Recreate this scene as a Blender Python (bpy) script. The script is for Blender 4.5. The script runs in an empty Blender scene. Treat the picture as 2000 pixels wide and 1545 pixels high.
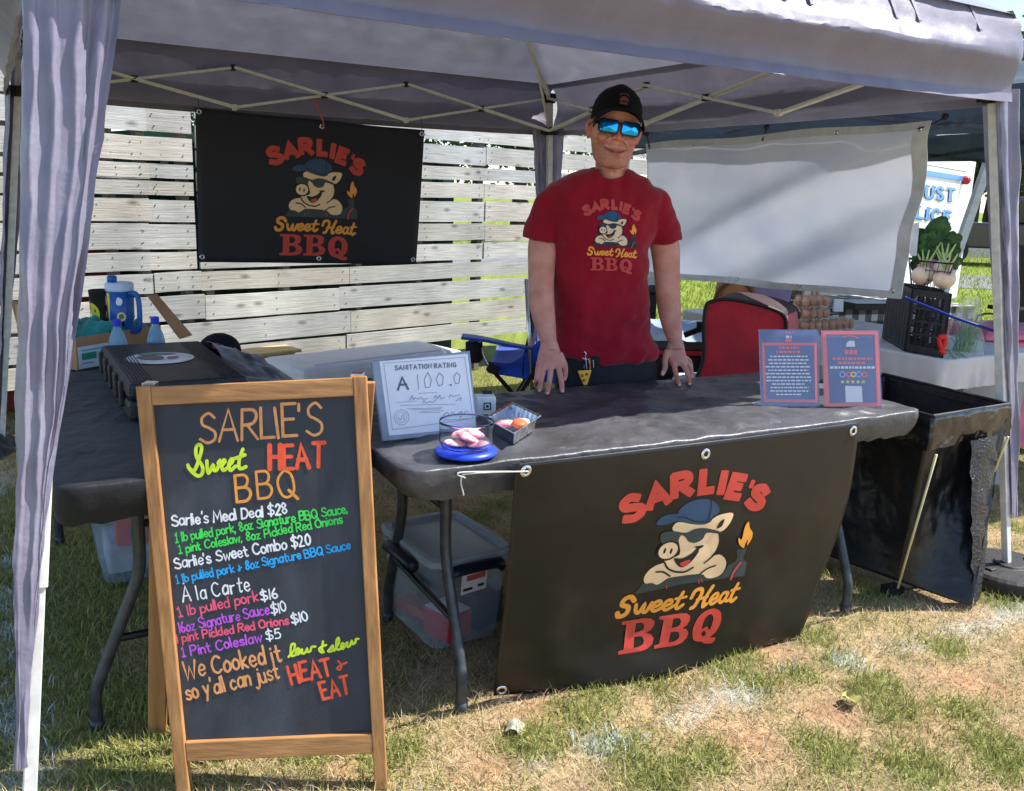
import bpy, bmesh, math, random
import numpy as np
from mathutils import Vector, Matrix, noise, geometry
from mathutils.bvhtree import BVHTree
R = math.radians
SC = bpy.context.scene
COL = SC.collection
random.seed(7)
rng = np.random.default_rng(7)

# ---------------- camera, sky, sun, exposure ----------------
FPX, TILT, ROLL, CAMH = 1740.0, .223, .034, 1.432     # focal length in photo pixels, tilt, roll, eye height
cd = bpy.data.cameras.new('camera'); cam = bpy.data.objects.new('camera', cd); COL.objects.link(cam)
cd.sensor_width = 36; cd.lens = FPX/2000*36; cd.clip_start = .05; cd.clip_end = 2000
cam.matrix_world = Matrix.Translation((0, 0, CAMH)) @ Matrix.Rotation(math.pi/2-TILT, 4, 'X') @ Matrix.Rotation(ROLL, 4, 'Z')
SC.camera = cam
SUN = Vector((.69, .19, .98)).normalized()            # direction towards the sun
el = math.asin(SUN.z); az = math.atan2(SUN.x, SUN.y)
w = bpy.data.worlds.new('World'); SC.world = w; w.use_nodes = True
nt = w.node_tree; nt.nodes.clear()
o_ = nt.nodes.new('ShaderNodeOutputWorld'); bg = nt.nodes.new('ShaderNodeBackground'); sky = nt.nodes.new('ShaderNodeTexSky')
sky.sky_type = 'NISHITA'; sky.sun_disc = False; sky.sun_elevation = el; sky.sun_rotation = az
sky.air_density = 1.0; sky.dust_density = .15; sky.ozone_density = 3
tc = nt.nodes.new('ShaderNodeTexCoord'); mp = nt.nodes.new('ShaderNodeMapping'); mp.inputs['Rotation'].default_value = (0, R(8), R(-30))
mp.inputs['Scale'].default_value = (1.2, 1.2, 26)
cn = nt.nodes.new('ShaderNodeTexNoise'); cn.inputs['Scale'].default_value = 1.6; cn.inputs['Detail'].default_value = 3
cr = nt.nodes.new('ShaderNodeValToRGB'); cr.color_ramp.elements[0].position = .56; cr.color_ramp.elements[1].position = .74
mx = nt.nodes.new('ShaderNodeMix'); mx.data_type = 'RGBA'; mx.inputs[7].default_value = (5.2, 5.6, 6.0, 1)
nt.links.new(tc.outputs['Generated'], mp.inputs['Vector']); nt.links.new(mp.outputs[0], cn.inputs['Vector']); nt.links.new(cn.outputs[0], cr.inputs[0])
nt.links.new(cr.outputs[0], mx.inputs[0]); nt.links.new(sky.outputs[0], mx.inputs[6]); nt.links.new(mx.outputs[2], bg.inputs[0])
bg.inputs[1].default_value = .125
nt.links.new(bg.outputs[0], o_.inputs[0])
sl = bpy.data.lights.new('sun', 'SUN'); so = bpy.data.objects.new('sun', sl); COL.objects.link(so)
sl.energy = 4.6; sl.angle = R(.53); sl.color = (1, .945, .86)
so.rotation_euler = SUN.to_track_quat('Z', 'Y').to_euler(); so.location = SUN*30
SC.view_settings.view_transform = 'Standard'; SC.view_settings.look = 'None'
SC.view_settings.exposure = 1.12; SC.view_settings.gamma = 1
SC.render.engine = 'CYCLES'
try:
    SC.cycles.use_denoising = True; SC.cycles.max_bounces = 8; SC.cycles.transparent_max_bounces = 16
except Exception: pass

# ---------------- where a pixel of the photograph lies in the place ----------------
def ray(px, py):
    a = px-1000; b = py-772.5; c, s = math.cos(ROLL), math.sin(ROLL)
    X = (c*a+s*b)/FPX; Y = (-s*a+c*b)/FPX
    return Vector((X, math.cos(TILT)-Y*math.sin(TILT), -math.sin(TILT)-Y*math.cos(TILT)))
EYE = Vector((0, 0, CAMH))
def G(px, py, z=0.0):
    d = ray(px, py); return EYE+d*((z-CAMH)/d.z)
def V(px, py, y):
    d = ray(px, py); return EYE+d*(y/d.y)
def PL(px, py, p0, n):
    d = ray(px, py); return EYE+d*((p0-EYE).dot(n)/d.dot(n))
def S(r, g, b):
    f = lambda c: (c/255/12.92 if c/255 <= .04045 else ((c/255+.055)/1.055)**2.4)
    return (f(r), f(g), f(b))

# ---------------- materials ----------------
MATS = {}
def M(name, c, c2=None, scale=12, rough=.6, metal=0, bump=0, bscale=60, trans=0, ior=1.45, alpha=1, coat=0, spec=.5,
      stretch=(1, 1, 1), detail=5, sheen=0, transl=0, lo=.35, hi=.65, aniso=0, rvar=0):
    if name in MATS: return MATS[name]
    m = bpy.data.materials.new(name); m.use_nodes = True; n = m.node_tree; b = n.nodes['Principled BSDF']; L = n.links
    b.inputs['Roughness'].default_value = rough; b.inputs['Metallic'].default_value = metal
    b.inputs['Transmission Weight'].default_value = trans; b.inputs['IOR'].default_value = ior
    b.inputs['Alpha'].default_value = alpha; b.inputs['Coat Weight'].default_value = coat
    b.inputs['Specular IOR Level'].default_value = spec; b.inputs['Sheen Weight'].default_value = sheen
    t = n.nodes.new('ShaderNodeTexCoord'); mp = n.nodes.new('ShaderNodeMapping'); mp.inputs['Scale'].default_value = stretch
    L.new(t.outputs['Object'], mp.inputs['Vector'])
    col = None
    if c2 is None: c2 = tuple(min(1, x*.82) for x in c)
    nz = n.nodes.new('ShaderNodeTexNoise'); nz.inputs['Scale'].default_value = scale; nz.inputs['Detail'].default_value = detail
    L.new(mp.outputs[0], nz.inputs['Vector'])
    r = n.nodes.new('ShaderNodeValToRGB'); e = r.color_ramp.elements
    e[0].position = lo; e[0].color = (*c, 1); e[1].position = hi; e[1].color = (*c2, 1)
    L.new(nz.outputs[0], r.inputs[0]); col = r.outputs[0]
    L.new(col, b.inputs['Base Color'])
    if rvar:
        mr = n.nodes.new('ShaderNodeMapRange'); mr.inputs[3].default_value = max(0, rough-rvar); mr.inputs[4].default_value = min(1, rough+rvar)
        L.new(nz.outputs[0], mr.inputs[0]); L.new(mr.outputs[0], b.inputs['Roughness'])
    if bump:
        bz = n.nodes.new('ShaderNodeTexNoise'); bz.inputs['Scale'].default_value = bscale; bz.inputs['Detail'].default_value = 4
        L.new(mp.outputs[0], bz.inputs['Vector'])
        bp = n.nodes.new('ShaderNodeBump'); bp.inputs['Strength'].default_value = bump; bp.inputs['Distance'].default_value = .01
        L.new(bz.outputs[0], bp.inputs['Height']); L.new(bp.outputs[0], b.inputs['Normal'])
    if transl:
        out = n.nodes['Material Output']; tl = n.nodes.new('ShaderNodeBsdfTranslucent'); ms = n.nodes.new('ShaderNodeMixShader')
        L.new(col, tl.inputs[0]); ms.inputs[0].default_value = transl
        L.new(b.outputs[0], ms.inputs[1]); L.new(tl.outputs[0], ms.inputs[2]); L.new(ms.outputs[0], out.inputs[0])
    MATS[name] = m; return m
def MV(name, rough=.9, spec=.2, nscale=0, transl=0):   # own colour of each blade / plank, kept in a colour attribute
    m = bpy.data.materials.new(name); m.use_nodes = True; n = m.node_tree; b = n.nodes['Principled BSDF']
    a = n.nodes.new('ShaderNodeVertexColor'); a.layer_name = 'tint'
    b.inputs['Roughness'].default_value = rough; b.inputs['Specular IOR Level'].default_value = spec
    col = a.outputs[0]
    if nscale:
        t = n.nodes.new('ShaderNodeTexCoord')
        z1 = n.nodes.new('ShaderNodeTexNoise'); z1.inputs['Scale'].default_value = nscale; z1.inputs['Detail'].default_value = 8; z1.inputs['Roughness'].default_value = .7
        n.links.new(t.outputs['Object'], z1.inputs['Vector'])
        mr = n.nodes.new('ShaderNodeMapRange'); mr.inputs[1].default_value = .3; mr.inputs[2].default_value = .7; mr.inputs[3].default_value = .55; mr.inputs[4].default_value = 1.35
        n.links.new(z1.outputs[0], mr.inputs[0])
        mu = n.nodes.new('ShaderNodeVectorMath'); mu.operation = 'SCALE'
        n.links.new(col, mu.inputs[0]); n.links.new(mr.outputs[0], mu.inputs['Scale']); col = mu.outputs[0]
        bp = n.nodes.new('ShaderNodeBump'); bp.inputs['Strength'].default_value = .6; bp.inputs['Distance'].default_value = .02
        n.links.new(z1.outputs[0], bp.inputs['Height']); n.links.new(bp.outputs[0], b.inputs['Normal'])
    n.links.new(col, b.inputs['Base Color'])
    if transl:
        out = n.nodes['Material Output']; tl = n.nodes.new('ShaderNodeBsdfTranslucent'); ms = n.nodes.new('ShaderNodeMixShader')
        n.links.new(col, tl.inputs[0]); ms.inputs[0].default_value = transl
        n.links.new(b.outputs[0], ms.inputs[1]); n.links.new(tl.outputs[0], ms.inputs[2]); n.links.new(ms.outputs[0], out.inputs[0])
    return m

# ---------------- mesh helpers ----------------
class MB:
    def __init__(s): s.v = []; s.f = []; s.m = []
    def add(s, vs, fs, mi=0):
        k = len(s.v); s.v += [tuple(p) for p in vs]; s.f += [tuple(i+k for i in f) for f in fs]; s.m += [mi]*len(fs); return s
    def box(s, c, size, rot=None, mi=0):
        h = Vector(size)/2; rot = rot or Matrix.Identity(3); c = Vector(c)
        vs = [c+rot @ Vector((x*h.x, y*h.y, z*h.z)) for x in (-1, 1) for y in (-1, 1) for z in (-1, 1)]
        return s.add(vs, [(0, 1, 3, 2), (4, 6, 7, 5), (0, 4, 5, 1), (2, 3, 7, 6), (0, 2, 6, 4), (1, 5, 7, 3)], mi)
    def hexa(s, b, t, mi=0):           # four bottom corners, four top corners
        return s.add(list(b)+list(t), [(3, 2, 1, 0), (4, 5, 6, 7), (0, 1, 5, 4), (1, 2, 6, 5), (2, 3, 7, 6), (3, 0, 4, 7)], mi)
    def bar(s, a, b, wd, ht, mi=0, up=(0, 0, 1)):
        a = Vector(a); b = Vector(b); d = (b-a); L = d.length; d.normalize()
        x = d.cross(Vector(up)); x = x.normalized() if x.length > 1e-4 else Vector((1, 0, 0)); y = x.cross(d)
        rot = Matrix((d, x, y)).transposed()
        return s.box((a+b)/2, (L, wd, ht), rot, mi)
    def tube(s, pts, r, n=10, mi=0, cap=True):
        pts = [Vector(p) for p in pts]; rs = r if isinstance(r, list) else [r]*len(pts)
        prev = None; rings = []
        for i, p in enumerate(pts):
            d = (pts[min(i+1, len(pts)-1)]-pts[max(i-1, 0)]).normalized()
            if prev is None:
                x = d.cross(Vector((0, 0, 1)));
                if x.length < 1e-3: x = d.cross(Vector((1, 0, 0)))
                x.normalize()
            else:
                x = (prev-d*prev.dot(d)).normalized()
            prev = x; y = d.cross(x)
            rr = rs[i]; rx, ry = rr if isinstance(rr, (list, tuple)) else (rr, rr)
            rings.append([p+x*rx*math.cos(2*math.pi*k/n)+y*ry*math.sin(2*math.pi*k/n) for k in range(n)])
        return s.loft(rings, mi, cap)
    def loft(s, rings, mi=0, cap=True):
        n = len(rings[0]); vs = [p for r in rings for p in r]; fs = []
        for i in range(len(rings)-1):
            for k in range(n):
                k2 = (k+1) % n; fs.append((i*n+k, i*n+k2, (i+1)*n+k2, (i+1)*n+k))
        if cap: fs.append(tuple(range(n-1, -1, -1))); fs.append(tuple((len(rings)-1)*n+k for k in range(n)))
        return s.add(vs, fs, mi)
    def lathe(s, prof, c=(0, 0, 0), n=24, mi=0, cap=True, sx=1, sy=1):
        c = Vector(c)
        return s.loft([[c+Vector((r*math.cos(2*math.pi*k/n)*sx, r*math.sin(2*math.pi*k/n)*sy, z)) for k in range(n)] for r, z in prof], mi, cap)
    def ball(s, c, r, n=12, mi=0, rot=None):
        c = Vector(c); r = Vector(r) if isinstance(r, (tuple, list, Vector)) else Vector((r, r, r)); rot = rot or Matrix.Identity(3)
        rings = []
        for i in range(1, n):
            a = math.pi*i/n
            rings.append([c+rot @ Vector((r.x*math.sin(a)*math.cos(2*math.pi*k/(2*n)), r.y*math.sin(a)*math.sin(2*math.pi*k/(2*n)), -r.z*math.cos(a))) for k in range(2*n)])
        return s.loft(rings, mi)
    def sheet(s, fn, nu, nv, mi=0):
        vs = [fn(i/nu, j/nv) for j in range(nv+1) for i in range(nu+1)]
        fs = [(j*(nu+1)+i, j*(nu+1)+i+1, (j+1)*(nu+1)+i+1, (j+1)*(nu+1)+i) for j in range(nv) for i in range(nu)]
        return s.add(vs, fs, mi)
    def build(s, name, mats, parent=None, smooth=False, thick=0, bevel=0, offset=0, fix=True, sub=0):
        me = bpy.data.meshes.new(name); me.from_pydata(s.v, [], s.f); me.validate(); 
        for m in (mats if isinstance(mats, (list, tuple)) else [mats]): me.materials.append(m)
        if len(set(s.m)) > 1 and len(s.m) == len(me.polygons): me.polygons.foreach_set('material_index', s.m)
        if fix:
            bm = bmesh.new(); bm.from_mesh(me); bmesh.ops.recalc_face_normals(bm, faces=bm.faces); bm.to_mesh(me); bm.free()
        if smooth: me.polygons.foreach_set('use_smooth', [True]*len(me.polygons))
        me.update()
        o = bpy.data.objects.new(name, me); COL.objects.link(o)
        if parent is not None: par(o, parent)
        if thick:
            d = o.modifiers.new('solid', 'SOLIDIFY'); d.thickness = thick; d.offset = offset
        if bevel:
            d = o.modifiers.new('bevel', 'BEVEL'); d.width = bevel; d.segments = 2; d.limit_method = 'ANGLE'; d.angle_limit = R(40)
        if sub:
            d = o.modifiers.new('sub', 'SUBSURF'); d.levels = sub; d.render_levels = sub
        return o
def par(o, p):
    o.parent = p
    if p.type == 'EMPTY': o.matrix_parent_inverse = Matrix.Translation(-p.location)
def tag(o, label, cat, group=None):
    o['label'] = label; o['category'] = cat
    if group: o['group'] = group
    return o
def thing(name, label, cat, loc=(0, 0, 0), group=None):
    o = bpy.data.objects.new(name, None); COL.objects.link(o); o.location = loc; o.empty_display_size = .1
    return tag(o, label, cat, group)
def struct(o, kind='structure'): o['kind'] = kind; return o
def autosmooth(o, ang=35):
    me = o.data; me.polygons.foreach_set('use_smooth', [True]*len(me.polygons))
    try: me.set_sharp_from_angle(angle=R(ang))
    except Exception: pass
    return o
def applied(o):
    dg = bpy.context.evaluated_depsgraph_get(); dg.update()
    me = bpy.data.meshes.new_from_object(o.evaluated_get(dg)); o.modifiers.clear(); old = o.data; o.data = me
    return o
def dup(root, loc, label=None):
    r = root.copy(); COL.objects.link(r); r.location = loc
    if label: r['label'] = label
    for ch in root.children:
        c = ch.copy(); COL.objects.link(c); c.parent = r; c.matrix_parent_inverse = ch.matrix_parent_inverse.copy()
        for g in ch.children:
            d = g.copy(); COL.objects.link(d); d.parent = c; d.matrix_parent_inverse = g.matrix_parent_inverse.copy()
    return r
def cr(pts, k=8, closed=False):        # Catmull-Rom
    P = [Vector(p) for p in pts]; n = len(P); out = []
    rngk = range(n) if closed else range(n-1)
    for i in rngk:
        p0 = P[(i-1) % n] if closed or i > 0 else P[0]*2-P[1]
        p1 = P[i]; p2 = P[(i+1) % n]
        p3 = P[(i+2) % n] if closed or i+2 < n else P[-1]*2-P[-2]
        for j in range(k):
            t = j/k
            out.append(.5*((2*p1)+(p2-p0)*t+(2*p0-5*p1+4*p2-p3)*t*t+(3*p1-p0-3*p2+p3)*t*t*t))
    if not closed: out.append(P[-1])
    return out
def nz(p, s=1, oct=3): return noise.fractal(Vector(p)*s, .8, 2, oct)
def rotz(a): return Matrix.Rotation(a, 3, 'Z')
# ---------------- flat drawing: filled outlines and brush strokes laid on a surface ----------------
def winding(pts, loops):
    w = np.zeros(len(pts), int); X = pts[:, 0]; Y = pts[:, 1]
    for lp in loops:
        a = np.asarray(lp, float); b = np.roll(a, -1, 0)
        for (x1, y1), (x2, y2) in zip(a, b):
            if y1 == y2: continue
            cross = (x2-x1)*(Y-y1)-(X-x1)*(y2-y1)
            up = (y1 <= Y) & (Y < y2) & (cross > 0); dn = (y2 <= Y) & (Y < y1) & (cross < 0)
            w += up.astype(int)-dn.astype(int)
    return w
def fill(loops, h=0, even=False):
    vs = []; es = []
    for lp in loops:
        k = len(vs); n = len(lp); vs += [Vector((p[0], p[1])) for p in lp]; es += [(k+i, k+(i+1) % n) for i in range(n)]
    if h:
        a = np.array([p[:] for p in vs]); lo = a.min(0); hi = a.max(0)
        gx = np.arange(lo[0]+h/2, hi[0], h); gy = np.arange(lo[1]+h/2, hi[1], h)
        if len(gx) and len(gy):
            g = np.array([(x, y) for x in gx for y in gy]); g = g[winding(g, loops) != 0]
            vs += [Vector((float(x), float(y))) for x, y in g]
    r = geometry.delaunay_2d_cdt(vs, es, [], 0, 1e-6)
    V2 = np.array([v[:] for v in r[0]]); F = [f for f in r[2] if len(f) == 3]
    if not F: return [], []
    c = V2[np.array(F)].mean(1); w = winding(c, loops)
    ok = (w % 2 != 0) if even else (w != 0)
    return V2, [f for f, k in zip(F, ok) if k]
def ribbon(pts, wd, capn=5, sq=False):
    P = [Vector((p[0], p[1])) for p in pts]
    Q = [P[0]]
    for p in P[1:]:
        if (p-Q[-1]).length > 1e-6: Q.append(p)
    if len(Q) == 1: Q.append(Q[0]+Vector((wd*.01, 0)))
    n = len(Q); r = wd/2; Lf = []; Rt = []
    for i in range(n):
        d1 = (Q[i]-Q[i-1]).normalized() if i else (Q[1]-Q[0]).normalized()
        d2 = (Q[i+1]-Q[i]).normalized() if i < n-1 else d1
        d = d1+d2; d = d.normalized() if d.length > .3 else d1
        k = 1/max(.6, d.dot(d1)); nn = Vector((-d.y, d.x))*r*k
        Lf.append(Q[i]+nn); Rt.append(Q[i]-nn)
    def arc(c, d):
        if sq: m = Vector((-d.y, d.x)); return [c+m*r*.98+d*r*.4, c+m*r*.75+d*r*.62, c-m*r*.75+d*r*.62, c-m*r*.98+d*r*.4]
        a0 = math.atan2(d.y, d.x)
        return [c+Vector((math.cos(a0+math.pi/2-math.pi*j/capn), math.sin(a0+math.pi/2-math.pi*j/capn)))*r for j in range(1, capn)]
    dE = (Q[-1]-Q[-2]).normalized(); dS = (Q[0]-Q[1]).normalized()
    return Lf+arc(Q[-1], dE)+Rt[::-1]+arc(Q[0], dS)
GL = {
'A': (.7, '0,0 .35,1 .7,0/.12,.36 .58,.36'), 'B': (.6, '0,0 0,1/~0,1 .4,.98 .52,.77 .38,.55 0,.53/~0,.53 .45,.5 .6,.26 .42,.02 0,0'),
'C': (.62, '~.6,.85 .35,1 .08,.8 0,.5 .1,.15 .38,0 .62,.15'), 'D': (.6, '0,0 0,1/~0,1 .4,.92 .6,.5 .4,.08 0,0'),
'E': (.52, '.5,1 0,1 0,0 .52,0/0,.52 .42,.52'), 'G': (.64, '~.6,.85 .35,1 .08,.8 0,.5 .1,.15 .38,0 .62,.15 .62,.45/.62,.45 .38,.45'),
'H': (.6, '0,0 0,1/.6,0 .6,1/0,.5 .6,.5'), 'I': (.02, '0,0 0,1'), 'L': (.48, '0,1 0,0 .48,0'), 'M': (.76, '0,0 .08,1 .38,.3 .68,1 .76,0'),
'N': (.6, '0,0 0,1 .6,0 .6,1'), 'O': (.66, '~.33,1 .06,.75 0,.45 .12,.1 .35,0 .6,.15 .66,.5 .58,.85 .33,1'),
'P': (.56, '0,0 0,1/~0,1 .42,.97 .56,.74 .4,.5 0,.46'), 'Q': (.7, '~.33,1 .06,.75 0,.45 .12,.1 .35,0 .6,.15 .66,.5 .58,.85 .33,1/.42,.25 .74,-.1'),
'R': (.58, '0,0 0,1/~0,1 .42,.97 .54,.76 .4,.53 0,.48/.2,.48 .6,0'), 'S': (.56, '~.54,.84 .32,1 .07,.85 .1,.62 .34,.5 .56,.34 .54,.1 .28,0 0,.14'),
'T': (.64, '0,1 .64,1/.32,1 .32,0'), 'U': (.62, '~0,1 0,.3 .12,.04 .32,0 .52,.06 .62,.3 .62,1'), 'W': (.86, '0,1 .2,0 .42,.7 .64,0 .86,1'),
'a': (.46, '~.46,.5 .25,.62 .04,.45 .02,.15 .2,0 .42,.14/.46,.6 .46,0'), 'b': (.44, '0,1 0,0/~0,.45 .22,.6 .44,.42 .42,.12 .2,0 0,.12'),
'c': (.43, '~.42,.5 .24,.62 .03,.42 .03,.16 .22,0 .43,.12'), 'd': (.44, '~.42,.42 .2,.6 .02,.4 .04,.1 .22,0 .42,.16/.44,1 .44,0'),
'e': (.43, '~.02,.3 .4,.34 .39,.52 .2,.62 .03,.42 .03,.16 .22,0 .43,.12'), 'g': (.46, '~.46,.5 .25,.62 .04,.45 .02,.15 .2,0 .42,.14/~.46,.6 .46,-.15 .3,-.36 .05,-.28'),
'h': (.4, '0,1 0,0/~0,.38 .2,.6 .4,.45 .4,0'), 'i': (.03, '0,.6 0,0/0,.84 .01,.86'), 'j': (.2, '~.2,.6 .2,-.15 .05,-.34 -.08,-.26/.2,.84 .21,.86'),
'k': (.4, '0,1 0,0/.38,.58 .02,.28 .4,0'), 'l': (.03, '0,1 0,0'), 'm': (.6, '0,.6 0,0/~0,.4 .16,.6 .3,.45 .3,0/~.3,.4 .46,.6 .6,.45 .6,0'),
'n': (.4, '0,.6 0,0/~0,.38 .2,.6 .4,.45 .4,0'), 'o': (.45, '~.22,.62 .03,.45 .03,.15 .22,0 .43,.15 .43,.45 .22,.62'),
'p': (.44, '0,.6 0,-.36/~0,.45 .22,.6 .44,.42 .42,.12 .2,0 0,.12'), 'r': (.34, '0,.6 0,0/~0,.36 .14,.55 .34,.58'),
's': (.38, '~.38,.52 .2,.62 .04,.5 .12,.34 .32,.26 .38,.1 .2,0 0,.08'), 't': (.36, '~.16,.92 .16,.15 .26,0 .36,.06/0,.6 .36,.6'),
'u': (.42, '~0,.6 0,.2 .14,0 .34,.1 .42,.3/.42,.6 .42,0'), 'w': (.64, '0,.6 .16,0 .32,.5 .48,0 .64,.6'), 'y': (.42, '0,.6 .21,.05/.42,.6 .08,-.36'),
'z': (.4, '0,.6 .38,.6 0,0 .4,0'), '0': (.46, '~.25,1 .04,.75 .02,.3 .2,0 .42,.2 .46,.65 .25,1'), '1': (.3, '0,.8 .14,1 .14,0/-.02,0 .3,0'), '|': (.04, '.02,1 .02,0'),
'2': (.46, '~.02,.78 .2,1 .42,.8 .3,.45 0,0/0,0 .46,0'), '5': (.46, '.42,1 .08,1 .04,.55/~.04,.55 .3,.62 .46,.35 .34,.05 0,.04'),
'6': (.44, '~.36,1 .1,.6 .02,.25 .2,0 .42,.15 .38,.4 .2,.48 .04,.3'), '8': (.46, '~.24,.52 .06,.7 .22,1 .42,.78 .24,.52 .04,.25 .22,0 .46,.22 .24,.52'),
'$': (.56, '~.54,.84 .32,.96 .07,.83 .1,.62 .34,.5 .56,.34 .54,.12 .28,.04 0,.16/.3,1.14 .27,-.14'), "'": (.05, '.02,1.04 0,.82'), ',': (.05, '0,.05 -.06,-.14'),
'+': (.4, '~.14,.7 .2,.35 .1,.05 .02,.2 .2,.36 .4,.4'), ' ': (.3, ''), '.': (.04, '0,0 .01,.02'), 'X': (.7, '0,0 .35,1 .7,0/.12,.36 .58,.36/.26,1.2 .3,1.2'),
# joined-up letters
'}': (.62, '~-.1,.1 .02,.22 .3,.55 .52,.95 .42,1.1 .3,.95 .34,.6 .4,.25 .3,-.06 .08,-.05 -.02,.1 .1,.12'),   # tall looped S
}
def glyph(ch, smooth=7):
    w_, s = GL[ch]; out = []
    for st in s.split('/'):
        if not st: continue
        sm = st[0] == '~'; pts = [tuple(map(float, q.split(','))) for q in st.lstrip('~').split()]
        out.append([p[:] for p in cr([Vector((*p, 0)) for p in pts], smooth)] if sm else pts)
    return w_, out
def strokes(text, gap=.2, shear=0, jit=0, join=False):
    x = 0; out = []
    for i, ch in enumerate(text):
        w_, g = glyph(ch); dy = random.uniform(-jit, jit); rs = 1+random.uniform(-jit, jit); sk = random.uniform(-jit, jit)*1.6
        for st in g:
            out.append([(x+p[0]+(shear+sk)*p[1]*rs, (p[1]*rs+dy)) for p in st])
        x += w_+(gap if ch != ' ' else .05)
    return x-gap, out
def hand(text, p0, p1, hpx, wpx, gap=.2, shear=0, jit=.03):
    """strokes in photo pixels: baseline p0-p1, capital height hpx"""
    wd, st = strokes(text, gap, shear, jit)
    p0 = Vector(p0); p1 = Vector(p1); u = (p1-p0)/wd; n = Vector((u.y, -u.x)).normalized()*hpx
    return [ribbon([p0+u*q[0]+n*q[1] for q in s], wpx*(random.uniform(.85, 1.15) if jit else 1)) for s in st]
def lay(name, parts, fn, parent, off=.0012, step=.0004, h=0):
    """parts: list of (loops, material[, even]); fn(x, y) -> (point, normal). Each part lies a little above the one before"""
    mb = MB(); mats = []
    for k, pt in enumerate(parts):
        V2, F = fill(pt[0], h, len(pt) > 2 and pt[2])
        if not len(F): continue
        if pt[1] not in mats: mats.append(pt[1])
        vs = []
        for x, y in V2:
            p, n = fn(x, y); vs.append(p+n*(off+step*k))
        mb.add(vs, F, mats.index(pt[1]))
    o = mb.build(name, mats, parent, fix=False)
    return o
def ell(cx, cy, rx, ry, n=20, a=0):
    return [(cx+rx*math.cos(t)*math.cos(a)-ry*math.sin(t)*math.sin(a), cy+rx*math.cos(t)*math.sin(a)+ry*math.sin(t)*math.cos(a)) for t in [2*math.pi*i/n for i in range(n)]]
def sm(pts, k=5): return [p[:2] for p in cr([Vector((*p, 0)) for p in pts], k, True)]
def so_(pts, w_, k=5): return ribbon([p[:2] for p in cr([Vector((*p, 0)) for p in pts], k)], w_)
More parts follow.
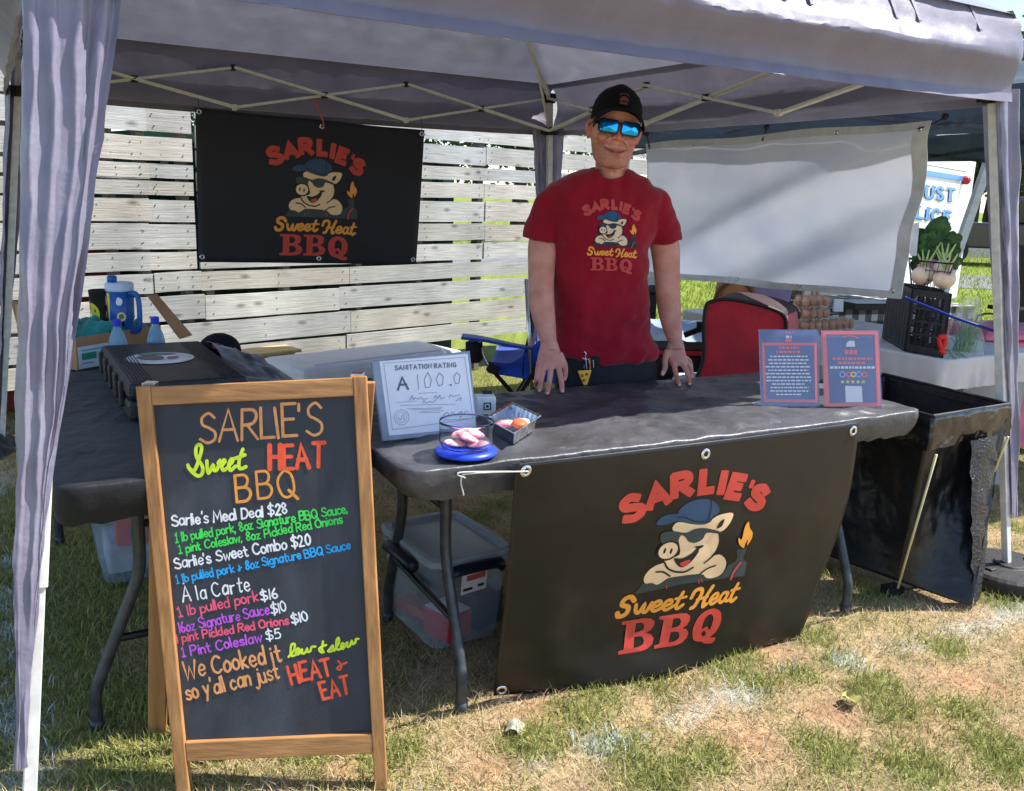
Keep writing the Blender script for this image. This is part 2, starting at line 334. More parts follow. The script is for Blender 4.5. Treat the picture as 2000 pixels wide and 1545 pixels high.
# --- the smoke-house emblem, drawn in its own units (about 1260 x 1545, y down) ---
def logo_parts(red, peach, blue, orange, dark, grey, tongue, outline=False):
    name = []
    for ch, cx, cy, rot, h, wd in [('S', 170, 328, 18, 222, 182), ('A', 343, 262, 13, 208, 196), ('R', 512, 208, 6, 212, 176), ('L', 696, 204, 0, 210, 138), ('I', 812, 234, -8, 206, 10),
                                   ('E', 925, 282, -16, 206, 148), ("'", 1044, 278, -20, 200, 10), ('S', 1100, 385, -26, 212, 172)]:
        w_, g = glyph(ch); c, s = math.cos(R(rot)), math.sin(R(rot)); sw = 62 if ch != "'" else 36
        hh = h-sw; ww = wd-sw if w_ > .1 else 10
        for st in g:
            q = []
            for px, py in [p[:2] for p in st]:
                x = (px/w_-.5)*ww if w_ > .1 else px*20; y = (py-.5)*hh
                if ch == "'": y = (py-.93)*hh*1.1
                q.append((cx+x*c-y*s*1, cy-(x*s+y*c)))
            name.append(ribbon(q, sw, 5, True))
    def B(x, y, w_, h):
        f = lambda a: [(x+p[0]*w_, y+p[1]*h) for p in a]
        o = f([(0, 0), (.6, 0), (.8, .03), (.92, .13), (.94, .26), (.88, .4), (.76, .48), (.9, .54), (1, .68), (.98, .84), (.85, .96), (.66, 1), (0, 1), (0, .9), (.14, .87), (.14, .13), (0, .1)])
        i1 = f([(.42, .13), (.42, .42), (.55, .41), (.65, .36), (.67, .26), (.62, .16), (.54, .13)]); i2 = f([(.42, .55), (.42, .87), (.58, .86), (.7, .81), (.72, .7), (.66, .58), (.56, .55)])
        return [o, i1, i2]
    q_o = sm([(900, 1215), (985, 1250), (1018, 1335), (1000, 1410), (965, 1448), (1012, 1462), (1000, 1500), (935, 1492), (890, 1468), (820, 1440), (785, 1340), (815, 1250)])
    q_i = sm([(905, 1258), (938, 1285), (945, 1340), (935, 1385), (905, 1352), (872, 1365), (862, 1335), (870, 1282)]); q_j = sm([(888, 1385), (905, 1395), (915, 1420), (895, 1428), (875, 1405)])
    bbq = B(240, 1205, 255, 245)+B(505, 1205, 250, 245)+[q_o, q_i, q_j]
    W = 36
    sh = [so_([(300, 1055), (270, 1020), (225, 1030), (215, 1070), (265, 1100), (255, 1150), (205, 1160), (190, 1130)], W),
          so_([(320, 1090), (325, 1140), (350, 1155), (380, 1095), (375, 1145), (400, 1155), (430, 1090)], 28),
          so_([(440, 1130), (490, 1110), (485, 1085), (455, 1090), (435, 1130), (460, 1158), (510, 1135)], 26), so_([(518, 1132), (568, 1112), (562, 1087), (533, 1092), (513, 1132), (540, 1160), (590, 1135)], 26),
          so_([(640, 1040), (610, 1130), (625, 1162), (660, 1140)], 28), so_([(595, 1082), (672, 1080)], 22),
          so_([(715, 1095), (735, 1045), (780, 1040), (790, 1080), (755, 1165), (730, 1178)], 30), so_([(870, 1035), (830, 1120), (825, 1180), (850, 1170)], 30), so_([(765, 1118), (845, 1112)], 24),
          so_([(880, 1150), (930, 1130), (925, 1102), (897, 1108), (875, 1150), (900, 1178), (945, 1155)], 26),
          so_([(1010, 1110), (975, 1110), (955, 1155), (975, 1182), (1005, 1150), (1018, 1110), (1005, 1165), (1030, 1178), (1050, 1155)], 25),
          so_([(1080, 1055), (1050, 1150), (1065, 1190), (1095, 1170)], 28), so_([(1040, 1100), (1105, 1096)], 22)]
    skin = sm([(480, 525), (515, 487), (600, 512), (690, 532), (748, 522), (765, 498), (820, 475), (917, 478), (905, 545), (862, 598), (828, 612), (838, 680), (825, 750), (800, 788), (860, 785), (915, 830),
               (936, 890), (915, 950), (860, 967), (800, 958), (740, 915), (530, 908), (480, 930), (440, 952), (400, 932), (350, 926), (330, 880), (350, 830), (400, 797), (455, 785), (470, 760), (560, 740), (540, 640), (520, 590), (500, 560)], 3)
    P = []
    if outline:
        P.append(([so_([(480, 525), (700, 532), (915, 480), (860, 600), (838, 700), (915, 830), (930, 900), (860, 965), (740, 915), (480, 930), (345, 920), (335, 870), (400, 797), (470, 760), (540, 640), (490, 545)], 46, 3), ell(470, 695, 98, 90)], dark))
    slab = [(290, 1003), (335, 925), (480, 935), (520, 905), (740, 905), (800, 960), (920, 965), (955, 885), (1005, 868), (1015, 838), (995, 790), (990, 772), (1080, 772), (1068, 838), (1075, 868), (1108, 890), (1118, 1003)]
    P += [([slab], grey), ([skin], peach),
          ([sm([(500, 452), (518, 385), (580, 345), (650, 333), (720, 345), (778, 385), (808, 445), (770, 478), (735, 505), (690, 522), (620, 497), (560, 465)], 4)], blue),
          ([sm([(362, 462), (400, 425), (480, 418), (560, 450), (640, 492), (735, 502), (750, 516), (690, 530), (600, 512), (510, 478), (440, 492), (372, 486)], 4)], blue),
          ([so_([(505, 450), (560, 458), (640, 500), (735, 512)], 9), so_([(735, 350), (742, 420), (732, 495)], 7)], dark),
          ([sm([(400, 560), (480, 548), (580, 575), (640, 556), (725, 562), (835, 606), (835, 622), (735, 598), (712, 642), (660, 664), (608, 646), (582, 610), (545, 590), (525, 642), (470, 628), (420, 634)], 3)], grey),
          ([sm([(522, 762), (580, 768), (640, 742), (672, 706), (655, 694), (720, 690), (718, 706), (696, 716), (690, 745), (650, 802), (600, 838), (555, 818)], 4), so_([(458, 782), (490, 832), (550, 866), (620, 876), (672, 852)], 13),
            so_([(408, 845), (462, 855), (515, 895)], 12), so_([(742, 912), (790, 880), (848, 868)], 12), so_([(826, 615), (842, 690), (822, 770), (752, 832)], 12), sm([(802, 574), (818, 530), (852, 512), (838, 562)], 4),
            ell(470, 695, 82, 76)], dark),
          ([ell(470, 693, 68, 62)], peach), ([ell(445, 690, 9, 22, 12, .1), ell(492, 700, 9, 22, 12, .1)], dark),
          ([sm([(568, 806), (600, 790), (640, 788), (620, 822), (598, 834)], 4)], tongue),
          ([sm([(1040, 762), (992, 722), (980, 672), (1008, 690), (1020, 600), (1046, 562), (1062, 612), (1092, 655), (1090, 705), (1064, 748), (1062, 700), (1045, 730)], 3)], orange),
          ([so_([(1045, 880), (1008, 945), (1000, 1002)], 15), so_([(500, 960), (510, 990)], 5), so_([(735, 955), (742, 985)], 5), so_([(755, 955), (765, 980)], 5)], tongue)]
    return [(name, red)], [(sh, orange), (bbq, red, True)], P
LOGO_C = (640, 790)
# ---------------- ground, grass ----------------
def near(x, y, pts, r):
    d = np.full(x.shape, 9.)
    for p in pts: d = np.minimum(d, (x-p[0])**2+(y-p[1])**2)
    return np.exp(-d/(r*r))
def seg(x, y, pts, r):
    d = np.full(x.shape, 9.)
    for a, b in zip(pts, pts[1:]):
        ax, ay, bx, by = a[0], a[1], b[0], b[1]; L2 = (bx-ax)**2+(by-ay)**2
        t = np.clip(((x-ax)*(bx-ax)+(y-ay)*(by-ay))/L2, 0, 1); d = np.minimum(d, (x-ax-t*(bx-ax))**2+(y-ay-t*(by-ay))**2)
    return np.exp(-d/(r*r))
def vnoise(x, y, s, seed=0):
    xi = np.floor(x*s).astype(int); yi = np.floor(y*s).astype(int); fx = x*s-xi; fy = y*s-yi
    def hsh(a, b): 
        h = (a*374761393+b*668265263+seed*974634777) & 0x7fffffff; h = ((h ^ (h >> 13))*1274126177) & 0x7fffffff
        return ((h ^ (h >> 16)) % 65536)/65536.
    u = fx*fx*(3-2*fx); v = fy*fy*(3-2*fy)
    return (hsh(xi, yi)*(1-u)+hsh(xi+1, yi)*u)*(1-v)+(hsh(xi, yi+1)*(1-u)+hsh(xi+1, yi+1)*u)*v
def fb(x, y, s, seed=0): return .55*vnoise(x, y, s, seed)+.3*vnoise(x, y, s*2.3, seed+1)+.15*vnoise(x, y, s*5.1, seed+2)
TUFT = [G(*p)[:2] for p in [(1130, 1395), (1175, 1350), (1060, 1445), (1030, 1455), (1400, 1292), (1450, 1275), (1385, 1495), (1385, 1470), (1590, 1450), (1615, 1470), (1560, 1318), (1715, 1335), (1700, 1355), (1875, 1385), (1950, 1465), (1985, 1505),
        (1600, 1112), (1690, 1155), (1575, 1242), (780, 1465), (745, 1490), (960, 985), (935, 1005), (205, 1345), (260, 1370), (285, 1480), (230, 1500), (1480, 1330), (1740, 1385), (1640, 1290), (1985, 1030), (1950, 1175), (1850, 1270), (1790, 1500), (660, 1440), (600, 1470), (1260, 1330), (1210, 1460), (1300, 1530)]]
PAINT = [[G(*p)[:2] for p in [(840, 1545), (1010, 1492), (1100, 1470), (1350, 1392), (1450, 1352), (1600, 1305), (1730, 1282), (1960, 1203), (2080, 1170)]], [G(*p)[:2] for p in [(-30, 880), (5, 1050), (0, 1250), (15, 1500), (20, 1600)]]]
DIRT = [G(*p)[:2] for p in [(1830, 1400), (1890, 1330), (1940, 1345), (965, 1505), (1290, 1310), (1500, 1270), (1060, 1395), (1800, 1410), (700, 1500), (340, 1470), (1640, 1395), (1460, 1450)]]
def fields(x, y):
    g = np.clip(near(x, y, TUFT, .075)*1.15+np.clip((fb(x, y, 5.3, 3)-.4)*2.0, 0, .36), 0, 1)
    g = np.clip(g+np.clip((-.55-x)*.9, 0, .75)*(y < 4)+np.clip((y-4.2)*.5, 0, .8), 0, 1)
    pt = np.maximum(seg(x, y, PAINT[0], .06), seg(x, y, PAINT[1], .09))*np.clip(fb(x, y, 8, 11)*3.2-1.45, 0, 1)*.7
    dt = np.clip(near(x, y, DIRT, .1)*.9+np.clip((fb(x, y, 2.2, 21)-.62)*3, 0, 1)*.5, 0, 1)*(1-g*.7)*np.clip(6-y, .15, 1)
    return g, pt, dt
def axis(lo, hi, st, far):
    a = list(np.arange(lo, hi, st)); d = st; x = hi
    while x < far: a.append(x); d *= 1.35; x += d
    a.append(far); d = st; x = lo-st
    while x > -far: a.insert(0, x); d *= 1.35; x -= d
    a.insert(0, -far); return np.array(a)
gx = axis(-3, 4.2, .03, 400); gy = axis(.6, 7, .03, 400)
X, Y = np.meshgrid(gx, gy); n1, n2 = X.shape
g, pt, dt = fields(X, Y)
straw = np.array([.4, .29, .17]); green = np.array([.13, .18, .04]); dirt = np.array([.36, .19, .105]); lime = np.array([.62, .66, .64])
var = (.5+.9*fb(X, Y, 17, 31))[..., None]
C = straw*var; C = C*(1-g[..., None]*.7)+green*g[..., None]*.7*var; C = C*(1-dt[..., None]*.85)+dirt*dt[..., None]*.85*var
farg = np.clip((Y-6)/3, 0, 1)[..., None]; C = C*(1-farg)+np.array([.19, .24, .045])*farg*var
C = C*(1-pt[..., None]*.5)+lime*pt[..., None]*.5
Z = (fb(X, Y, 6, 41)-.5)*.012*(np.abs(X) < 5)*(Y < 8)-.004
m_ground = MV('ground_soil', .95, .1, 38)
me = bpy.data.meshes.new('ground'); idx = np.arange(n1*n2).reshape(n1, n2)
fs = np.stack([idx[:-1, :-1], idx[:-1, 1:], idx[1:, 1:], idx[1:, :-1]], -1).reshape(-1, 4)
me.from_pydata(np.stack([X, Y, Z], -1).reshape(-1, 3).tolist(), [], fs.tolist()); me.materials.append(m_ground)
ca = me.color_attributes.new('tint', 'FLOAT_COLOR', 'POINT'); ca.data.foreach_set('color', np.concatenate([C.reshape(-1, 3), np.ones((n1*n2, 1))], 1).ravel().astype(np.float32))
me.polygons.foreach_set('use_smooth', [True]*len(me.polygons))
o = bpy.data.objects.new('ground', me); COL.objects.link(o); struct(o)

def blades(name, x, y, L, wd, lean, col, zb=-.004):
    n = len(x); a = rng.uniform(0, 2*np.pi, n); b = rng.uniform(0, 2*np.pi, n)
    dx = np.cos(a)*wd/2; dy = np.sin(a)*wd/2; lx = np.cos(b)*np.sin(lean)*L; ly = np.sin(b)*np.sin(lean)*L; lz = np.cos(lean)*L
    P = np.zeros((n, 5, 3)); z0 = np.full(n, zb)
    P[:, 0] = np.stack([x-dx, y-dy, z0], -1); P[:, 1] = np.stack([x+dx, y+dy, z0], -1)
    P[:, 2] = np.stack([x+lx*.42+dx*.8, y+ly*.42+dy*.8, z0+lz*.62], -1); P[:, 3] = np.stack([x+lx*.42-dx*.8, y+ly*.42-dy*.8, z0+lz*.62], -1)
    P[:, 4] = np.stack([x+lx, y+ly, z0+lz], -1)
    me = bpy.data.meshes.new(name); me.vertices.add(n*5); me.vertices.foreach_set('co', P.reshape(-1))
    k = np.arange(n)*5
    loops = np.stack([k, k+1, k+2, k+3, k+3, k+2, k+4], -1).ravel()
    me.loops.add(n*7); me.loops.foreach_set('vertex_index', loops); me.polygons.add(n*2)
    st = np.stack([np.arange(n)*7, np.arange(n)*7+4], -1).ravel(); me.polygons.foreach_set('loop_start', st)
    me.update(calc_edges=True); me.validate()
    ca = me.color_attributes.new('tint', 'FLOAT_COLOR', 'POINT'); cc = np.concatenate([np.repeat(col, 5, 0), np.ones((n*5, 1))], 1)
    ca.data.foreach_set('color', cc.ravel().astype(np.float32)); return me
m_grass = MV('grass_blades', .75, .25, transl=.25)
N = 360000
yy = 1.15+rng.power(.62, N)*6.2; xx = rng.uniform(-1, 1, N)*(.64*yy+.25)
g, pt, dt = fields(xx, yy); keep = rng.random(N) > dt*.75
gg = rng.random(N) < np.clip(g*.95+.07, 0, .92)
keep &= ~((~gg) & (rng.random(N) < .12))
xx, yy, gg, pt, dt, g = [q[keep] for q in (xx, yy, gg, pt, dt, g)]; N = len(xx)
L = np.where(gg, rng.uniform(.014, .036, N)*(.65+.7*g), rng.uniform(.02, .06, N)); lean = np.where(gg, rng.uniform(.2, 1.25, N), rng.uniform(.7, 1.45, N))
tall = (rng.random(N) < .01) & gg; L = np.where(tall, L*1.9, L)
wd = np.where(gg, rng.uniform(.002, .0042, N), rng.uniform(.0012, .0026, N))
r1 = rng.random((N, 1)); col = np.where(gg[:, None], np.array([.15, .19, .04])*(1-r1)+np.array([.46, .44, .15])*r1, np.array([.68, .55, .34])*(1-r1)+np.array([.42, .32, .18])*r1)
wp = (rng.random(N) < pt*.95)[:, None]; col = np.where(wp, np.array([.62, .68, .66])*(.75+.35*r1), col)
struct(bpy.data.objects.new('grass', blades('grass', xx, yy, L, wd, lean, col)), 'stuff'); go = bpy.data.objects['grass']; go.data.materials.append(m_grass); COL.objects.link(go)
tag(go, 'patchy short grass, green tufts among dry straw with a faded white painted line', 'grass')
# the lawn beyond, coarser
N = 60000; yy = 6.5+rng.power(.7, N)*26; xx = yy*rng.uniform(.05, .72, N)
r1 = rng.random((N, 1)); col = np.array([.2, .28, .03])*(1-r1)+np.array([.34, .36, .06])*r1
lw = bpy.data.objects.new('lawn_grass', blades('lawn_grass', xx, yy, rng.uniform(.04, .09, N), rng.uniform(.008, .02, N), rng.uniform(.2, 1.1, N), col)); COL.objects.link(lw); lw.data.materials.append(m_grass)
struct(lw, 'stuff'); tag(lw, 'sunlit green lawn stretching away behind the stalls', 'lawn')
# park road across the lawn
mb = MB()
ra = G(1330, 562); rb = G(1990, 455); 
mb.add([(-2, 17.5, .004), (40, 13.5, .004), (40, 17.0, .004), (-2, 21.0, .004)], [(0, 1, 2, 3)])
struct(mb.build('road', M('asphalt', S(120, 122, 126), S(95, 97, 102), 3, .9, bump=.3, bscale=90)))
mb = MB()
mb.add([(2, 29, .004), (60, 22, .004), (60, 32, .004), (2, 39, .004)], [(0, 1, 2, 3)])
struct(mb.build('car_park', M('asphalt_dark', S(70, 72, 78), S(52, 54, 60), 3, .9, bump=.3, bscale=90)))

# ---------------- wooden pallet fence ----------------
def WOOD(name, rough=.85):
    m = bpy.data.materials.new(name); m.use_nodes = True; n = m.node_tree; b = n.nodes['Principled BSDF']; L = n.links
    b.inputs['Roughness'].default_value = rough; b.inputs['Specular IOR Level'].default_value = .2
    a = n.nodes.new('ShaderNodeVertexColor'); a.layer_name = 'tint'
    t = n.nodes.new('ShaderNodeTexCoord'); mp = n.nodes.new('ShaderNodeMapping'); mp.inputs['Scale'].default_value = (1.3, 1, 26); L.new(t.outputs['Object'], mp.inputs[0])
    z1 = n.nodes.new('ShaderNodeTexNoise'); z1.inputs['Scale'].default_value = 3; z1.inputs['Detail'].default_value = 8; z1.inputs['Roughness'].default_value = .65; L.new(mp.outputs[0], z1.inputs[0])
    mr = n.nodes.new('ShaderNodeMapRange'); mr.inputs[1].default_value = .3; mr.inputs[2].default_value = .72; mr.inputs[3].default_value = 1.12; mr.inputs[4].default_value = .7; L.new(z1.outputs[0], mr.inputs[0])
    mp2 = n.nodes.new('ShaderNodeMapping'); mp2.inputs['Scale'].default_value = (1.1, 2.6, 1); sx = n.nodes.new('ShaderNodeSeparateXYZ'); cx = n.nodes.new('ShaderNodeCombineXYZ'); L.new(t.outputs['Object'], sx.inputs[0]); L.new(sx.outputs[0], cx.inputs[0]); L.new(sx.outputs[2], cx.inputs[1]); L.new(cx.outputs[0], mp2.inputs[0])
    vz = n.nodes.new('ShaderNodeTexVoronoi'); vz.voronoi_dimensions = '2D'; vz.inputs['Scale'].default_value = 1.9; L.new(mp2.outputs[0], vz.inputs[0])
    kr = n.nodes.new('ShaderNodeMapRange'); kr.inputs[1].default_value = .02; kr.inputs[2].default_value = .1; kr.inputs[3].default_value = .42; kr.inputs[4].default_value = 1; L.new(vz.outputs[0], kr.inputs[0])
    z2 = n.nodes.new('ShaderNodeTexNoise'); z2.inputs['Scale'].default_value = 2.4; z2.inputs['Detail'].default_value = 3; L.new(t.outputs['Object'], z2.inputs[0])
    m2 = n.nodes.new('ShaderNodeMapRange'); m2.inputs[1].default_value = .3; m2.inputs[2].default_value = .7; m2.inputs[3].default_value = .72; m2.inputs[4].default_value = 1.12; L.new(z2.outputs[0], m2.inputs[0])
    q = n.nodes.new('ShaderNodeMath'); q.operation = 'MULTIPLY'; L.new(mr.outputs[0], q.inputs[0]); L.new(kr.outputs[0], q.inputs[1])
    q2 = n.nodes.new('ShaderNodeMath'); q2.operation = 'MULTIPLY'; L.new(q.outputs[0], q2.inputs[0]); L.new(m2.outputs[0], q2.inputs[1])
    s = n.nodes.new('ShaderNodeVectorMath'); s.operation = 'SCALE'; L.new(a.outputs[0], s.inputs[0]); L.new(q2.outputs[0], s.inputs['Scale']); L.new(s.outputs[0], b.inputs['Base Color'])
    bp = n.nodes.new('ShaderNodeBump'); bp.inputs['Strength'].default_value = .35; bp.inputs['Distance'].default_value = .01; L.new(z1.outputs[0], bp.inputs['Height']); L.new(bp.outputs[0], b.inputs['Normal'])
    return m
m_wood = WOOD('weathered_wood')
FD, FYAW = 7.5, .766
fe = Vector((math.cos(FYAW), math.sin(FYAW), 0)); fn = Vector((math.sin(FYAW), -math.cos(FYAW), 0)); FP = Vector((0, FD, 0))
fence = thing('pallet_fence', 'tall fence of grey weathered pallet boards with dark gaps behind the stall', 'fence', (0, FD, 0)); fence.rotation_euler = (0, 0, FYAW)
def fz(px, py): q = PL(px, py, FP, fn); return (q-FP).dot(fe), q.z
def tint(o, cols):
    ca = o.data.color_attributes.new('tint', 'FLOAT_COLOR', 'CORNER'); a = []
    for p, c in zip(o.data.polygons, cols): a += [(*c, 1)]*len(p.vertices)
    ca.data.foreach_set('color', np.array(a, np.float32).ravel())
def plank_row(name, t0, t1, za, zb, joints):
    mb = MB(); cols = []; ts = [t0]+joints+[t1]
    for a, b in zip(ts, ts[1:]):
        k = random.uniform(.85, 1.08); warm = random.uniform(-.03, .03); c = (.6*k+warm*.8, .585*k, .55*k-warm*.8)
        dz0, dz1 = random.uniform(-.006, .006), random.uniform(-.006, .006); dy = random.uniform(-.006, .004); nx = 8
        bt = []; 
        for i in range(nx+1):
            x = a+.002+(b-a-.004)*i/nx; wz = .004*nz((x*3, za*9, 1)); dz = dz0+(dz1-dz0)*i/nx+wz
            bt.append([Vector((x, dy, za+dz)), Vector((x, dy+.018, za+dz)), Vector((x, dy+.018, zb+dz)), Vector((x, dy, zb+dz))])
        k0 = len(mb.f); mb.loft(bt); cols += [c]*(len(mb.f)-k0); k0 = len(mb.f)
        for xn in (a+.05, (a+b)/2, b-.05):
            for zn in (.25, .75): mb.box((xn+random.uniform(-.012, .012), dy-.001, za+(zb-za)*zn+(dz0+dz1)/2), (.005, .006, .005))
        cols += [(.11, .095, .085)]*(len(mb.f)-k0)
    o = mb.build(name, m_wood, None); tint(o, cols); o.parent = fence; return o
tl = fz(-160, 300)[0]; tm = fz(379, 300)[0]; tr = 1.95
zA = [2.42]+[fz(280, y)[1] for y in (208, 263, 318, 353, 388, 437, 492)]
zB = [2.42, fz(900, 240)[1]]+[fz(900, y)[1] for y in (283, 325, 357, 392, 437, 475, 512)]
zL = [fz(900, y)[1] for y in (512, 548, 590, 632, 668)]
zA.append(zL[0])
for z0, z1 in zip(zA[1:], zA): plank_row('plank', tl, tm-.01, z0+random.uniform(.012, .026), z1-.004, [tl+1.15+random.uniform(-.02, .02), tm-1.0+random.uniform(-.4, .4)])
for z0, z1 in zip(zB[1:], zB): plank_row('plank', tm+.01, tr, z0+random.uniform(.018, .028), z1-.004, [tm+1.2+random.uniform(-.02, .02), tm+2.38+random.uniform(-.02, .02)])
for z0, z1 in zip(zL[1:], zL): plank_row('plank', tl, tr, z0+random.uniform(.014, .03), z1-.004, sorted([tl+.9+random.uniform(-.3, .3), tm-.25+random.uniform(-.3, .3), tm+1.1+random.uniform(-.1, .1)]))
for t in [tl+.1, tl+.62, tl+1.12, tm-1.05, tm-.5, tm-.06, tm+.08, tm+.62, tm+1.2, tm+1.75, tm+2.35, tr-.5, tr-.06]:
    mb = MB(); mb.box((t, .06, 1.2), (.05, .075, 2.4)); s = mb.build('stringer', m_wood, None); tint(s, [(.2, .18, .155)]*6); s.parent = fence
# what shows through its gaps
def simple(name, label, cat, mb, mat, **k): return tag(mb.build(name, mat, None, **k), label, cat)
loc = lambda t, d, z: FP+fe*t-fn*d+Vector((0, 0, z))
mb = MB(); mb.box(loc(tm+1.1, .95, .85), (2.5, 1.2, 1.66), rotz(FYAW))
for k in range(9): mb.box(loc(tm-.05+k*.28, .34, .85), (.05, .03, 1.6), rotz(FYAW))
mb.box(loc(tm+1.1, .95, 1.71), (2.6, 1.3, .06), rotz(FYAW))
simple('waste_container', 'dark green ribbed metal container seen through the gaps of the pallet fence', 'container', mb, M('green_metal', S(14, 70, 62), S(8, 45, 42), 3, .5))  # made longer and taller to stop sunlight and keep the gaps dark
mb = MB(); mb.box(loc(tl+.6, 1.0, .62), (1.0, .8, 1.24), rotz(FYAW)); mb.box(loc(tl+.6, .98, 1.26), (1.06, .86, .05), rotz(FYAW)); mb.box(loc(tl+.6, .58, .62), (.04, .03, 1.2), rotz(FYAW))
simple('brick_red_bin', 'rusty red storage bin glimpsed through the fence gaps at the left', 'bin', mb, M('rust_red', S(150, 62, 48), S(120, 48, 38), 4, .7))
mb = MB(); mb.box(loc(tm-1.45, 1.9, 1.1), (2.7, .9, 2.2), rotz(FYAW)); mb.box(loc(tm-1.45, 1.9, 2.23), (2.8, 1.0, .06), rotz(FYAW))
simple('dark_backing', 'dark shed added behind the upper left boards so the fence gaps read dark', 'backing', mb, M('backing_black', S(30, 32, 36), S(20, 22, 26), 3, .7))  # plain dark box added as backing, only to darken the gaps
# ---------------- trees and the car beyond the lawn ----------------
m_leaf = MV('leaves', .7, .2, transl=.3); m_bark = M('bark', S(82, 70, 58), S(52, 44, 38), 6, .95, bump=.6, bscale=30, stretch=(1, 1, .2))
def tree(px, y, h, cr_, label, seed, n=9000, low=.25):
    p = V(px, 420, y); p.z = 0; rs = np.random.default_rng(seed); rr = random.Random(seed)
    t = thing('tree', label, 'tree', p, 'trees beyond the lawn')
    mb = MB(); mb.tube([p, p+Vector((.1, 0, h*.3)), p+Vector((-.05, .1, h*.6)), p+Vector((.1, 0, h*.85))], [h*.035, h*.026, h*.016, h*.006], 10)
    for k in range(7):
        a = rr.uniform(0, 6.28); z = h*rr.uniform(.25, .6); q = p+Vector((0, 0, z))
        mb.tube([q, q+Vector((math.cos(a), math.sin(a), .5))*cr_*.4, q+Vector((math.cos(a), math.sin(a), .8))*cr_*.75], [h*.012, h*.008, h*.003], 6)
    mb.build('trunk', m_bark, t, smooth=True)
    cl = 60; cc = rs.normal(0, 1, (cl, 3)); cc /= np.linalg.norm(cc, axis=1)[:, None]; cc *= rs.random((cl, 1))**.4*np.array([cr_, cr_, h*(1-low)/2*.92]); cc[:, 2] += h*(low+(1-low)/2)
    k = rs.integers(0, cl, n); pos = cc[k]+rs.normal(0, cr_*.16, (n, 3)); sz = rs.uniform(.06, .14, n)*h/7
    u = rs.normal(0, 1, (n, 3)); u /= np.linalg.norm(u, axis=1)[:, None]; v = np.cross(u, rs.normal(0, 1, (n, 3))); v /= np.linalg.norm(v, axis=1)[:, None]
    P = np.stack([pos-u*sz[:, None], pos+v*sz[:, None]*.5, pos+u*sz[:, None], pos-v*sz[:, None]*.5], 1)+np.array(p[:])
    tone = (rs.random(cl)[k]*.6+rs.random(n)*.4)[:, None]; col = np.array([.025, .055, .02])*(1-tone)+np.array([.09, .14, .035])*tone
    me = bpy.data.meshes.new('crown'); me.from_pydata(P.reshape(-1, 3).tolist(), [], np.arange(4*n).reshape(-1, 4).tolist()); me.materials.append(m_leaf)
    ca = me.color_attributes.new('tint', 'FLOAT_COLOR', 'POINT'); ca.data.foreach_set('color', np.concatenate([np.repeat(col, 4, 0), np.ones((4*n, 1))], 1).ravel().astype(np.float32))
    o = bpy.data.objects.new('crown', me); COL.objects.link(o); par(o, t); return t
tree(1898, 44, 9, 3.4, 'dense dark green tree just right of the white trailer', 1)
tree(1932, 52, 11, 4, 'tall broad tree beside the right tent leg, glimpsed past the slanted pole', 2)
tree(1990, 48, 10, 4.2, 'wide tree right of the tent leg at the picture edge', 3)
tree(1845, 60, 12, 4.6, 'large tree hidden mostly behind the white trailer', 4)
tree(1010, 30, 8, 3.2, 'green tree seen through the top gaps of the pallet fence', 5, low=.15)
tree(560, 22, 6.5, 2.8, 'bushy tree behind the fence near the hanging black banner', 6, low=.1)
tree(1360, 60, 9, 4, 'far tree across the road behind the white banner', 7)
# ---------------- the stall's pop-up tent ----------------
TK = Vector((-.358, 3.928, 0)); TY = .528; HT, HB = 3.065/2, 3.438/2
te = Vector((math.cos(TY), math.sin(TY), 0)); tn = Vector((-te.y, te.x, 0)); UP = Vector((0, 0, 1))
ZE, ZP, ZV = 2.105, 2.95, 1.811
def TP(a, b, z, h=HT): return TK+te*(a*h)+tn*(b*h)+UP*z
m_can = M('lavender_polyester', S(126, 122, 138), S(114, 110, 127), 5, .42, bump=.5, bscale=9, transl=.12, sheen=.1)
m_cur = M('lavender_polyester_leg', S(138, 135, 154), S(122, 119, 140), 7, .32, bump=.35, bscale=24, transl=.1)
m_cream = M('cream_steel', S(222, 220, 208), S(206, 204, 192), 30, .4, spec=.5); m_white = M('white_steel', S(226, 226, 224), S(205, 204, 200), 30, .4)
m_blk = M('black_plastic', S(24, 24, 27), S(14, 14, 17), 30, .5)
tent = thing('canopy_tent', 'lavender grey pop-up canopy with cream trusses standing over the stall', 'canopy tent', TK)
def roof(u, v):
    a, b = u*2-1, v*2-1; m = max(abs(a), abs(b)); z = ZP+(ZE-ZP)*m
    rid = 1-min(abs(abs(a)-abs(b))*2.2, 1)
    z -= .05*math.sin(math.pi*min(1, m))*(1-rid)*(m > .02)
    p = TP(a, b, 0); z += .02*nz((p.x*2.2, p.y*2.2, .3), 1, 4)*min(1, (1-m)*6)+.007*math.sin(m*75+2*nz((p.x, p.y, 6)))*min(1, (1-m)*9)*max(0, m-.45)+.018*math.sin((abs(a)-abs(b))*26+3*nz((p.x, p.y, 4)))*(1-m)*m*1.2
    return Vector((p.x, p.y, z))
m_roof = M('roof_polyester', S(142, 142, 156), S(130, 130, 144), 5, .36, bump=.6, bscale=7, transl=.18, coat=.2, spec=.6)
MB().sheet(roof, 150, 150).build('roof_fabric', m_roof, tent, smooth=True)
CORN = [(-1, -1), (1, -1), (1, 1), (-1, 1)]
PROF = [(0, 2.105), (.018, 2.075), (.03, 2.045), (.062, 2.022), (.082, 1.992), (.086, 1.965), (.074, 1.94), (.04, 1.905), (.016, 1.868), (.016, 1.842)]
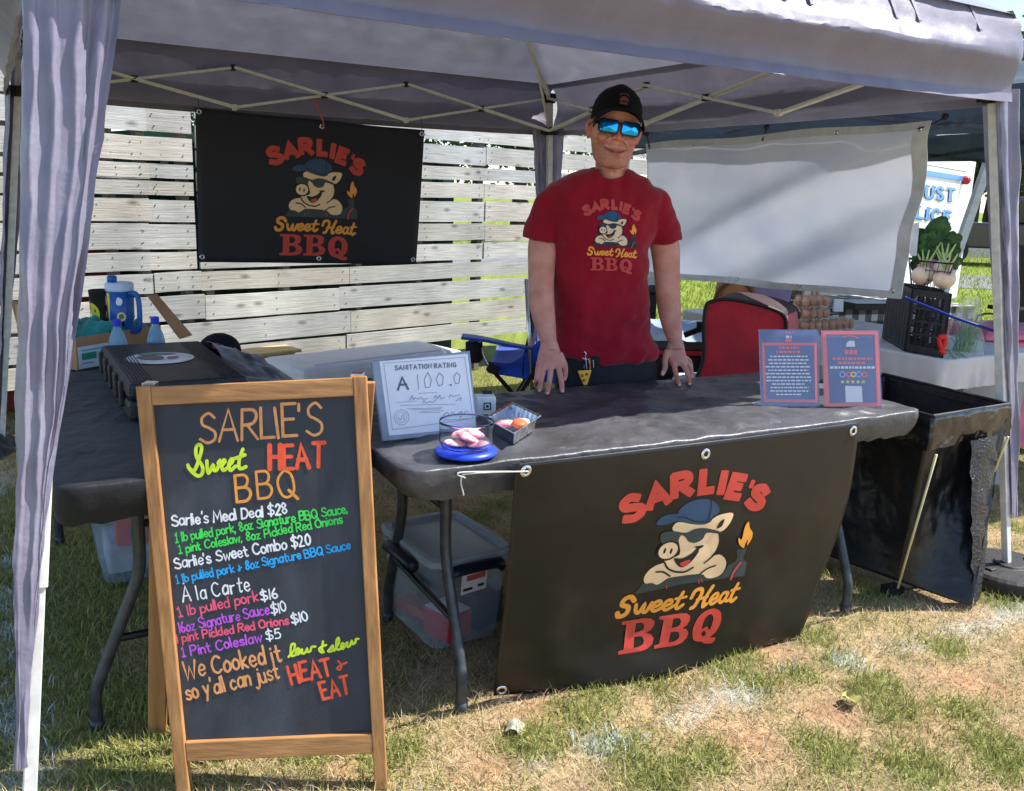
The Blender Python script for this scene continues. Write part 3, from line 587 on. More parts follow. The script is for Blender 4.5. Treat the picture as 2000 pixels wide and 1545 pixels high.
def valance(k):
    a0, b0 = CORN[k]; a1, b1 = CORN[(k+1) % 4]; out = (te if a0 == a1 else tn)*(a0 if a0 == a1 else b0)
    def pt(u, prof, j):
        s = math.sin(math.pi*u); s = s**.5; d, z = prof
        bump = .35+.65*s; w_ = nz((u*9+k*7, z*5, k), 1, 4)+.35*max(0, 1-abs(nz((u*16+z*14, z*9-u*7, k+5), 1, 2))*3)-.1
        sag = -.045*s*(1 if .5 < j < 4.5 else .35)*(j > .5)
        c = (CORN[k], CORN[(k+1) % 4]); P = TP(a0+(a1-a0)*u, b0+(b1-b0)*u, 0)
        cor = .012*(1-s)
        k0 = 1 if j > 0 else 0; return P+out*((d*bump+cor+.009*w_*s)*k0-.03*(1-k0))+UP*(z+sag+.012*w_*s*(0 < j < 9)+.012*(1-k0))
    N = 150
    mb = MB(); mb.add([pt(i/N, p, j) for j, p in enumerate(PROF) for i in range(N+1)], [(j*(N+1)+i, j*(N+1)+i+1, (j+1)*(N+1)+i+1, (j+1)*(N+1)+i) for j in range(len(PROF)-1) for i in range(N)])
    o = mb.build('valance', m_can, tent, smooth=True); mb2 = MB()
    hp = [(.018, 1.842), (.026, 1.842), (.048, 1.811), (.038, 1.811)]
    mb2.loft([[pt(i/N, p, 9) for p in hp] for i in range(N+1)]); h = mb2.build('hem', m_can, o)
    if k == 0:
        for t in (.62, .655, .78, .815, .92):
            q0 = pt(t, PROF[0], 0)+out*.006; q1 = pt(t, PROF[2], 2)+out*.006; mb3 = MB(); mb3.bar(q0, q1, .014, .004, up=out); mb3.build('tie_strap', m_can, o)
for k in range(4): valance(k)
zt, zb_ = 2.03, 1.83; IN = .965
for k in range(4):
    A, B = CORN[k], CORN[(k+1) % 4]
    st = [tuple(A[i]+(B[i]-A[i])*t for i in (0, 1)) for t in (0, 1/3, 2/3, 1)]
    q = lambda i, z: TP(st[i][0]*IN, st[i][1]*IN, z)
    off = (te if A[0] == B[0] else tn)*(A[0] if A[0] == B[0] else A[1])*.011
    for i in range(3):
        mb = MB(); mb.bar(q(i, zt)+off, q(i+1, zb_)+off, .014, .034, up=off.normalized()); mb.build('truss_bar', m_cream, tent, bevel=.002)
        mb = MB(); mb.bar(q(i, zb_)-off, q(i+1, zt)-off, .014, .034, up=off.normalized()); mb.build('truss_bar', m_cream, tent, bevel=.002)
        c = (q(i, zt)+q(i+1, zb_))/2; mb = MB(); mb.box(c, (.03, .04, .034), rotz(TY)); mb.tube([c-off*2.6, c+off*2.6], .006, 8); mb.build('bracket', m_blk, tent, bevel=.004)
    for i in (1, 2):
        for z in (zt, zb_):
            c = q(i, z); mb = MB(); mb.box(c, (.022, .034, .03), rotz(TY)); mb.tube([c-off*2.4, c+off*2.4], .006, 8); mb.build('bracket', m_blk if z == zt else m_cream, tent, bevel=.003)
def legtop(a, b): return TP(a*IN, b*IN, 2.06)
for a, b in CORN:
    T = legtop(a, b); Bq = TP(a, b, 0, HB); f = lambda z: Bq+(T-Bq)*(z/2.06)
    rot = rotz(TY)
    mb = MB(); mb.loft([[f(z)+rot @ Vector((x, y, 0)) for x, y in ((-.017, -.017), (.017, -.017), (.017, .017), (-.017, .017))] for z in (.62, 2.06)])
    lg = mb.build('leg', m_white, tent, bevel=.003)
    mb = MB(); mb.loft([[f(z)+rot @ Vector((x, y, 0)) for x, y in ((-.013, -.013), (.013, -.013), (.013, .013), (-.013, .013))] for z in (.02, .66)])
    mb.box(f(.01), (.07, .07, .012), rot); mb.build('lower_leg', m_white, lg, bevel=.002)
    for z in (zt, zb_):
        mb = MB(); mb.box(f(z), (.056, .056, .06 if z == zt else .05), rot)
        for d in (te*-a, tn*-b): mb.bar(f(z), f(z)+d*.06, .026, .036)
        mb.build('corner_joint', m_blk, tent, bevel=.004)
    pk = TP(0, 0, ZP-.06); q = f(zt); mid = q+(pk-q)*.34
    mb = MB(); mb.bar(q, mid, .02, .03); mb.bar(mid, pk, .016, .022); mb.build('rafter', m_cream, tent, bevel=.002)
    mb = MB(); mb.bar(f(zb_), q+(pk-q)*.19, .012, .02); mb.build('strut', m_cream, tent, bevel=.002)
    # fabric sleeve on the leg
    CS = [(1, -.03), (.86, -.008), (.7, -.036), (.52, -.006), (.34, -.04), (.1, -.012), (-.15, -.044), (-.5, -.02), (-.75, -.046), (-1, -.02), (-1, 0), (-.8, .03), (-.95, .06), (-.75, .1)]
    CS = [p[:2] for p in cr([Vector((*p, 0)) for p in CS], 5)]
    wR, wL = {(-1, -1): (.108, .066), (1, -1): (.03, .11), (1, 1): (.12, .06), (-1, 1): (.08, .05)}[(a, b)]
    ZK = [1.86, 1.5, 1.18, .78, .47, .26]; KR = [.98, .74, .52, .14, -.06, -.17]; KL = [1, .9, .8, .6, .46, .34]
    def cur(u, v):
        i = u*(len(CS)-1); i0 = min(int(i), len(CS)-2); x = CS[i0][0]+(CS[i0+1][0]-CS[i0][0])*(i-i0); y = CS[i0][1]+(CS[i0+1][1]-CS[i0][1])*(i-i0)
        z = 1.86+(.26-1.86)*v; kr = float(np.interp(-z, [-q for q in ZK], KR)); kl = float(np.interp(-z, [-q for q in ZK], KL))
        xx = x*wR*kr if x > 0 else x*wL*kl; xx += (1-kl)*-.012
        sy = kl; tw = .009*nz((v*6, u*2.6+a*3, b*5), 1, 4)+.0028*nz((v*22+u*9, u*7-v*9, 2), 1, 2); pl = .3+1.25*abs(nz((u*2.6, v*3.4, a+b*2), 1, 3))
        yy = -.026+(y+.026)*pl if y < 0 else y*sy
        yo = yy*(.5+.5*sy)
        if y < 0 and -.045 < xx < .045: yo = min(yo, -.024)
        return f(z)+te*(-a*xx+tw)+tn*(-b*yo+tw*.3)
    MB().sheet(cur, len(CS)-1, 60).build('leg_sleeve', m_cur, tent, smooth=True)
mb = MB(); mb.lathe([(.05, ZP-.1), (.055, ZP-.06), (.03, ZP-.02)], (TK.x, TK.y, 0), 12); mb.build('peak_hub', m_blk, tent)
# weight on the right front foot
pw = TP(1, -1, 0, HB)
o = MB(); o.lathe([(.175, .0), (.19, .012), (.19, .05), (.175, .062), (.06, .066), (.055, .075), (.028, .075)], pw, 36)
for k in range(4): o.box(pw+Vector((.12*math.cos(k*1.57+.5), .12*math.sin(k*1.57+.5), .066)), (.03, .03, .01), rotz(k*1.57+.5))
tag(o.build('tent_weight', M('weight_black', S(46, 44, 44), S(30, 29, 30), 14, .55, bump=.2), None, bevel=.004), 'round black weight plate on the right front foot of the tent', 'tent weight')

m_leg = M('grey_blue_tube', S(74, 78, 84), S(54, 57, 62), 30, .38, metal=.3); m_legb = M('black_tube', S(22, 22, 24), S(14, 14, 16), 30, .4)
# ---------------- the neighbour's dark tent on the right ----------------
NT = TP(1, -1, 0)+te*.8-tn*.1
m_ncan = M('slate_polyester', S(58, 74, 84), S(48, 62, 72), 5, .6, bump=.4, bscale=8, transl=.12)
nt_ = thing('canopy_tent', 'dark slate canopy of the neighbouring stall behind the white banner', 'canopy tent', NT)
NP = lambda a, b, z: NT+te*(a*2.4)+tn*(b*3.5)+UP*z
def nroof(u, v):
    a, b = u*2-1, v*2-1; m = max(abs(a), abs(b)); p = NP(u, v, 1.98+.35*(1-m)); p.z += .03*nz((p.x*1.5, p.y*1.5, 2)); return p
MB().sheet(nroof, 40, 40).build('roof_fabric', m_ncan, nt_, smooth=True)
for (a0, b0), (a1, b1) in (((0, 0), (0, 1)), ((0, 1), (1, 1)), ((1, 1), (1, 0)), ((1, 0), (0, 0))):
    def vf(u, v):
        p = NP(a0+(a1-a0)*u, b0+(b1-b0)*u, 1.98-.2*v); return p+UP*(.01*nz((u*6, v, a0)))*v+te*.02*nz((u*7, v*2, b0+a1*3))
    MB().sheet(vf, 40, 4).build('valance', m_ncan, nt_, smooth=True)
for (a0, b0), (a1, b1) in (((0, 1), (1, 1)), ((1, 1), (1, 0)), ((0, 0), (0, 1))):
    for i in range(2):
        for z0, z1 in ((1.93, 1.72), (1.72, 1.93)):
            p = NP(a0+(a1-a0)*i/2, b0+(b1-b0)*i/2, z0); q = NP(a0+(a1-a0)*(i+1)/2, b0+(b1-b0)*(i+1)/2, z1); mb = MB(); mb.bar(p, q, .014, .02); mb.build('truss_bar', m_leg, nt_)
m_pale = M('pale_blue_steel', S(206, 220, 230), S(186, 200, 214), 20, .4)
la, lb = V(1936, 300, 7.0), V(1776, 764, 7.0)
mb = MB(); mb.bar(la, lb, .06, .06); mb.box(lb, (.12, .12, .02)); mb.build('leg', m_pale, nt_, bevel=.004)
for a, b in ((0, .97),):
    mb = MB(); mb.bar(NP(a, b, 0), NP(a, b, 1.98), .034, .034); mb.build('leg', m_pale, nt_, bevel=.004)

# ---------------- folding tables and their black cloths ----------------
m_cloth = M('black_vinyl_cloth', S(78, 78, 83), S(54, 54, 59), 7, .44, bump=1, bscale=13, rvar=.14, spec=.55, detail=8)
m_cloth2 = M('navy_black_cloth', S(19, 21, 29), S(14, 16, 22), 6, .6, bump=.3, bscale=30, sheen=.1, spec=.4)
m_top = M('grey_table_top', S(170, 172, 172), S(150, 152, 152), 40, .6)
def rrect(c, ex, ey, L, W, z, r=.04, n=5):
    o = []
    for cx, cy, a0 in ((1, -1, -90), (1, 1, 0), (-1, 1, 90), (-1, -1, 180)):
        for i in range(n): a = R(a0+90*i/(n-1)); o.append(Vector((c.x, c.y, z))+ex*(cx*(L/2-r)+r*math.cos(a))+ey*(cy*(W/2-r)+r*math.sin(a)))
    return o
def folding_table(org, ex, ey, L, W, label, zt=.742, inset=.19, legmat=m_leg, ends=(0, 1)):
    t = thing('folding_table', label, 'folding table', org+ex*L/2+ey*W/2)
    rot = Matrix((ex, ey, UP)).transposed()
    mb = MB(); c_ = org+ex*L/2+ey*W/2; mb.loft([rrect(c_, ex, ey, L-q-.02, W-q-.02, z, .07, 8) for q, z in ((.02, zt-.055), (0, zt-.045), (0, zt-.022), (.02, zt-.014))]); mb.build('table_top', m_top, t)
    for k in ends:
        x = inset if k == 0 else L-inset; s = 1 if k == 0 else -1; ps = []
        for y, d in ((.06, 1), (W-.06, -1)):
            foot = org+ex*x+ey*y
            pts = [foot+ey*.13*d+UP*(zt-.04), foot+ey*.13*d+UP*.47, foot+ey*.118*d+UP*.40, foot+ey*.02*d+UP*.16, foot+UP*.1, foot+UP*.0]
            mb = MB(); mb.tube(cr(pts[:3], 4)+cr(pts[3:], 4), .0165, 12); mb.tube([foot, foot+UP*.03], .019, 12); mb.build('leg', legmat, t, smooth=True)
            ps.append((foot, d))
        f0, f1 = ps[0][0], ps[1][0]
        mb = MB(); mb.tube([f0+ey*.13+UP*.56, f1-ey*.13+UP*.56], .011, 8); mb.build('cross_bar', m_legb, t)
        mb = MB(); mb.tube([f0+ey*.06+UP*.25, f1-ey*.06+UP*.25], .011, 8); mb.build('cross_bar', m_legb, t)
        c = (f0+f1)/2; mb = MB(); mb.bar(c+UP*.56, c+ex*s*.13+UP*.62, .03, .016); mb.bar(c+ex*s*.12+UP*.615, c+ex*s*.36+UP*.72, .03, .016); mb.tube([c+ex*s*.125-ey*.03+UP*.618, c+ex*s*.125+ey*.03+UP*.618], .012, 8); mb.build('folding_brace', m_legb, t)
    return t
def cloth(name, org, ex, ey, L, W, drop, label, mat, amp=.012, seed=0, zt=.746, tuck=.02, crease=(), wr=.004):
    R0 = .06; pr = []
    for cx, cy, a0 in ((L-R0, R0, -90), (L-R0, W-R0, 0), (R0, W-R0, 90), (R0, R0, 180)):
        for i in range(9): a = R(a0+i*90/8); pr.append(Vector((cx+R0*math.cos(a), cy+R0*math.sin(a))))
    P = []
    for a, b in zip(pr, pr[1:]+pr[:1]):
        n = max(1, int((b-a).length/.012)); P += [a+(b-a)*i/n for i in range(n)]
    n = len(P); c = Vector((L/2, W/2)); mb = MB(); rings = []
    def hgt(q):
        f = min(1, min(q.x, q.y, L-q.x, W-q.y)/.05)
        h = nz((q.x*4+seed, q.y*6, 0), 1, 4)*.6
        for sc, am, k in ((3.1, 1.0, 0), (6.3, .55, 3), (11, .3, 7)): h += am*max(0, 1-abs(nz((q.x*sc+seed, q.y*sc*1.3+q.x*sc*.35, k), 1, 2))*3.2)
        h = wr*h*(.25+.75*f)
        for cx in crease: h += .0025*math.exp(-((q.x-cx)/.006)**2)
        return h
    lv = [(.02, 0)]+[(t, 0) for t in np.linspace(.06, .985, 34)]+[(1.0, .0015)]+[(1.004, .005), (1.0075, .011), (1.009, .02)]+[(1.009, .02+(drop-.02)*q) for q in (.15, .3, .45, .6, .8, 1)]
    for j, (s, d) in enumerate(lv):
        r = []
        for k, p in enumerate(P):
            q = c+(p-c)*min(s, 1); o = (p-c).normalized()
            ed = max(0, (d-.02)/max(drop-.02, .01)) if d > .02 else 0
            u = k*.012
            wv = math.sin(u*62+4*nz((u*4, seed, 0)))*.5+.8*nz((u*9, seed+d*9, 1), 1, 3)+.4*nz((u*24, seed+d*20, 2), 1, 2)
            z = zt-d+hgt(q)*(1 if d < .01 else .5)+.008*wv*ed
            q2 = q+o*((s-1)*.6 if s > 1 else 0)+o*(amp*wv*min(1, ed*1.6)-tuck*ed*ed)
            r.append(org+ex*q2.x+ey*q2.y+UP*z)
        rings.append(r)
    mb.loft(rings, cap=False); mb.f.append(tuple(range(n-1, -1, -1))); mb.m.append(0)
    return tag(mb.build(name, mat, None, smooth=True), label, 'tablecloth')
be = Vector((math.cos(.487), math.sin(.487), 0)); bn = Vector((-be.y, be.x, 0)); FF = Vector((-.099, 2.232, 0))
FO = FF-be*.19-bn*.028; FL_, FW_ = 1.897, .724
folding_table(FO, be, bn, FL_, FW_, 'folding table with curved tube legs under the front black cloth')
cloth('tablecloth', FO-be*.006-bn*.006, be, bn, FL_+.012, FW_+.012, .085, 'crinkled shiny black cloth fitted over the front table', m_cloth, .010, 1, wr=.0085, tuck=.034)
LO = G(108, 955, .745); LO.z = 0; LR = LO+te*.76
folding_table(LR, tn, -te, 1.83, .76, 'folding table under the dark cloth at the left side of the stall', inset=.2)
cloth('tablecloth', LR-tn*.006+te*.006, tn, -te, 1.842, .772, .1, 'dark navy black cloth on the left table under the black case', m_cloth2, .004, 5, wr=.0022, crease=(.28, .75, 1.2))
# ---------------- banners ----------------
m_ban = M('black_banner_vinyl', S(28, 27, 26), S(22, 21, 21), 4, .36, bump=.3, bscale=5, spec=.5, rvar=.08)
m_ban2 = M('black_banner_matte', S(24, 27, 38), S(19, 21, 30), 5, .6, bump=.2, bscale=5)
m_steel = M('steel', (.72, .72, .72), (.6, .6, .6), 30, .25, metal=1)
ink = lambda n, r, g, b, rough=.5: M('ink_'+n, S(r, g, b), S(max(0, r-6), max(0, g-6), max(0, b-6)), 8, rough)
I_red, I_pch, I_blu, I_org, I_drk, I_gry, I_tng = ink('red', 200, 70, 58), ink('peach', 240, 205, 160), ink('blue', 46, 76, 108), ink('orange', 238, 160, 62), ink('dark', 30, 30, 28), ink('slate', 58, 68, 70), ink('tongue', 215, 70, 70)
def grommet(p, n, r=.016, parent=None):
    n = n.normalized(); x = n.cross(UP).normalized(); y = n.cross(x); mb = MB(); k = 18; rings = []
    for rr, d in ((r*.45, .001), (r*.55, .004), (r*.8, .004), (r, .001)):
        rings.append([p+x*rr*math.cos(2*math.pi*i/k)+y*rr*math.sin(2*math.pi*i/k)+n*d for i in range(k)])
    mb.loft(rings, cap=False); return mb.build('grommet', m_steel, parent, smooth=True)
def surf(fn, u, v, s=1):
    p = fn(u, v); a = fn(u+.002, v)-p; b = fn(u, v+.002)-p; n = a.cross(b).normalized(); 
    return p, (n if n.dot(EYE-p) > 0 else -n)
# front banner
bTL, bTR, bBL, bBR = G(1003, 904, .75), G(1672, 823, .75), G(966, 1362, .006), G(1562, 1243, .006)
bout = (bTR-bTL).cross(UP).normalized(); bout = bout if bout.dot(EYE-bTL) > 0 else -bout
bTL += bout*.012; bTR += bout*.012
def BF(u, v):
    rt = bTR.lerp(bBR, v)+be*(.125*math.sin(math.pi*min(1, max(0, v)))*.42)*1.0
    lf = bTL.lerp(bBL, v)
    p = lf.lerp(rt, u)
    w_ = math.sin(math.pi*min(1, max(0, u)))
    out = .02*w_*math.sin(math.pi*v)+.012*math.sin(u*8+v*4)*v+.055*v**5*w_+.03*math.exp(-((u-.12)/.07)**2)*v**2*math.sin(math.pi*v*.9)+.02*nz((u*2.4, v*2, 3), 1, 3)*v
    z = -.003*w_*(1-v)**3
    return p+bout*out+UP*z
bn_ = thing('banner', 'black barbecue banner with pig emblem hanging from the front table down to the grass', 'banner', bTL.lerp(bBR, .5), 'black barbecue banners')
MB().sheet(BF, 80, 60).build('panel', m_ban, bn_, smooth=True, thick=.0012, offset=0)
for u, v in ((.025, .03), (.5, .05), (.98, .035), (.02, .975)): grommet(surf(BF, u, v)[0]+surf(BF, u, v)[1]*.0015, surf(BF, u, v)[1], .017, bn_)
def LG(fn, u0=-.012, v0=.0, vs=1.0):
    def f(x, y): return surf(fn, (114+.1747*x)/440+u0, vs*(18+.1747*y)/287+v0)
    return f
L1, L2, L3 = logo_parts(I_red, I_pch, I_blu, I_org, I_drk, I_gry, I_tng)
LGf = LG(BF, -.024, -.012, .945)
lay('name_lettering', L1, LGf, bn_, .0022, 0, 45); lay('lower_lettering', L2, LGf, bn_, .0022, .0002, 45); lay('pig_emblem', L3, LGf, bn_, .0016, .0004, 45)
# cord holding its left corner to the table cloth
q = surf(BF, .025, .03)[0]
mb = MB(); mb.tube(cr([q+bout*.008, q+bout*.02-be*.02+UP*.006, FO+be*.16-bn*.02+UP*.73, FO+be*.14-bn*.016+UP*.715, FO+be*.15-bn*.012+UP*.67]), .0022, 6); mb.tube(cr([q+bout*.008, FO+be*.155-bn*.02+UP*.735, FO+be*.13-bn*.016+UP*.73, FO+be*.15-bn*.02+UP*.72]), .0022, 6)
simple('tie_cord', 'pale cord tying the left corner of the front banner to the table', 'cord', mb, M('pale_cord', S(210, 210, 205), None, 30, .6), smooth=True)
# rear banner
RP = TP(0, 1, 0)-tn*.07; RN = -tn
rq = {k: PL(*p, RP, RN) for k, p in dict(TL=(381, 210), TR=(829, 254), BL=(388, 512), BR=(813, 516)).items()}
def BR_(u, v):
    p = rq['TL'].lerp(rq['TR'], u).lerp(rq['BL'].lerp(rq['BR'], u), v)
    return p+RN*(.02*math.sin(math.pi*u)*math.sin(math.pi*v)+.008*math.sin(u*7+v*3)*v)+UP*(-.004*math.sin(2*math.pi*u)**2*(1-v))
bn2 = thing('banner', 'black barbecue banner with pig emblem hanging from the rear truss before the fence', 'banner', rq['TL'].lerp(rq['BR'], .5), 'black barbecue banners')
MB().sheet(BR_, 40, 30).build('panel', m_ban2, bn2, smooth=True, thick=.0012, offset=0)
for u, v in ((.014, .025), (.52, .045), (.986, .03), (.014, .965), (.52, .965), (.982, .965)): s_ = surf(BR_, u, v); grommet(s_[0]+s_[1]*.0015, s_[1], .014, bn2)
LGr = LG(BR_)
lay('name_lettering', L1, LGr, bn2, .003, 0, 60); lay('lower_lettering', L2, LGr, bn2, .003, .0003, 60); lay('pig_emblem', L3, LGr, bn2, .002, .0007, 60)
mb = MB(); p = surf(BR_, .525, .045)[0]; tp_ = V(617, 198, p.y-.0); mb.tube([p+RN*.006, p+RN*.012+UP*.02, tp_+RN*.004], .005, 8); mb.ball(tp_, .012, 6)
simple('zip_tie', 'orange tie holding up the middle of the rear black banner', 'tie', mb, M('orange_tie', S(190, 90, 60), None, 20, .5))
mb = MB()
for u in (.014, .986): p = surf(BR_, u, .025)[0]; mb2 = MB(); mb2.tube([p, p+UP*.03+RN*.006, p+UP*.09-RN*.01], .002, 6); simple('cord', 'thin cord holding the %s top corner of the rear banner' % ('left' if u < .5 else 'right'), 'cord', mb2, m_blk)
# white banner, seen from its back
wc = dict(TL=V(1262, 281, 5.02), TR=V(1825, 234, 3.52), BL=V(1268, 541, 5.0), BR=V(1760, 584, 3.66))
wn = te*-1
def BW(u, v):
    p = wc['TL'].lerp(wc['TR'], u).lerp(wc['BL'].lerp(wc['BR'], u), v)
    d = (1-u)*.9-(v-.1)                 # the long diagonal fold from the top right corner
    fold = .035*math.exp(-((d-.02)/.13)**2)-.028*math.exp(-((d+.22)/.16)**2)+.02*math.exp(-((d+.5)/.1)**2)
    return p+wn*(fold*2.4*(.25+.75*math.sin(math.pi*min(1, max(0, u)))) + .02*math.sin(math.pi*u)*math.sin(math.pi*v)+.006*nz((u*5, v*4, 2), 1, 3))+UP*(.006*math.sin(u*12)*(1-v)**4)
m_wban = M('white_banner_back', S(232, 235, 242), S(220, 225, 236), 3, .3, bump=.2, bscale=10, transl=.34)
bn3 = thing('banner', 'plain white back of a vinyl banner hung along the right side of the stall', 'banner', wc['TL'].lerp(wc['BR'], .5))
MB().sheet(BW, 70, 40).build('panel', m_wban, bn3, smooth=True, thick=.0012, offset=0)
m_hemw = M('white_hem', S(206, 208, 212), None, 20, .4)
for a in ((0, 0, 1, .045), (0, .955, 1, 1), (.965, 0, 1, 1)):
    mb = MB(); mb.sheet(lambda u, v: surf(BW, a[0]+(a[2]-a[0])*u, a[1]+(a[3]-a[1])*v)[0]+surf(BW, a[0]+(a[2]-a[0])*u, a[1]+(a[3]-a[1])*v)[1]*.0022, 60 if a[2]-a[0] > .5 else 3, 3 if a[2]-a[0] > .5 else 50); mb.build('hem', m_hemw, bn3, smooth=True)
for u, v in ((.02, .03), (.22, .03), (.5, .03), (.74, .03), (.978, .04), (.4, .965), (.68, .965), (.972, .955)): s_ = surf(BW, u, v); grommet(s_[0]+s_[1]*.003, s_[1], .011, bn3)
for lab, u, e in (('right', .978, V(1846, 228, 3.5)), ('left', .02, V(1263, 262, 5.0)), ('middle', .5, None)):
    p = surf(BW, u, .04)[0]; e = e or p+UP*.06+te*.01; mb = MB(); mb.tube(cr([p+wn*.01, p.lerp(e, .5)-UP*.004, e]), .0035, 6); mb.ball(e, .014, 6); simple('ball_bungee', 'black ball bungee holding the %s of the white banner top' % lab, 'bungee', mb, m_blk, smooth=True)

# ---------------- chalkboard A-frame ----------------
def OAK(name, c1, c2, ax):
    st = [30, 30, 30]; st[ax] = 2.2
    return M(name, c1, c2, 1.6, .5, bump=.25, bscale=2, stretch=tuple(st), detail=8, lo=.3, hi=.7)
m_oakz = OAK('oak_upright', S(186, 136, 84), S(146, 100, 58), 2); m_oakx = OAK('oak_rail', S(190, 140, 88), S(150, 104, 62), 0)
sBL, sBR, sTL, sTR = G(345, 1560), G(757, 1542), V(264, 755, 2.045), V(716, 734, 2.125)
sn = (sBR-sBL).cross(sTL-sBL).normalized(); sn = sn if sn.dot(EYE-sBL) > 0 else -sn
sTR = PL(716, 734, sBL, sn)
sg = thing('chalkboard_sign', 'wooden A-frame chalkboard with a handwritten coloured menu', 'chalkboard sign', (sBL+sBR)/2)
sb = lambda u, v: (sBL.lerp(sBR, u)).lerp(sTL.lerp(sTR, u), v)
def slab(name, corners, th, mat, back=0, bevel=.003):
    c = list(corners); mb = MB(); mb.hexa([p-sn*(th+back) for p in c], [p-sn*back for p in c]); return mb.build(name, mat, sg, bevel=bevel)
pw_ = .062; v0, v1 = .088, .134
slab('stile', (sb(0, 0), sb(pw_, 0), sb(pw_, 1), sb(0, 1)), .032, m_oakz); slab('stile', (sb(1-pw_, 0), sb(1, 0), sb(1, 1), sb(1-pw_, 1)), .032, m_oakz)
slab('rail', (sb(pw_, .953), sb(1-pw_, .953), sb(1-pw_, .998), sb(pw_, .998)), .03, m_oakx, .001); slab('rail', (sb(pw_, v0), sb(1-pw_, v0), sb(1-pw_, v1+.002), sb(pw_, v1+.002)), .03, m_oakx, .001)
m_slate = M('chalkboard_slate', S(50, 54, 62), S(80, 85, 94), 4.5, .6, bump=.06, bscale=200, lo=.48, hi=.8, spec=.45, stretch=(1.6, 1, .7), rvar=.08)
slab('board', (sb(pw_, v1), sb(1-pw_, v1), sb(1-pw_, .955), sb(pw_, .955)), .008, m_slate, .014, 0)
bkn = Vector((sn.x, sn.y, 0)).normalized()
for u in (.02, .93):
    foot = G(288, 1436) if u < .5 else G(288, 1436)+(sBR-sBL)*.96
    tp2 = sb(u+.02, .985)-sn*.036; d = (sBR-sBL).normalized()*.045; n2 = (-bkn)*.022; mb = MB(); mb.hexa([foot, foot+d, foot+d+n2, foot+n2], [tp2, tp2+d, tp2+d+n2, tp2+n2]); mb.build('rear_leg', m_oakz, sg, bevel=.003)
ra_ = G(288, 1436).lerp(sb(.04, .985)-sn*.04, .17); d = (sBR-sBL)*.95; mb = MB(); mb.bar(ra_+d*.03-bkn*.012, ra_+d-bkn*.012, .022, .045); mb.build('rear_rail', m_oakx, sg, bevel=.003)
ra2 = G(288, 1436).lerp(sb(.04, .985)-sn*.04, .93); mb = MB(); mb.bar(ra2+d*.03-bkn*.012, ra2+d-bkn*.012, .022, .045); mb.build('rear_rail', m_oakx, sg, bevel=.003)
for u in (.045, .955): mb = MB(); mb.box(sb(u, .985)-sn*.036, (.03, .03, .05)); mb.build('hinge', m_steel, sg, bevel=.002)
ck = lambda n, r, g, b: M('chalk_'+n, S(r, g, b), S(int(r*.9), int(g*.9), int(b*.9)), 60, .85)
c_or, c_or2, c_yg, c_rd, c_wh, c_gr, c_bl, c_pk, c_pu = ck('peach', 238, 165, 105), ck('orange', 240, 160, 72), ck('lime', 212, 238, 60), ck('red', 248, 96, 62), ck('white', 238, 242, 246), ck('green', 70, 232, 92), ck('blue', 40, 176, 250), ck('pink', 245, 96, 130), ck('purple', 205, 96, 232)
bp0 = sBL-sn*.014
def onb(x, y): return PL(x, y, bp0, sn), sn
LINES = [
 ("SARLIE'S", (391, 863), (628, 849), 60, 6.6, c_or, .16), ('HEAT', (527, 915), (633, 911), 47, 10, c_rd, .22), ('BBQ', (463, 980), (579, 967), 51, 6.4, c_or2, .3),
 ("Sarlie's Meal Deal $28", (337, 1028), (561, 1003), 23, 5, c_wh, .17), ('1 lb pulled pork, 8oz Signature BBQ Sauce,', (344, 1059), (679, 1001), 19, 4.1, c_gr, .16),
 ('1 pint Coleslaw, 8oz Pickled Red Onions', (351, 1081), (669, 1021), 18, 3.9, c_gr, .17), ("Sarlie's Sweet Combo $20", (343, 1111), (607, 1063), 23, 4.6, c_wh, .18),
 ('1 lb pulled pork + 8oz Signature BBQ Sauce', (346, 1139), (685, 1072), 18, 3.9, c_bl, .17), ('X la Carte', (358, 1176), (489, 1153), 28, 4.6, c_wh, .26),
 ('1 lb pulled pork', (351, 1205), (505, 1173), 22, 4.2, c_pk, .18), ('$|6', (511, 1174), (543, 1168), 21, 4.4, c_wh, .2),
 ('|6oz Signature Sauce', (352, 1236), (526, 1198), 22, 3.8, c_pu, .18), ('$|0', (531, 1200), (560, 1193), 22, 4.4, c_wh, .2),
 ('| pint Pickled Red Onions', (347, 1255), (564, 1218), 18, 4.4, c_pk, .18), ('$|0', (571, 1218), (602, 1211), 21, 4.6, c_wh, .2),
 ('1 Pint Coleslaw', (357, 1283), (512, 1252), 21, 4.2, c_pu, .2), ('$5', (521, 1251), (549, 1246), 21, 4.6, c_wh, .2),
 ('We Cooked it', (362, 1327), (550, 1290), 34, 5.4, c_or, .2), ("so y'all can just", (366, 1366), (546, 1325), 30, 5, c_or, .19),
 ('HEAT', (570, 1335), (648, 1316), 34, 6.8, c_rd, .22), ('+', (659, 1310), (681, 1303), 26, 5, c_rd, .1), ('EAT', (632, 1366), (684, 1353), 33, 6.8, c_rd, .24)]
for tx, p0, p1, h, wd, mt, gp in LINES:
    lay('chalk_lettering', [(hand(tx, p0, p1, h*(.9 if h < 24 else 1), wd*(.73 if h < 30 else .86), gp, 0, .05), mt)], onb, sg, .0012, 0)
def path(pts, wd, k=6): return ribbon([p[:2] for p in cr([Vector((*p, 0)) for p in pts], k)], wd)
zz = lambda a, ox, oy: [(ox+x*.2006, oy+y*.2006) for x, y in a]
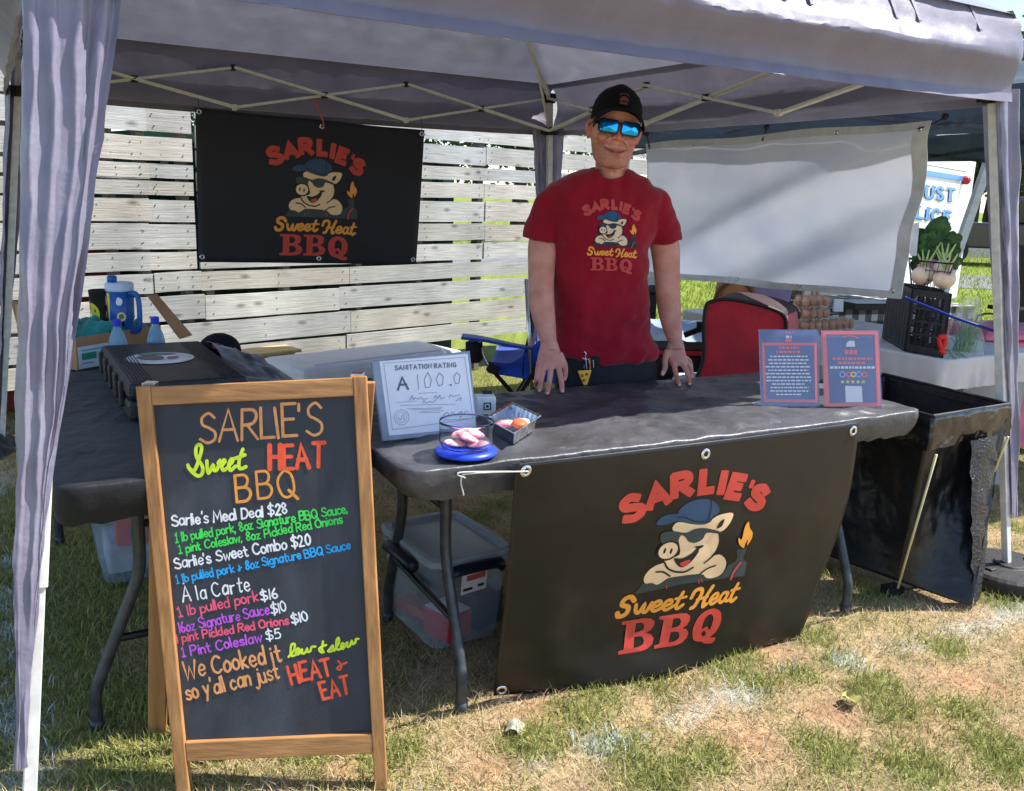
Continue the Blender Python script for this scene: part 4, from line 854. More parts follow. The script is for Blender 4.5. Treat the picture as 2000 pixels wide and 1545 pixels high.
sweet = [zz(a, 320, 780) for a in ([(235, 640), (250, 670), (300, 690), (350, 560), (370, 470), (345, 440), (315, 470), (320, 560), (375, 650), (375, 720), (335, 745), (280, 710), (240, 660)],
   [(420, 600), (425, 680), (440, 715), (480, 640), (490, 690), (520, 680), (545, 600), (530, 620)], [(555, 650), (595, 610), (585, 590), (565, 640), (580, 690), (630, 660)], [(630, 650), (670, 605), (660, 580), (635, 630), (650, 690), (700, 650)],
   [(770, 485), (735, 590), (735, 665), (765, 672), (800, 655)], [(690, 575), (740, 560), (790, 540)])]
lay('chalk_lettering', [([path(a, 7) for a in sweet], c_yg)], onb, sg, .0012, 0)
slow = [zz(a, 320, 1080) for a in ([(1215, 1010), (1265, 950), (1275, 890), (1245, 890), (1235, 950), (1245, 1000), (1290, 985), (1320, 940), (1300, 930), (1285, 970), (1310, 985), (1345, 940), (1345, 975), (1375, 970), (1395, 930), (1400, 960), (1425, 955), (1440, 915), (1475, 910)],
   [(1550, 860), (1540, 930), (1555, 965), (1525, 960), (1515, 930), (1550, 905), (1580, 895)],
   [(1600, 955), (1645, 900), (1640, 950), (1610, 960)], [(1660, 950), (1705, 870), (1700, 825), (1680, 860), (1685, 935), (1720, 930), (1750, 885), (1735, 880), (1725, 915), (1745, 930), (1785, 870), (1785, 910), (1810, 905), (1830, 855), (1840, 885), (1865, 870), (1870, 840), (1895, 835)])]
lay('chalk_lettering', [([path(a, 4.6) for a in slow], c_yg)], onb, sg, .0012, 0)
# rubbed chalk smudges are part of the slate's own texture

# ---------------- things on the front table ----------------
ZT = .752
def panel_on(px_corners, lean, zb=ZT):
    """BL, BR on the table; TL, TR behind them by lean metres"""
    BL, BR = G(*px_corners[0], zb), G(*px_corners[1], zb)
    n = (BR-BL).cross(UP).normalized(); n = n if n.dot(EYE-BL) > 0 else -n
    TL = V(*px_corners[2], BL.y+lean); pn = (BR-BL).cross(TL-BL).normalized(); pn = pn if pn.dot(EYE-BL) > 0 else -pn
    TR = PL(*px_corners[3], BL, pn); return BL, BR, TL, TR, pn
m_paper = M('certificate_paper', S(232, 234, 240), S(226, 228, 236), 30, .5); m_pewter = M('pewter_frame', S(150, 160, 176), S(130, 140, 158), 20, .4)
BL, BR, TL, TR, cn_ = panel_on(((748, 862), (933, 842), (726, 705), (918, 685)), .07)
ct = thing('certificate_frame', 'framed food sanitation rating certificate leaning on the front table', 'certificate', (BL+BR)/2)
def quad(name, corners, n, th, mat, parent, out=0, bevel=0):
    mb = MB(); mb.hexa([p-n*(th-out) for p in corners], [p+n*out for p in corners]); return mb.build(name, mat, parent, bevel=bevel)
quad('frame', (BL, BR, TR, TL), cn_, .014, m_pewter, ct, bevel=.002)
cq = lambda x, y: (PL(x, y, BL, cn_), cn_)
pc = [(760, 851), (930, 835), (913, 691), (741, 706)]
quad('paper', [cq(*p)[0] for p in pc], cn_, .001, m_paper, ct, .001)
z8 = lambda a: [(720+x*.18, 680+y*.18) for x, y in a]
I_pr = ink('print_grey', 96, 104, 124); I_pr2 = ink('print_light', 150, 156, 172)
P8 = []
P8 += hand('SANITATION RATING', *z8([(285, 240), (945, 205)]), 8.6, 1.7, .34, 0, 0)
P8 += [ribbon(z8(a), 4.2) for a in ([(315, 455), (360, 320), (425, 445)], [(335, 400), (405, 395)])]
P8 += [ribbon(z8(a), 1.0) for a in ([(525, 290), (540, 450)], [(640, 265), (600, 340), (615, 430), (660, 425), (680, 350), (640, 265)], [(765, 270), (730, 340), (760, 415), (800, 395), (805, 310), (765, 270)], [(950, 265), (920, 320), (940, 390), (975, 380), (990, 300), (950, 265)])]
P8 += [ribbon(z8([(885, 398), (892, 404)]), 3)]
P8 += [path(z8(a), .9, 4) for a in ([(440, 570), (470, 515), (480, 560), (500, 540), (540, 555), (560, 530), (590, 555), (640, 545)], [(705, 550), (725, 515), (740, 545), (770, 512), (775, 550), (820, 535)], [(870, 540), (885, 510), (920, 525), (985, 505)], [(580, 600), (600, 570), (620, 600), (660, 580), (690, 590), (735, 560)], [(940, 575), (965, 560), (985, 545), (1000, 540), (990, 570)], [(800, 735), (850, 700), (880, 740), (910, 695), (950, 740), (980, 700), (1010, 690), (985, 760), (1050, 690), (1075, 685)])]
P9 = [ribbon(z8(a), .9) for a in ([(160, 165), (1040, 100), (1130, 770), (255, 885), (160, 165)], [(340, 622), (940, 608)], [(300, 590), (520, 575)], [(415, 660), (800, 648)], [(470, 672), (780, 660)], [(570, 690), (810, 676)], [(545, 700), (770, 700)], [(540, 492), (740, 482)], [(800, 790), (1080, 770)])]
P9 += [path(z8([(355+80*math.cos(t), 752+82*math.sin(t)) for t in [i*.52 for i in range(13)]]), .9, 3), path(z8([(355+55*math.cos(t), 752+56*math.sin(t)) for t in [i*.52 for i in range(13)]]), .7, 3), path(z8([(320, 750), (345, 780), (370, 720), (385, 790)]), .9)]
lay('certificate_print', [(P9, I_pr2), (P8, I_pr)], cq, ct, .0022, .0003)
b0 = (BL+BR)/2-cn_*.014; mb = MB(); mb.bar(b0+(TL-BL)*.6, Vector((b0.x, b0.y, ZT+.004))-Vector((cn_.x, cn_.y, 0)).normalized()*.1, .05, .004); mb.build('easel_back', m_pewter, ct)
# leaflet signs in clear holders
m_acr = M('clear_acrylic', (.95, .96, .98), (.93, .94, .97), 3, .03, trans=1, ior=1.3, spec=.5)
m_leaf1 = M('leaflet_blue', S(112, 122, 166), S(96, 106, 150), 4, .2); I_sal = ink('salmon', 236, 120, 124, .3); I_wht = ink('leaflet_white', 224, 228, 240, .3); I_yel = ink('star_yellow', 240, 215, 130, .3); I_lb = ink('leaflet_lightblue', 150, 170, 225, .3)
def leaflet(pxc, label, kind):
    BL, BR, TL, TR, n = panel_on(pxc, .045)
    t = thing('leaflet_sign', label, 'sign', (BL+BR)/2, 'printed signs in clear holders')
    cor = (BL, BR, TR, TL); quad('print', cor, n, .0015, m_leaf1, t)
    mid = sum(cor, Vector())/4; quad('holder', [mid+(p-mid)*1.012+n*.0034 for p in cor], n, .0012, m_acr, t)
    fo = Vector((n.x, n.y, 0)).normalized(); mb = MB(); mb.hexa([BL-n*.002, BR-n*.002, BR-n*.002-UP*.003, BL-n*.002-UP*.003], [BL-fo*.07-UP*.001, BR-fo*.07-UP*.001, BR-fo*.07-UP*.003, BL-fo*.07-UP*.003]); mb.build('holder_foot', m_acr, t)
    f = lambda x, y: (PL(x, y, BL, n), n); zq = lambda a: [(1470+x*.135, 630+y*.135) for x, y in a]
    bars = lambda L, h: [zq([(a, y-h), (b, y-h+dy), (b, y+h+dy), (a, y+h)]) for a, b, y, dy in L]
    rr = random.Random(3)
    def words(x0, x1, y, h, dy=0, lo=25, hi=70):
        o = []; x = x0
        while x < x1-10:
            w_ = min(rr.uniform(lo, hi), x1-x); o.append(zq([(x, y-h), (x+w_, y-h), (x+w_, y+h), (x, y+h)])); x += w_+14
        return o
    if kind == 0:
        fr = [zq([(128, 290), (925, 295), (940, 1155), (160, 1150)]), zq([(170, 330), (888, 330), (905, 1115), (195, 1108)])]
        body = []
        for i, (a, b) in enumerate([(240, 800), (210, 820), (230, 790), (180, 840), (215, 815), (180, 855), (190, 850), (190, 860), (270, 770), (250, 815), (245, 810), (330, 720)]): body += words(a+8, b-8, 490+i*50, 10)
        body += words(478, 560, 208, 18, 0, 40, 60)
        lay('leaflet_print', [(fr, I_sal, True), (words(380, 665, 365, 17)+words(340, 695, 425, 17)+words(470, 565, 255, 22, 0, 95, 95)+words(470, 565, 145, 8), I_sal), (body, I_wht)], f, t, .0004, .0002)
    else:
        fr = [zq([(1005, 118), (1812, 118), (1850, 1208), (1045, 1215)]), zq([(1062, 172), (1760, 172), (1795, 1160), (1110, 1165)])]
        st = []
        for i in range(5):
            cx, cy = 1298+i*75, 858; st.append([((1470+(cx+(34 if k % 2 == 0 else 15)*math.sin(k*.628))*.135), 630+(cy-(34 if k % 2 == 0 else 15)*math.cos(k*.628))*.135) for k in range(10)])
        arch = [ribbon(zq([(1310+i*38, 222-math.sin((i+.5)/6*3.14)*30), (1332+i*38, 222-math.sin((i+.9)/6*3.14)*30)]), 2.6, 3) for i in range(6)]
        lay('leaflet_print', [(fr, I_sal, True), (arch+words(1330, 1510, 425, 34, 0, 52, 52)+words(1150, 1735, 522, 18, 0, 30, 70)+words(1240, 1640, 584, 16, 0, 30, 70), I_sal),
             (words(1120, 1765, 650, 17, 0, 22, 55)+[zq([(1345, 350), (1360, 290), (1400, 262), (1470, 265), (1480, 350)])]+[zq([(1335, 915), (1575, 920), (1590, 1150), (1345, 1155)])], I_wht), (st, I_yel),
             ([ribbon(zq([(cx+34*math.cos(a*.7), 750+34*math.sin(a*.7)) for a in range(10)]), 2.6, 3) for cx in (1385, 1615)], I_sal), ([ribbon(zq([(cx+34*math.cos(a*.7), 750+34*math.sin(a*.7)) for a in range(10)]), 2.6, 3) for cx in (1455,)], I_yel),
             ([ribbon(zq([(cx+38*math.cos(a*.7), 750+38*math.sin(a*.7)) for a in range(10)]), 2.6, 3) for cx in (1295, 1535)], I_lb)], f, t, .0004, .0002)
leaflet(((1486, 794), (1600, 794), (1482, 644), (1597, 644)), 'blue printed sign in a clear holder with a pink frame round its text', 0)
leaflet(((1610, 794), (1722, 794), (1604, 646), (1716, 646)), 'blue printed sign in a clear holder with five stars and a wide pink border', 1)
# card reader box
cb = G(932, 812, ZT); mb = MB(); rr_ = rotz(.487-.3)
t = thing('card_reader_box', 'small white card reader box with a square mark beside the certificate', 'box', cb+Vector((.03, .03, 0)))
c0 = cb+Vector((.022, .03, .03)); mb.box(c0, (.062, .05, .06), rr_); mb.build('body', M('white_card', S(236, 236, 240), S(226, 226, 232), 30, .5), t, bevel=.004)
mb = MB(); mb.box(c0+rr_ @ Vector((.01, .02, .034)), (.03, .012, .012), rr_); mb.build('clip', m_blk, t, bevel=.002)
fnb = rr_ @ Vector((0, -1, 0)); fcx = rr_ @ Vector((1, 0, 0)); pcc = c0+fnb*.025
def onr(x, y): return pcc+fcx*x+UP*y, fnb
rq_ = lambda r, k: [(k+x*r, y*r) for x, y in ((-1, -1), (1, -1), (1, 1), (-1, 1))]
lay('square_mark', [([rq_(.012, .004), rq_(.0085, .004)], I_drk, True), ([rq_(.004, .004)], I_drk)], onr, t, .001, .0002)
# glass bowl with a blue lid below and iced patties inside
gb = G(910, 886, ZT); gb.z = ZT
t = thing('glass_bowl', 'clear round glass bowl standing on a bright blue lid', 'bowl', gb)
m_blid = M('blue_lid', S(38, 72, 210), S(32, 62, 190), 20, .35); m_gls = M('bowl_glass', (.96, .98, 1), (.95, .97, 1), 3, .02, trans=1, ior=1.25, spec=.5)
MB().lathe([(.05, .0), (.082, .003), (.085, .008), (.08, .013), (.074, .018), (.04, .0185)], gb, 40).build('lid', m_blid, t, smooth=True)
MB().lathe([(.062, .02), (.07, .024), (.0725, .04), (.073, .085), (.0735, .092), (.0705, .092), (.0695, .085), (.069, .042), (.0665, .03), (.058, .026)], gb, 48, cap=False).build('glass_wall', m_gls, t, smooth=True)
m_pink = M('pink_onion', S(246, 196, 206), S(226, 120, 140), 60, .5, lo=.45, hi=.6)
for k, (dx, dy, dz, a) in enumerate([(-.03, -.01, .03, .1), (.032, -.012, .03, -.15), (0, .028, .034, .2), (.004, -.006, .046, .35), (-.014, .014, .05, -.2), (.02, .02, .052, .3)]):
    mb = MB(); c = gb+Vector((dx, dy, dz)); mb.ball(c, (.03, .024, .009), 8, rot=Matrix.Rotation(a, 3, 'Y')); tag(mb.build('onion_slice', m_pink, None, smooth=True), 'pink and white slice %s in the glass bowl' % ['at the left', 'at the right', 'at the back', 'in the middle', 'on top at the left', 'on top at the right'][k], 'food slice', 'pink slices in the glass bowl')
# foil tray
A_, B_, C_ = G(947, 846, ZT), G(1003, 878, ZT), G(1054, 842, ZT); D_ = A_+C_-B_
t = thing('foil_tray', 'small crinkled foil loaf tray with wrapped food beside the glass bowl', 'tray', (A_+C_)/2)
m_foil = M('foil', (.8, .8, .82), (.66, .67, .7), 40, .22, metal=1, bump=.5, bscale=40); mid = (A_+C_)/2
def trr(s, z, k=0):
    o = []; cs = [A_, B_, C_, D_]
    for a, b in zip(cs, cs[1:]+cs[:1]):
        for i in range(12): p = mid+(a.lerp(b, i/12)-mid)*(s+(.018 if i % 2 else 0)*k); o.append(Vector((p.x, p.y, ZT+z)))
    return o
mb = MB(); mb.loft([trr(.05, .003), trr(.74, .003), trr(.78, .004, 1), trr(.93, .044, 1), trr(.97, .046, 1), trr(1.03, .048), trr(1.04, .046)], cap=False); mb.build('tray', m_foil, t, thick=.0006)
mb = MB(); ls = [tuple(mid+Vector((.07*math.cos(a)*r, .05*math.sin(a)*r, ZT-mid.z+.03+.008*nz((a, r, 1))))) for r in (.2, .6, 1) for a in [i*.52 for i in range(12)]]
for k, (dx, dy, dz, mat_, nm, lb) in enumerate([(-.025, .0, .026, m_pink, 'food_packet', 'pink wrapped packet in the foil tray'), (.02, -.012, .03, ink('orange_packet', 232, 110, 70), 'food_packet', 'orange wrapped packet on top in the foil tray'), (.02, .03, .026, M('white_packet', S(240, 232, 232), S(225, 205, 205), 30, .5), 'food_packet', 'white wrapped packet at the back of the foil tray')]):
    mb = MB(); mb.ball(mid+Vector((dx, dy, ZT-mid.z+dz)), (.034, .024, .012), 8, rot=rotz(.5+k)); tag(mb.build(nm, mat_, None, smooth=True), lb, 'packet')
# ---------------- left table: case, box, bottles, tumblers ----------------
ZL_ = .752
m_case = M('case_black', S(36, 37, 41), S(26, 27, 31), 20, .48, bump=.3, bscale=120)
cBL = G(195, 675, .865); ca = (G(262, 772, .865)-cBL); ca.z = 0; ca.normalize(); cb_ = Vector((-ca.y, ca.x, 0)); CLn, CW = .70, .34
t = thing('tool_case', 'black ribbed plastic tool case with an oval picture sticker on the left table', 'case', cBL+ca*CLn/2+cb_*CW/2)
rc = Matrix((ca, cb_, UP)).transposed(); cc = cBL+ca*CLn/2+cb_*CW/2
mb = MB(); mb.box(Vector((cc.x, cc.y, ZL_+.032)), (CLn, CW, .062), rc); mb.build('base', m_case, t, bevel=.014)
mb = MB(); mb.box(Vector((cc.x, cc.y, ZL_+.09)), (CLn, CW, .048), rc)
lidb = mb.build('lid', m_case, t, bevel=.014)
mb = MB()
for k in range(7): mb.bar(cBL+ca*.03+cb_*(.02+k*.009)+UP*.0015, cBL+ca*(CLn-.03)+cb_*(.02+k*.009)+UP*.0015, .004, .005)
for k in range(7): mb.bar(cBL+ca*.03+cb_*(CW-.02-k*.009)+UP*.0015, cBL+ca*(CLn-.03)+cb_*(CW-.02-k*.009)+UP*.0015, .004, .005)
mb.build('ribs', m_case, lidb)
for k in range(5):
    p = cBL+ca*(.07+k*.13)-cb_*.004; mb = MB(); mb.box(Vector((p.x, p.y, ZL_+.066)), (.05 if k % 2 else .03, .016, .075), rc); mb.build('latch', m_case, t, bevel=.005)
oc = G(313, 699, .8685)
def ov(r): return [oc+ca*(.105*r*math.cos(a))+cb_*(.105*r*math.sin(a)) for a in [i*.1309 for i in range(48)]]
mb = MB(); mb.add(ov(1), [tuple(range(48))]); mb.m = [0]
st = mb.build('oval_sticker', M('sticker_photo', S(214, 222, 232), S(150, 160, 166), 14, .35, lo=.4, hi=.7), t)
def onc(x, y): return oc+ca*y+cb_*x, UP
lay('sticker_picture', [([sm([(-.07, -.03), (-.03, -.05), (.01, -.02), (.0, .03), (-.05, .02)])], ink('brown', 110, 96, 92)), ([sm([(-.06, -.075), (.0, -.09), (.06, -.06), (.03, -.05), (-.04, -.055)])], ink('teal', 70, 130, 130)), ([sm([(.02, .0), (.05, -.01), (.055, .02), (.025, .03)])], ink('picture_red', 200, 84, 96))], onc, st, .0015, .0004)
# cap lying against the case and dark jacket
kc = G(430, 700, .8); kc = Vector((kc.x+.02, kc.y, 0))
m_jac = M('black_jacket', S(24, 24, 28), S(16, 16, 20), 8, .85, bump=.5, bscale=20, sheen=.4)
def jac(u, v):
    p = cBL+cb_*(CW+.0+.26*v)+ca*(-.02+.62*u); h = .135*(1-v)**.8*(.55+.45*math.sin(math.pi*min(1, u*1.2+.1)))+.02*nz((u*4, v*4, 7), 1, 3)*(.2+math.sin(math.pi*v))
    return Vector((p.x, p.y, ZL_+max(.004, h)))
tag(MB().sheet(jac, 40, 24).build('jacket', m_jac, None, smooth=True), 'dark jacket heaped along the right side of the black case', 'jacket')
hc = cBL+cb_*(CW+.055)+ca*.06; hc.z = ZL_+.085
t = thing('baseball_cap', 'black cap with a small pink emblem lying on the jacket beside the case', 'cap', hc)
m_cap = M('cap_navy', S(15, 17, 27), S(11, 13, 21), 20, .8, bump=.3, bscale=160, spec=.25)
mb = MB(); mb.ball(hc, (.085, .075, .062), 10, rot=rc); mb.build('crown', m_cap, t, smooth=True)
mb = MB(); mb.sheet(lambda u, v: hc+ca*(.06+.075*v*math.cos((u-.5)*1.9))+cb_*(.075*math.sin((u-.5)*2.4)*(1+.1*v))+UP*(.0-.03*v*v-.02*abs(u-.5)), 10, 5); mb.build('brim', m_cap, t, smooth=True, thick=.003)
def onk(x, y): return hc+Vector((-.01+x, -.02, .0))+ca*.02+UP*y, (EYE-hc).normalized()
lay('emblem', [([ell(0, .02, .016, .012)], ink('emblem_pink', 150, 70, 80))], onk, t, .074, 0)
# cardboard box with the teal cloth in it
xb = G(152, 724, ZL_); m_card = M('cardboard', S(176, 136, 100), S(156, 118, 84), 6, .85)
bx_a = (G(330, 690, ZL_)-xb); bx_a.z = 0; bx_a.normalize(); bx_b = Vector((-bx_a.y, bx_a.x, 0)); BWd, BD, BH = .40, .30, .12
t = thing('cardboard_box', 'open cardboard box with a white and green label on the left table', 'cardboard box', xb+bx_a*BWd/2+bx_b*BD/2)
P_ = lambda a, b, z: Vector((xb.x, xb.y, ZL_))+bx_a*a+bx_b*b+UP*z
mb = MB(); W_ = .006
for a0, b0, a1, b1 in ((0, 0, BWd, W_), (0, BD-W_, BWd, BD), (0, W_, W_, BD-W_), (BWd-W_, W_, BWd, BD-W_), (W_, W_, BWd-W_, BD-W_)):
    h = BH if (a1-a0 < .02 or b1-b0 < .02) else .006; mb.hexa([P_(a0, b0, .001), P_(a1, b0, .001), P_(a1, b1, .001), P_(a0, b1, .001)], [P_(a0, b0, h), P_(a1, b0, h), P_(a1, b1, h), P_(a0, b1, h)])
mb.build('carton', m_card, t)
mb = MB(); mb.hexa([P_(-.0, .0, BH), P_(-.002, BD, BH), P_(-.004, BD, BH), P_(-.004, 0, BH)], [P_(-.03, .03, BH+.06), P_(.0, BD, BH+.1), P_(-.004, BD, BH+.1), P_(-.034, .03, BH+.06)]); mb.hexa([P_(0, BD-.004, BH), P_(BWd*.62, BD-.004, BH), P_(BWd*.62, BD, BH), P_(0, BD, BH)], [P_(.02, BD+.05, BH+.1), P_(BWd*.6, BD+.05, BH+.1), P_(BWd*.6, BD+.055, BH+.1), P_(.02, BD+.055, BH+.1)])
mb.build('flap', m_card, t)
f0, f1 = V(350, 662, 3.5), V(287, 578, 3.62); dd = Vector((.012, .10, 0)); mb = MB(); mb.hexa([f0, f0+dd, f0+dd+Vector((.006, 0, 0)), f0+Vector((.006, 0, 0))], [f1, f1+dd*.7, f1+dd*.7+Vector((.006, 0, 0)), f1+Vector((.006, 0, 0))]); mb.build('flap', m_card, t)
def onx(x, y): return P_(x, 0, y), -bx_b
m_lab = M('label_white', S(214, 226, 234), S(200, 214, 224), 20, .5)
lay('label', [([[(.004, .004), (.14, .004), (.14, .085), (.004, .085)]], m_lab), ([[(.02, .035), (.085, .035), (.085, .06), (.02, .06)]], ink('label_green', 30, 150, 120)), ([[(.02, .068), (.11, .068), (.11, .072), (.02, .072)], [(.02, .02), (.07, .02), (.07, .024), (.02, .024)]], ink('label_blue', 80, 160, 180))], onx, t, .001, .0004)
def teal(u, v):
    p = P_(.02+(BWd-.04)*u, .01+(BD-.02)*v, BH-.02); return p+UP*(.055*math.sin(math.pi*u)**.5*math.sin(math.pi*v)**.5+.035*nz((u*3.5, v*3.5, 9), 1, 4))
tag(MB().sheet(teal, 36, 30).build('cloth', M('teal_cloth', S(18, 150, 140), S(10, 112, 108), 5, .8, bump=.4, bscale=14, sheen=.3), None, smooth=True), 'teal cloth bundled in the cardboard box behind the bottles', 'cloth')
# water bottles
m_wat = M('bottle_plastic', (.42, .72, .95), (.36, .66, .92), 3, .06, trans=.55, ior=1.15, alpha=.75); m_cap2 = M('bottle_cap_blue', S(28, 52, 205), S(24, 44, 190), 30, .35)
m_wlab = M('bottle_label_blue', S(24, 110, 200), S(16, 84, 180), 8, .35); m_liq = M('water_blue', (.45, .75, .95), (.4, .7, .92), 3, .02, trans=.7, ior=1.3)
wb = V(231, 680, 3.17); wb.z = 0
t = thing('water_bottle', 'left of the two blue capped water bottles, standing behind the black case', 'bottle', (wb.x, wb.y, ZL_), 'water bottles on the left table')
z0 = ZL_; mb = MB(); q = Vector((wb.x, wb.y, z0))
mb.lathe([(.026, 0), (.031, .006), (.031, .05), (.0295, .056), (.031, .062), (.0315, .105), (.028, .125), (.0185, .15), (.013, .162), (.012, .178)], q, 28); mb.build('body', m_wat, t, smooth=True)
MB().lathe([(.0322, .05), (.0322, .095)], q, 28, cap=False).build('label', m_wlab, t, smooth=True)
MB().lathe([(.0145, .168), (.0152, .17), (.0152, .19), (.0135, .193)], q, 24).build('cap', m_cap2, t, smooth=False)
def onw(x, y): a = x/.0322-2.0; return q+Vector((.0324*math.cos(a), .0324*math.sin(a), y)), Vector((math.cos(a), math.sin(a), 0))
lay('label_mark', [([[(i*.009-.02, .065), (i*.009-.015, .065), (i*.009-.015, .08-.004*(i % 2)), (i*.009-.02, .08-.004*(i % 2))] for i in range(6)], I_wht)], onw, t, .0006, 0, .006)
w2 = V(305, 672, 3.26)
dup(t, (w2.x, w2.y, ZL_), 'right of the two blue capped water bottles, standing behind the black case')
# big blue tumbler and black cup
tb = V(238, 640, 3.42); tb.z = 0; q = Vector((tb.x, tb.y, ZL_+.03))
t = thing('tumbler', 'tall blue handled tumbler covered in stickers behind the water bottles', 'tumbler', q)
m_tum = M('tumbler_blue', S(24, 92, 170), S(18, 78, 150), 20, .35, rvar=.1); m_tumw = M('tumbler_pale', S(190, 212, 232), S(170, 196, 222), 20, .4)
MB().lathe([(.034, 0), (.037, .005), (.038, .09), (.049, .13), (.05, .245)], q, 32).build('body', m_tum, t, smooth=True)
MB().lathe([(.0505, .235), (.0515, .238), (.0515, .262), (.046, .268), (.01, .268)], q, 32).build('lid', m_tumw, t, smooth=True)
mb = MB(); mb.lathe([(.017, .268), (.018, .29), (.01, .294)], q+Vector((-.022, -.01, 0)), 16); mb.build('spout', m_tum, t, smooth=True)
hx = Vector((.9, -.43, 0)); mb = MB(); mb.tube(cr([q+hx*.048+UP*.225, q+hx*.085+UP*.228, q+hx*.1+UP*.2, q+hx*.1+UP*.13, q+hx*.095+UP*.1, q+hx*.07+UP*.085, q+hx*.036+UP*.085], 6), (.008, .012), 10); mb.build('handle', m_tum, t, smooth=True)
def ont(x, y): a = x/.0505-1.72; r = .0505 if y > .13 else .038+max(0, (y-.09))*.28; return q+Vector((r*math.cos(a), r*math.sin(a), y)), Vector((math.cos(a), math.sin(a), 0))
rr = random.Random(5)
lay('sticker', [([[(-.028, .05), (-.012, .05), (-.012, .23), (-.028, .23)]], ink('sticker_yellow', 226, 206, 60)), ([sm([(.014, .19), (.03, .185), (.036, .205), (.02, .215)])], I_wht), ([ell(.03, .14, .016, .018), ell(-.04, .2, .012, .02), ell(-.043, .15, .01, .018)], I_pch),
   ([ell(.03, .142, .009, .01), sm([(.02, .1), (.03, .095), (.034, .115), (.022, .12)])], ink('sticker_green', 60, 130, 70)), ([ell(.034, .112, .006, .012), ell(-.042, .17, .008, .008)], I_drk), ([ell(.008, .1, .012, .013)], ink('sticker_purple', 120, 80, 130)), ([ell(-.045, .185, .007, .006)], I_red)], ont, t, .0008, .0004, .012)
cu = V(203, 650, 3.42); q2 = Vector((cu.x, cu.y, ZL_+.145))
t = thing('cup', 'black cup with a yellow smiling face in front of the blue tumbler', 'cup', q2)
mb = MB(); mb.lathe([(.036, -.048), (.037, 0), (.046, .118), (.047, .12), (.045, .121), (.043, .117), (.035, .004)], q2, 30); mb.build('body', m_blk, t, smooth=True)
def onq(x, y): a = x/.043-1.9; r = .0365+.0795*y; return q2+Vector((r*math.cos(a), r*math.sin(a), y)), Vector((math.cos(a), math.sin(a), .0))
lay('smiling_face', [([ell(-.012, .03, .034, .044)], ink('smiley_yellow', 222, 214, 60)), ([ell(-.026, .05, .003, .008), ell(.004, .045, .003, .008), so_([(-.03, .02), (-.01, .006), (.012, .018)], .004)], I_drk)], onq, t, .0008, .0005, .01)

# ---------------- coolers behind, by the fence ----------------
m_cool = M('cooler_grey', S(150, 156, 166), S(136, 142, 152), 12, .5); m_coolw = M('cooler_lid', S(212, 216, 224), S(200, 205, 214), 10, .4, bump=.05)
def cooler(name, label, c, ex, L, W, H, lidm, bodym, lidh=.08):
    ey = Vector((-ex.y, ex.x, 0)); rot = Matrix((ex, ey, UP)).transposed(); t = thing(name, label, 'cooler', (c.x, c.y, 0))
    f = lambda l, w_, z: [Vector((c.x, c.y, z))+ex*(x*l/2)+ey*(y*w_/2) for x, y in ((-1, -1), (1, -1), (1, 1), (-1, 1))]
    mb = MB(); mb.hexa(f(L*.93, W*.9, .0), f(L*.97, W*.96, H-lidh-.002)); mb.build('body', bodym, t, bevel=.02)
    mb = MB(); mb.hexa(f(L, W, H-lidh), f(L*.97, W*.94, H)); ld = mb.build('lid', lidm, t, bevel=.03)
    mb = MB(); mb.hexa(f(L*.8, W*.7, H-.002), f(L*.78, W*.66, H+.008)); mb.build('lid_panel', lidm, ld, bevel=.006)
    for s in (-1, 1):
        mb = MB(); a = Vector((c.x, c.y, H-.14))+ex*(s*L/2*.97); mb.tube(cr([a-ey*.1, a-ey*.09+ex*s*.035, a+ey*.09+ex*s*.035, a+ey*.1], 4), .012, 8); mb.build('handle', m_blk, t, smooth=True)
    for x in (-.25, .25):
        mb = MB(); mb.box(Vector((c.x, c.y, H-lidh-.01))+ex*(x*L)-ey*(W/2+.004), (.05, .02, .07), rot); mb.build('latch', m_blk, t, bevel=.004)
    return t
k1, k2, k3 = G(590, 724, .5), G(914, 684, .5), G(868, 658, .5)
ex = (k2-k1); ex.z = 0; Lc = ex.length; ex.normalize(); ey = Vector((-ex.y, ex.x, 0)); Wc = .48
cooler('cooler', 'long grey cooler with a pale lid between the fence and the man', k1+ex*Lc/2+ey*Wc/2, ex, Lc, Wc, .5, m_coolw, m_cool, .1)
k4 = G(470, 740, .42); cooler('cooler', 'smaller white cooler behind the black case near the fence', k4+ex*.1+ey*.32, ex, .5, .4, .44, m_coolw, M('cooler_white', S(206, 210, 218), S(190, 195, 205), 10, .45), .09)
mb = MB(); pb = V(522, 690, 5.35); pb.z = .22; mb.box(pb, (.3, .14, .44), rotz(FYAW)); mb.box(pb+UP*.225, (.36, .2, .02), rotz(FYAW)); simple('wooden_crate', 'pale wooden crate between the two coolers', 'crate', mb, M('pine', S(214, 186, 130), S(190, 160, 104), 8, .8, stretch=(1, 1, 8)), bevel=.003)

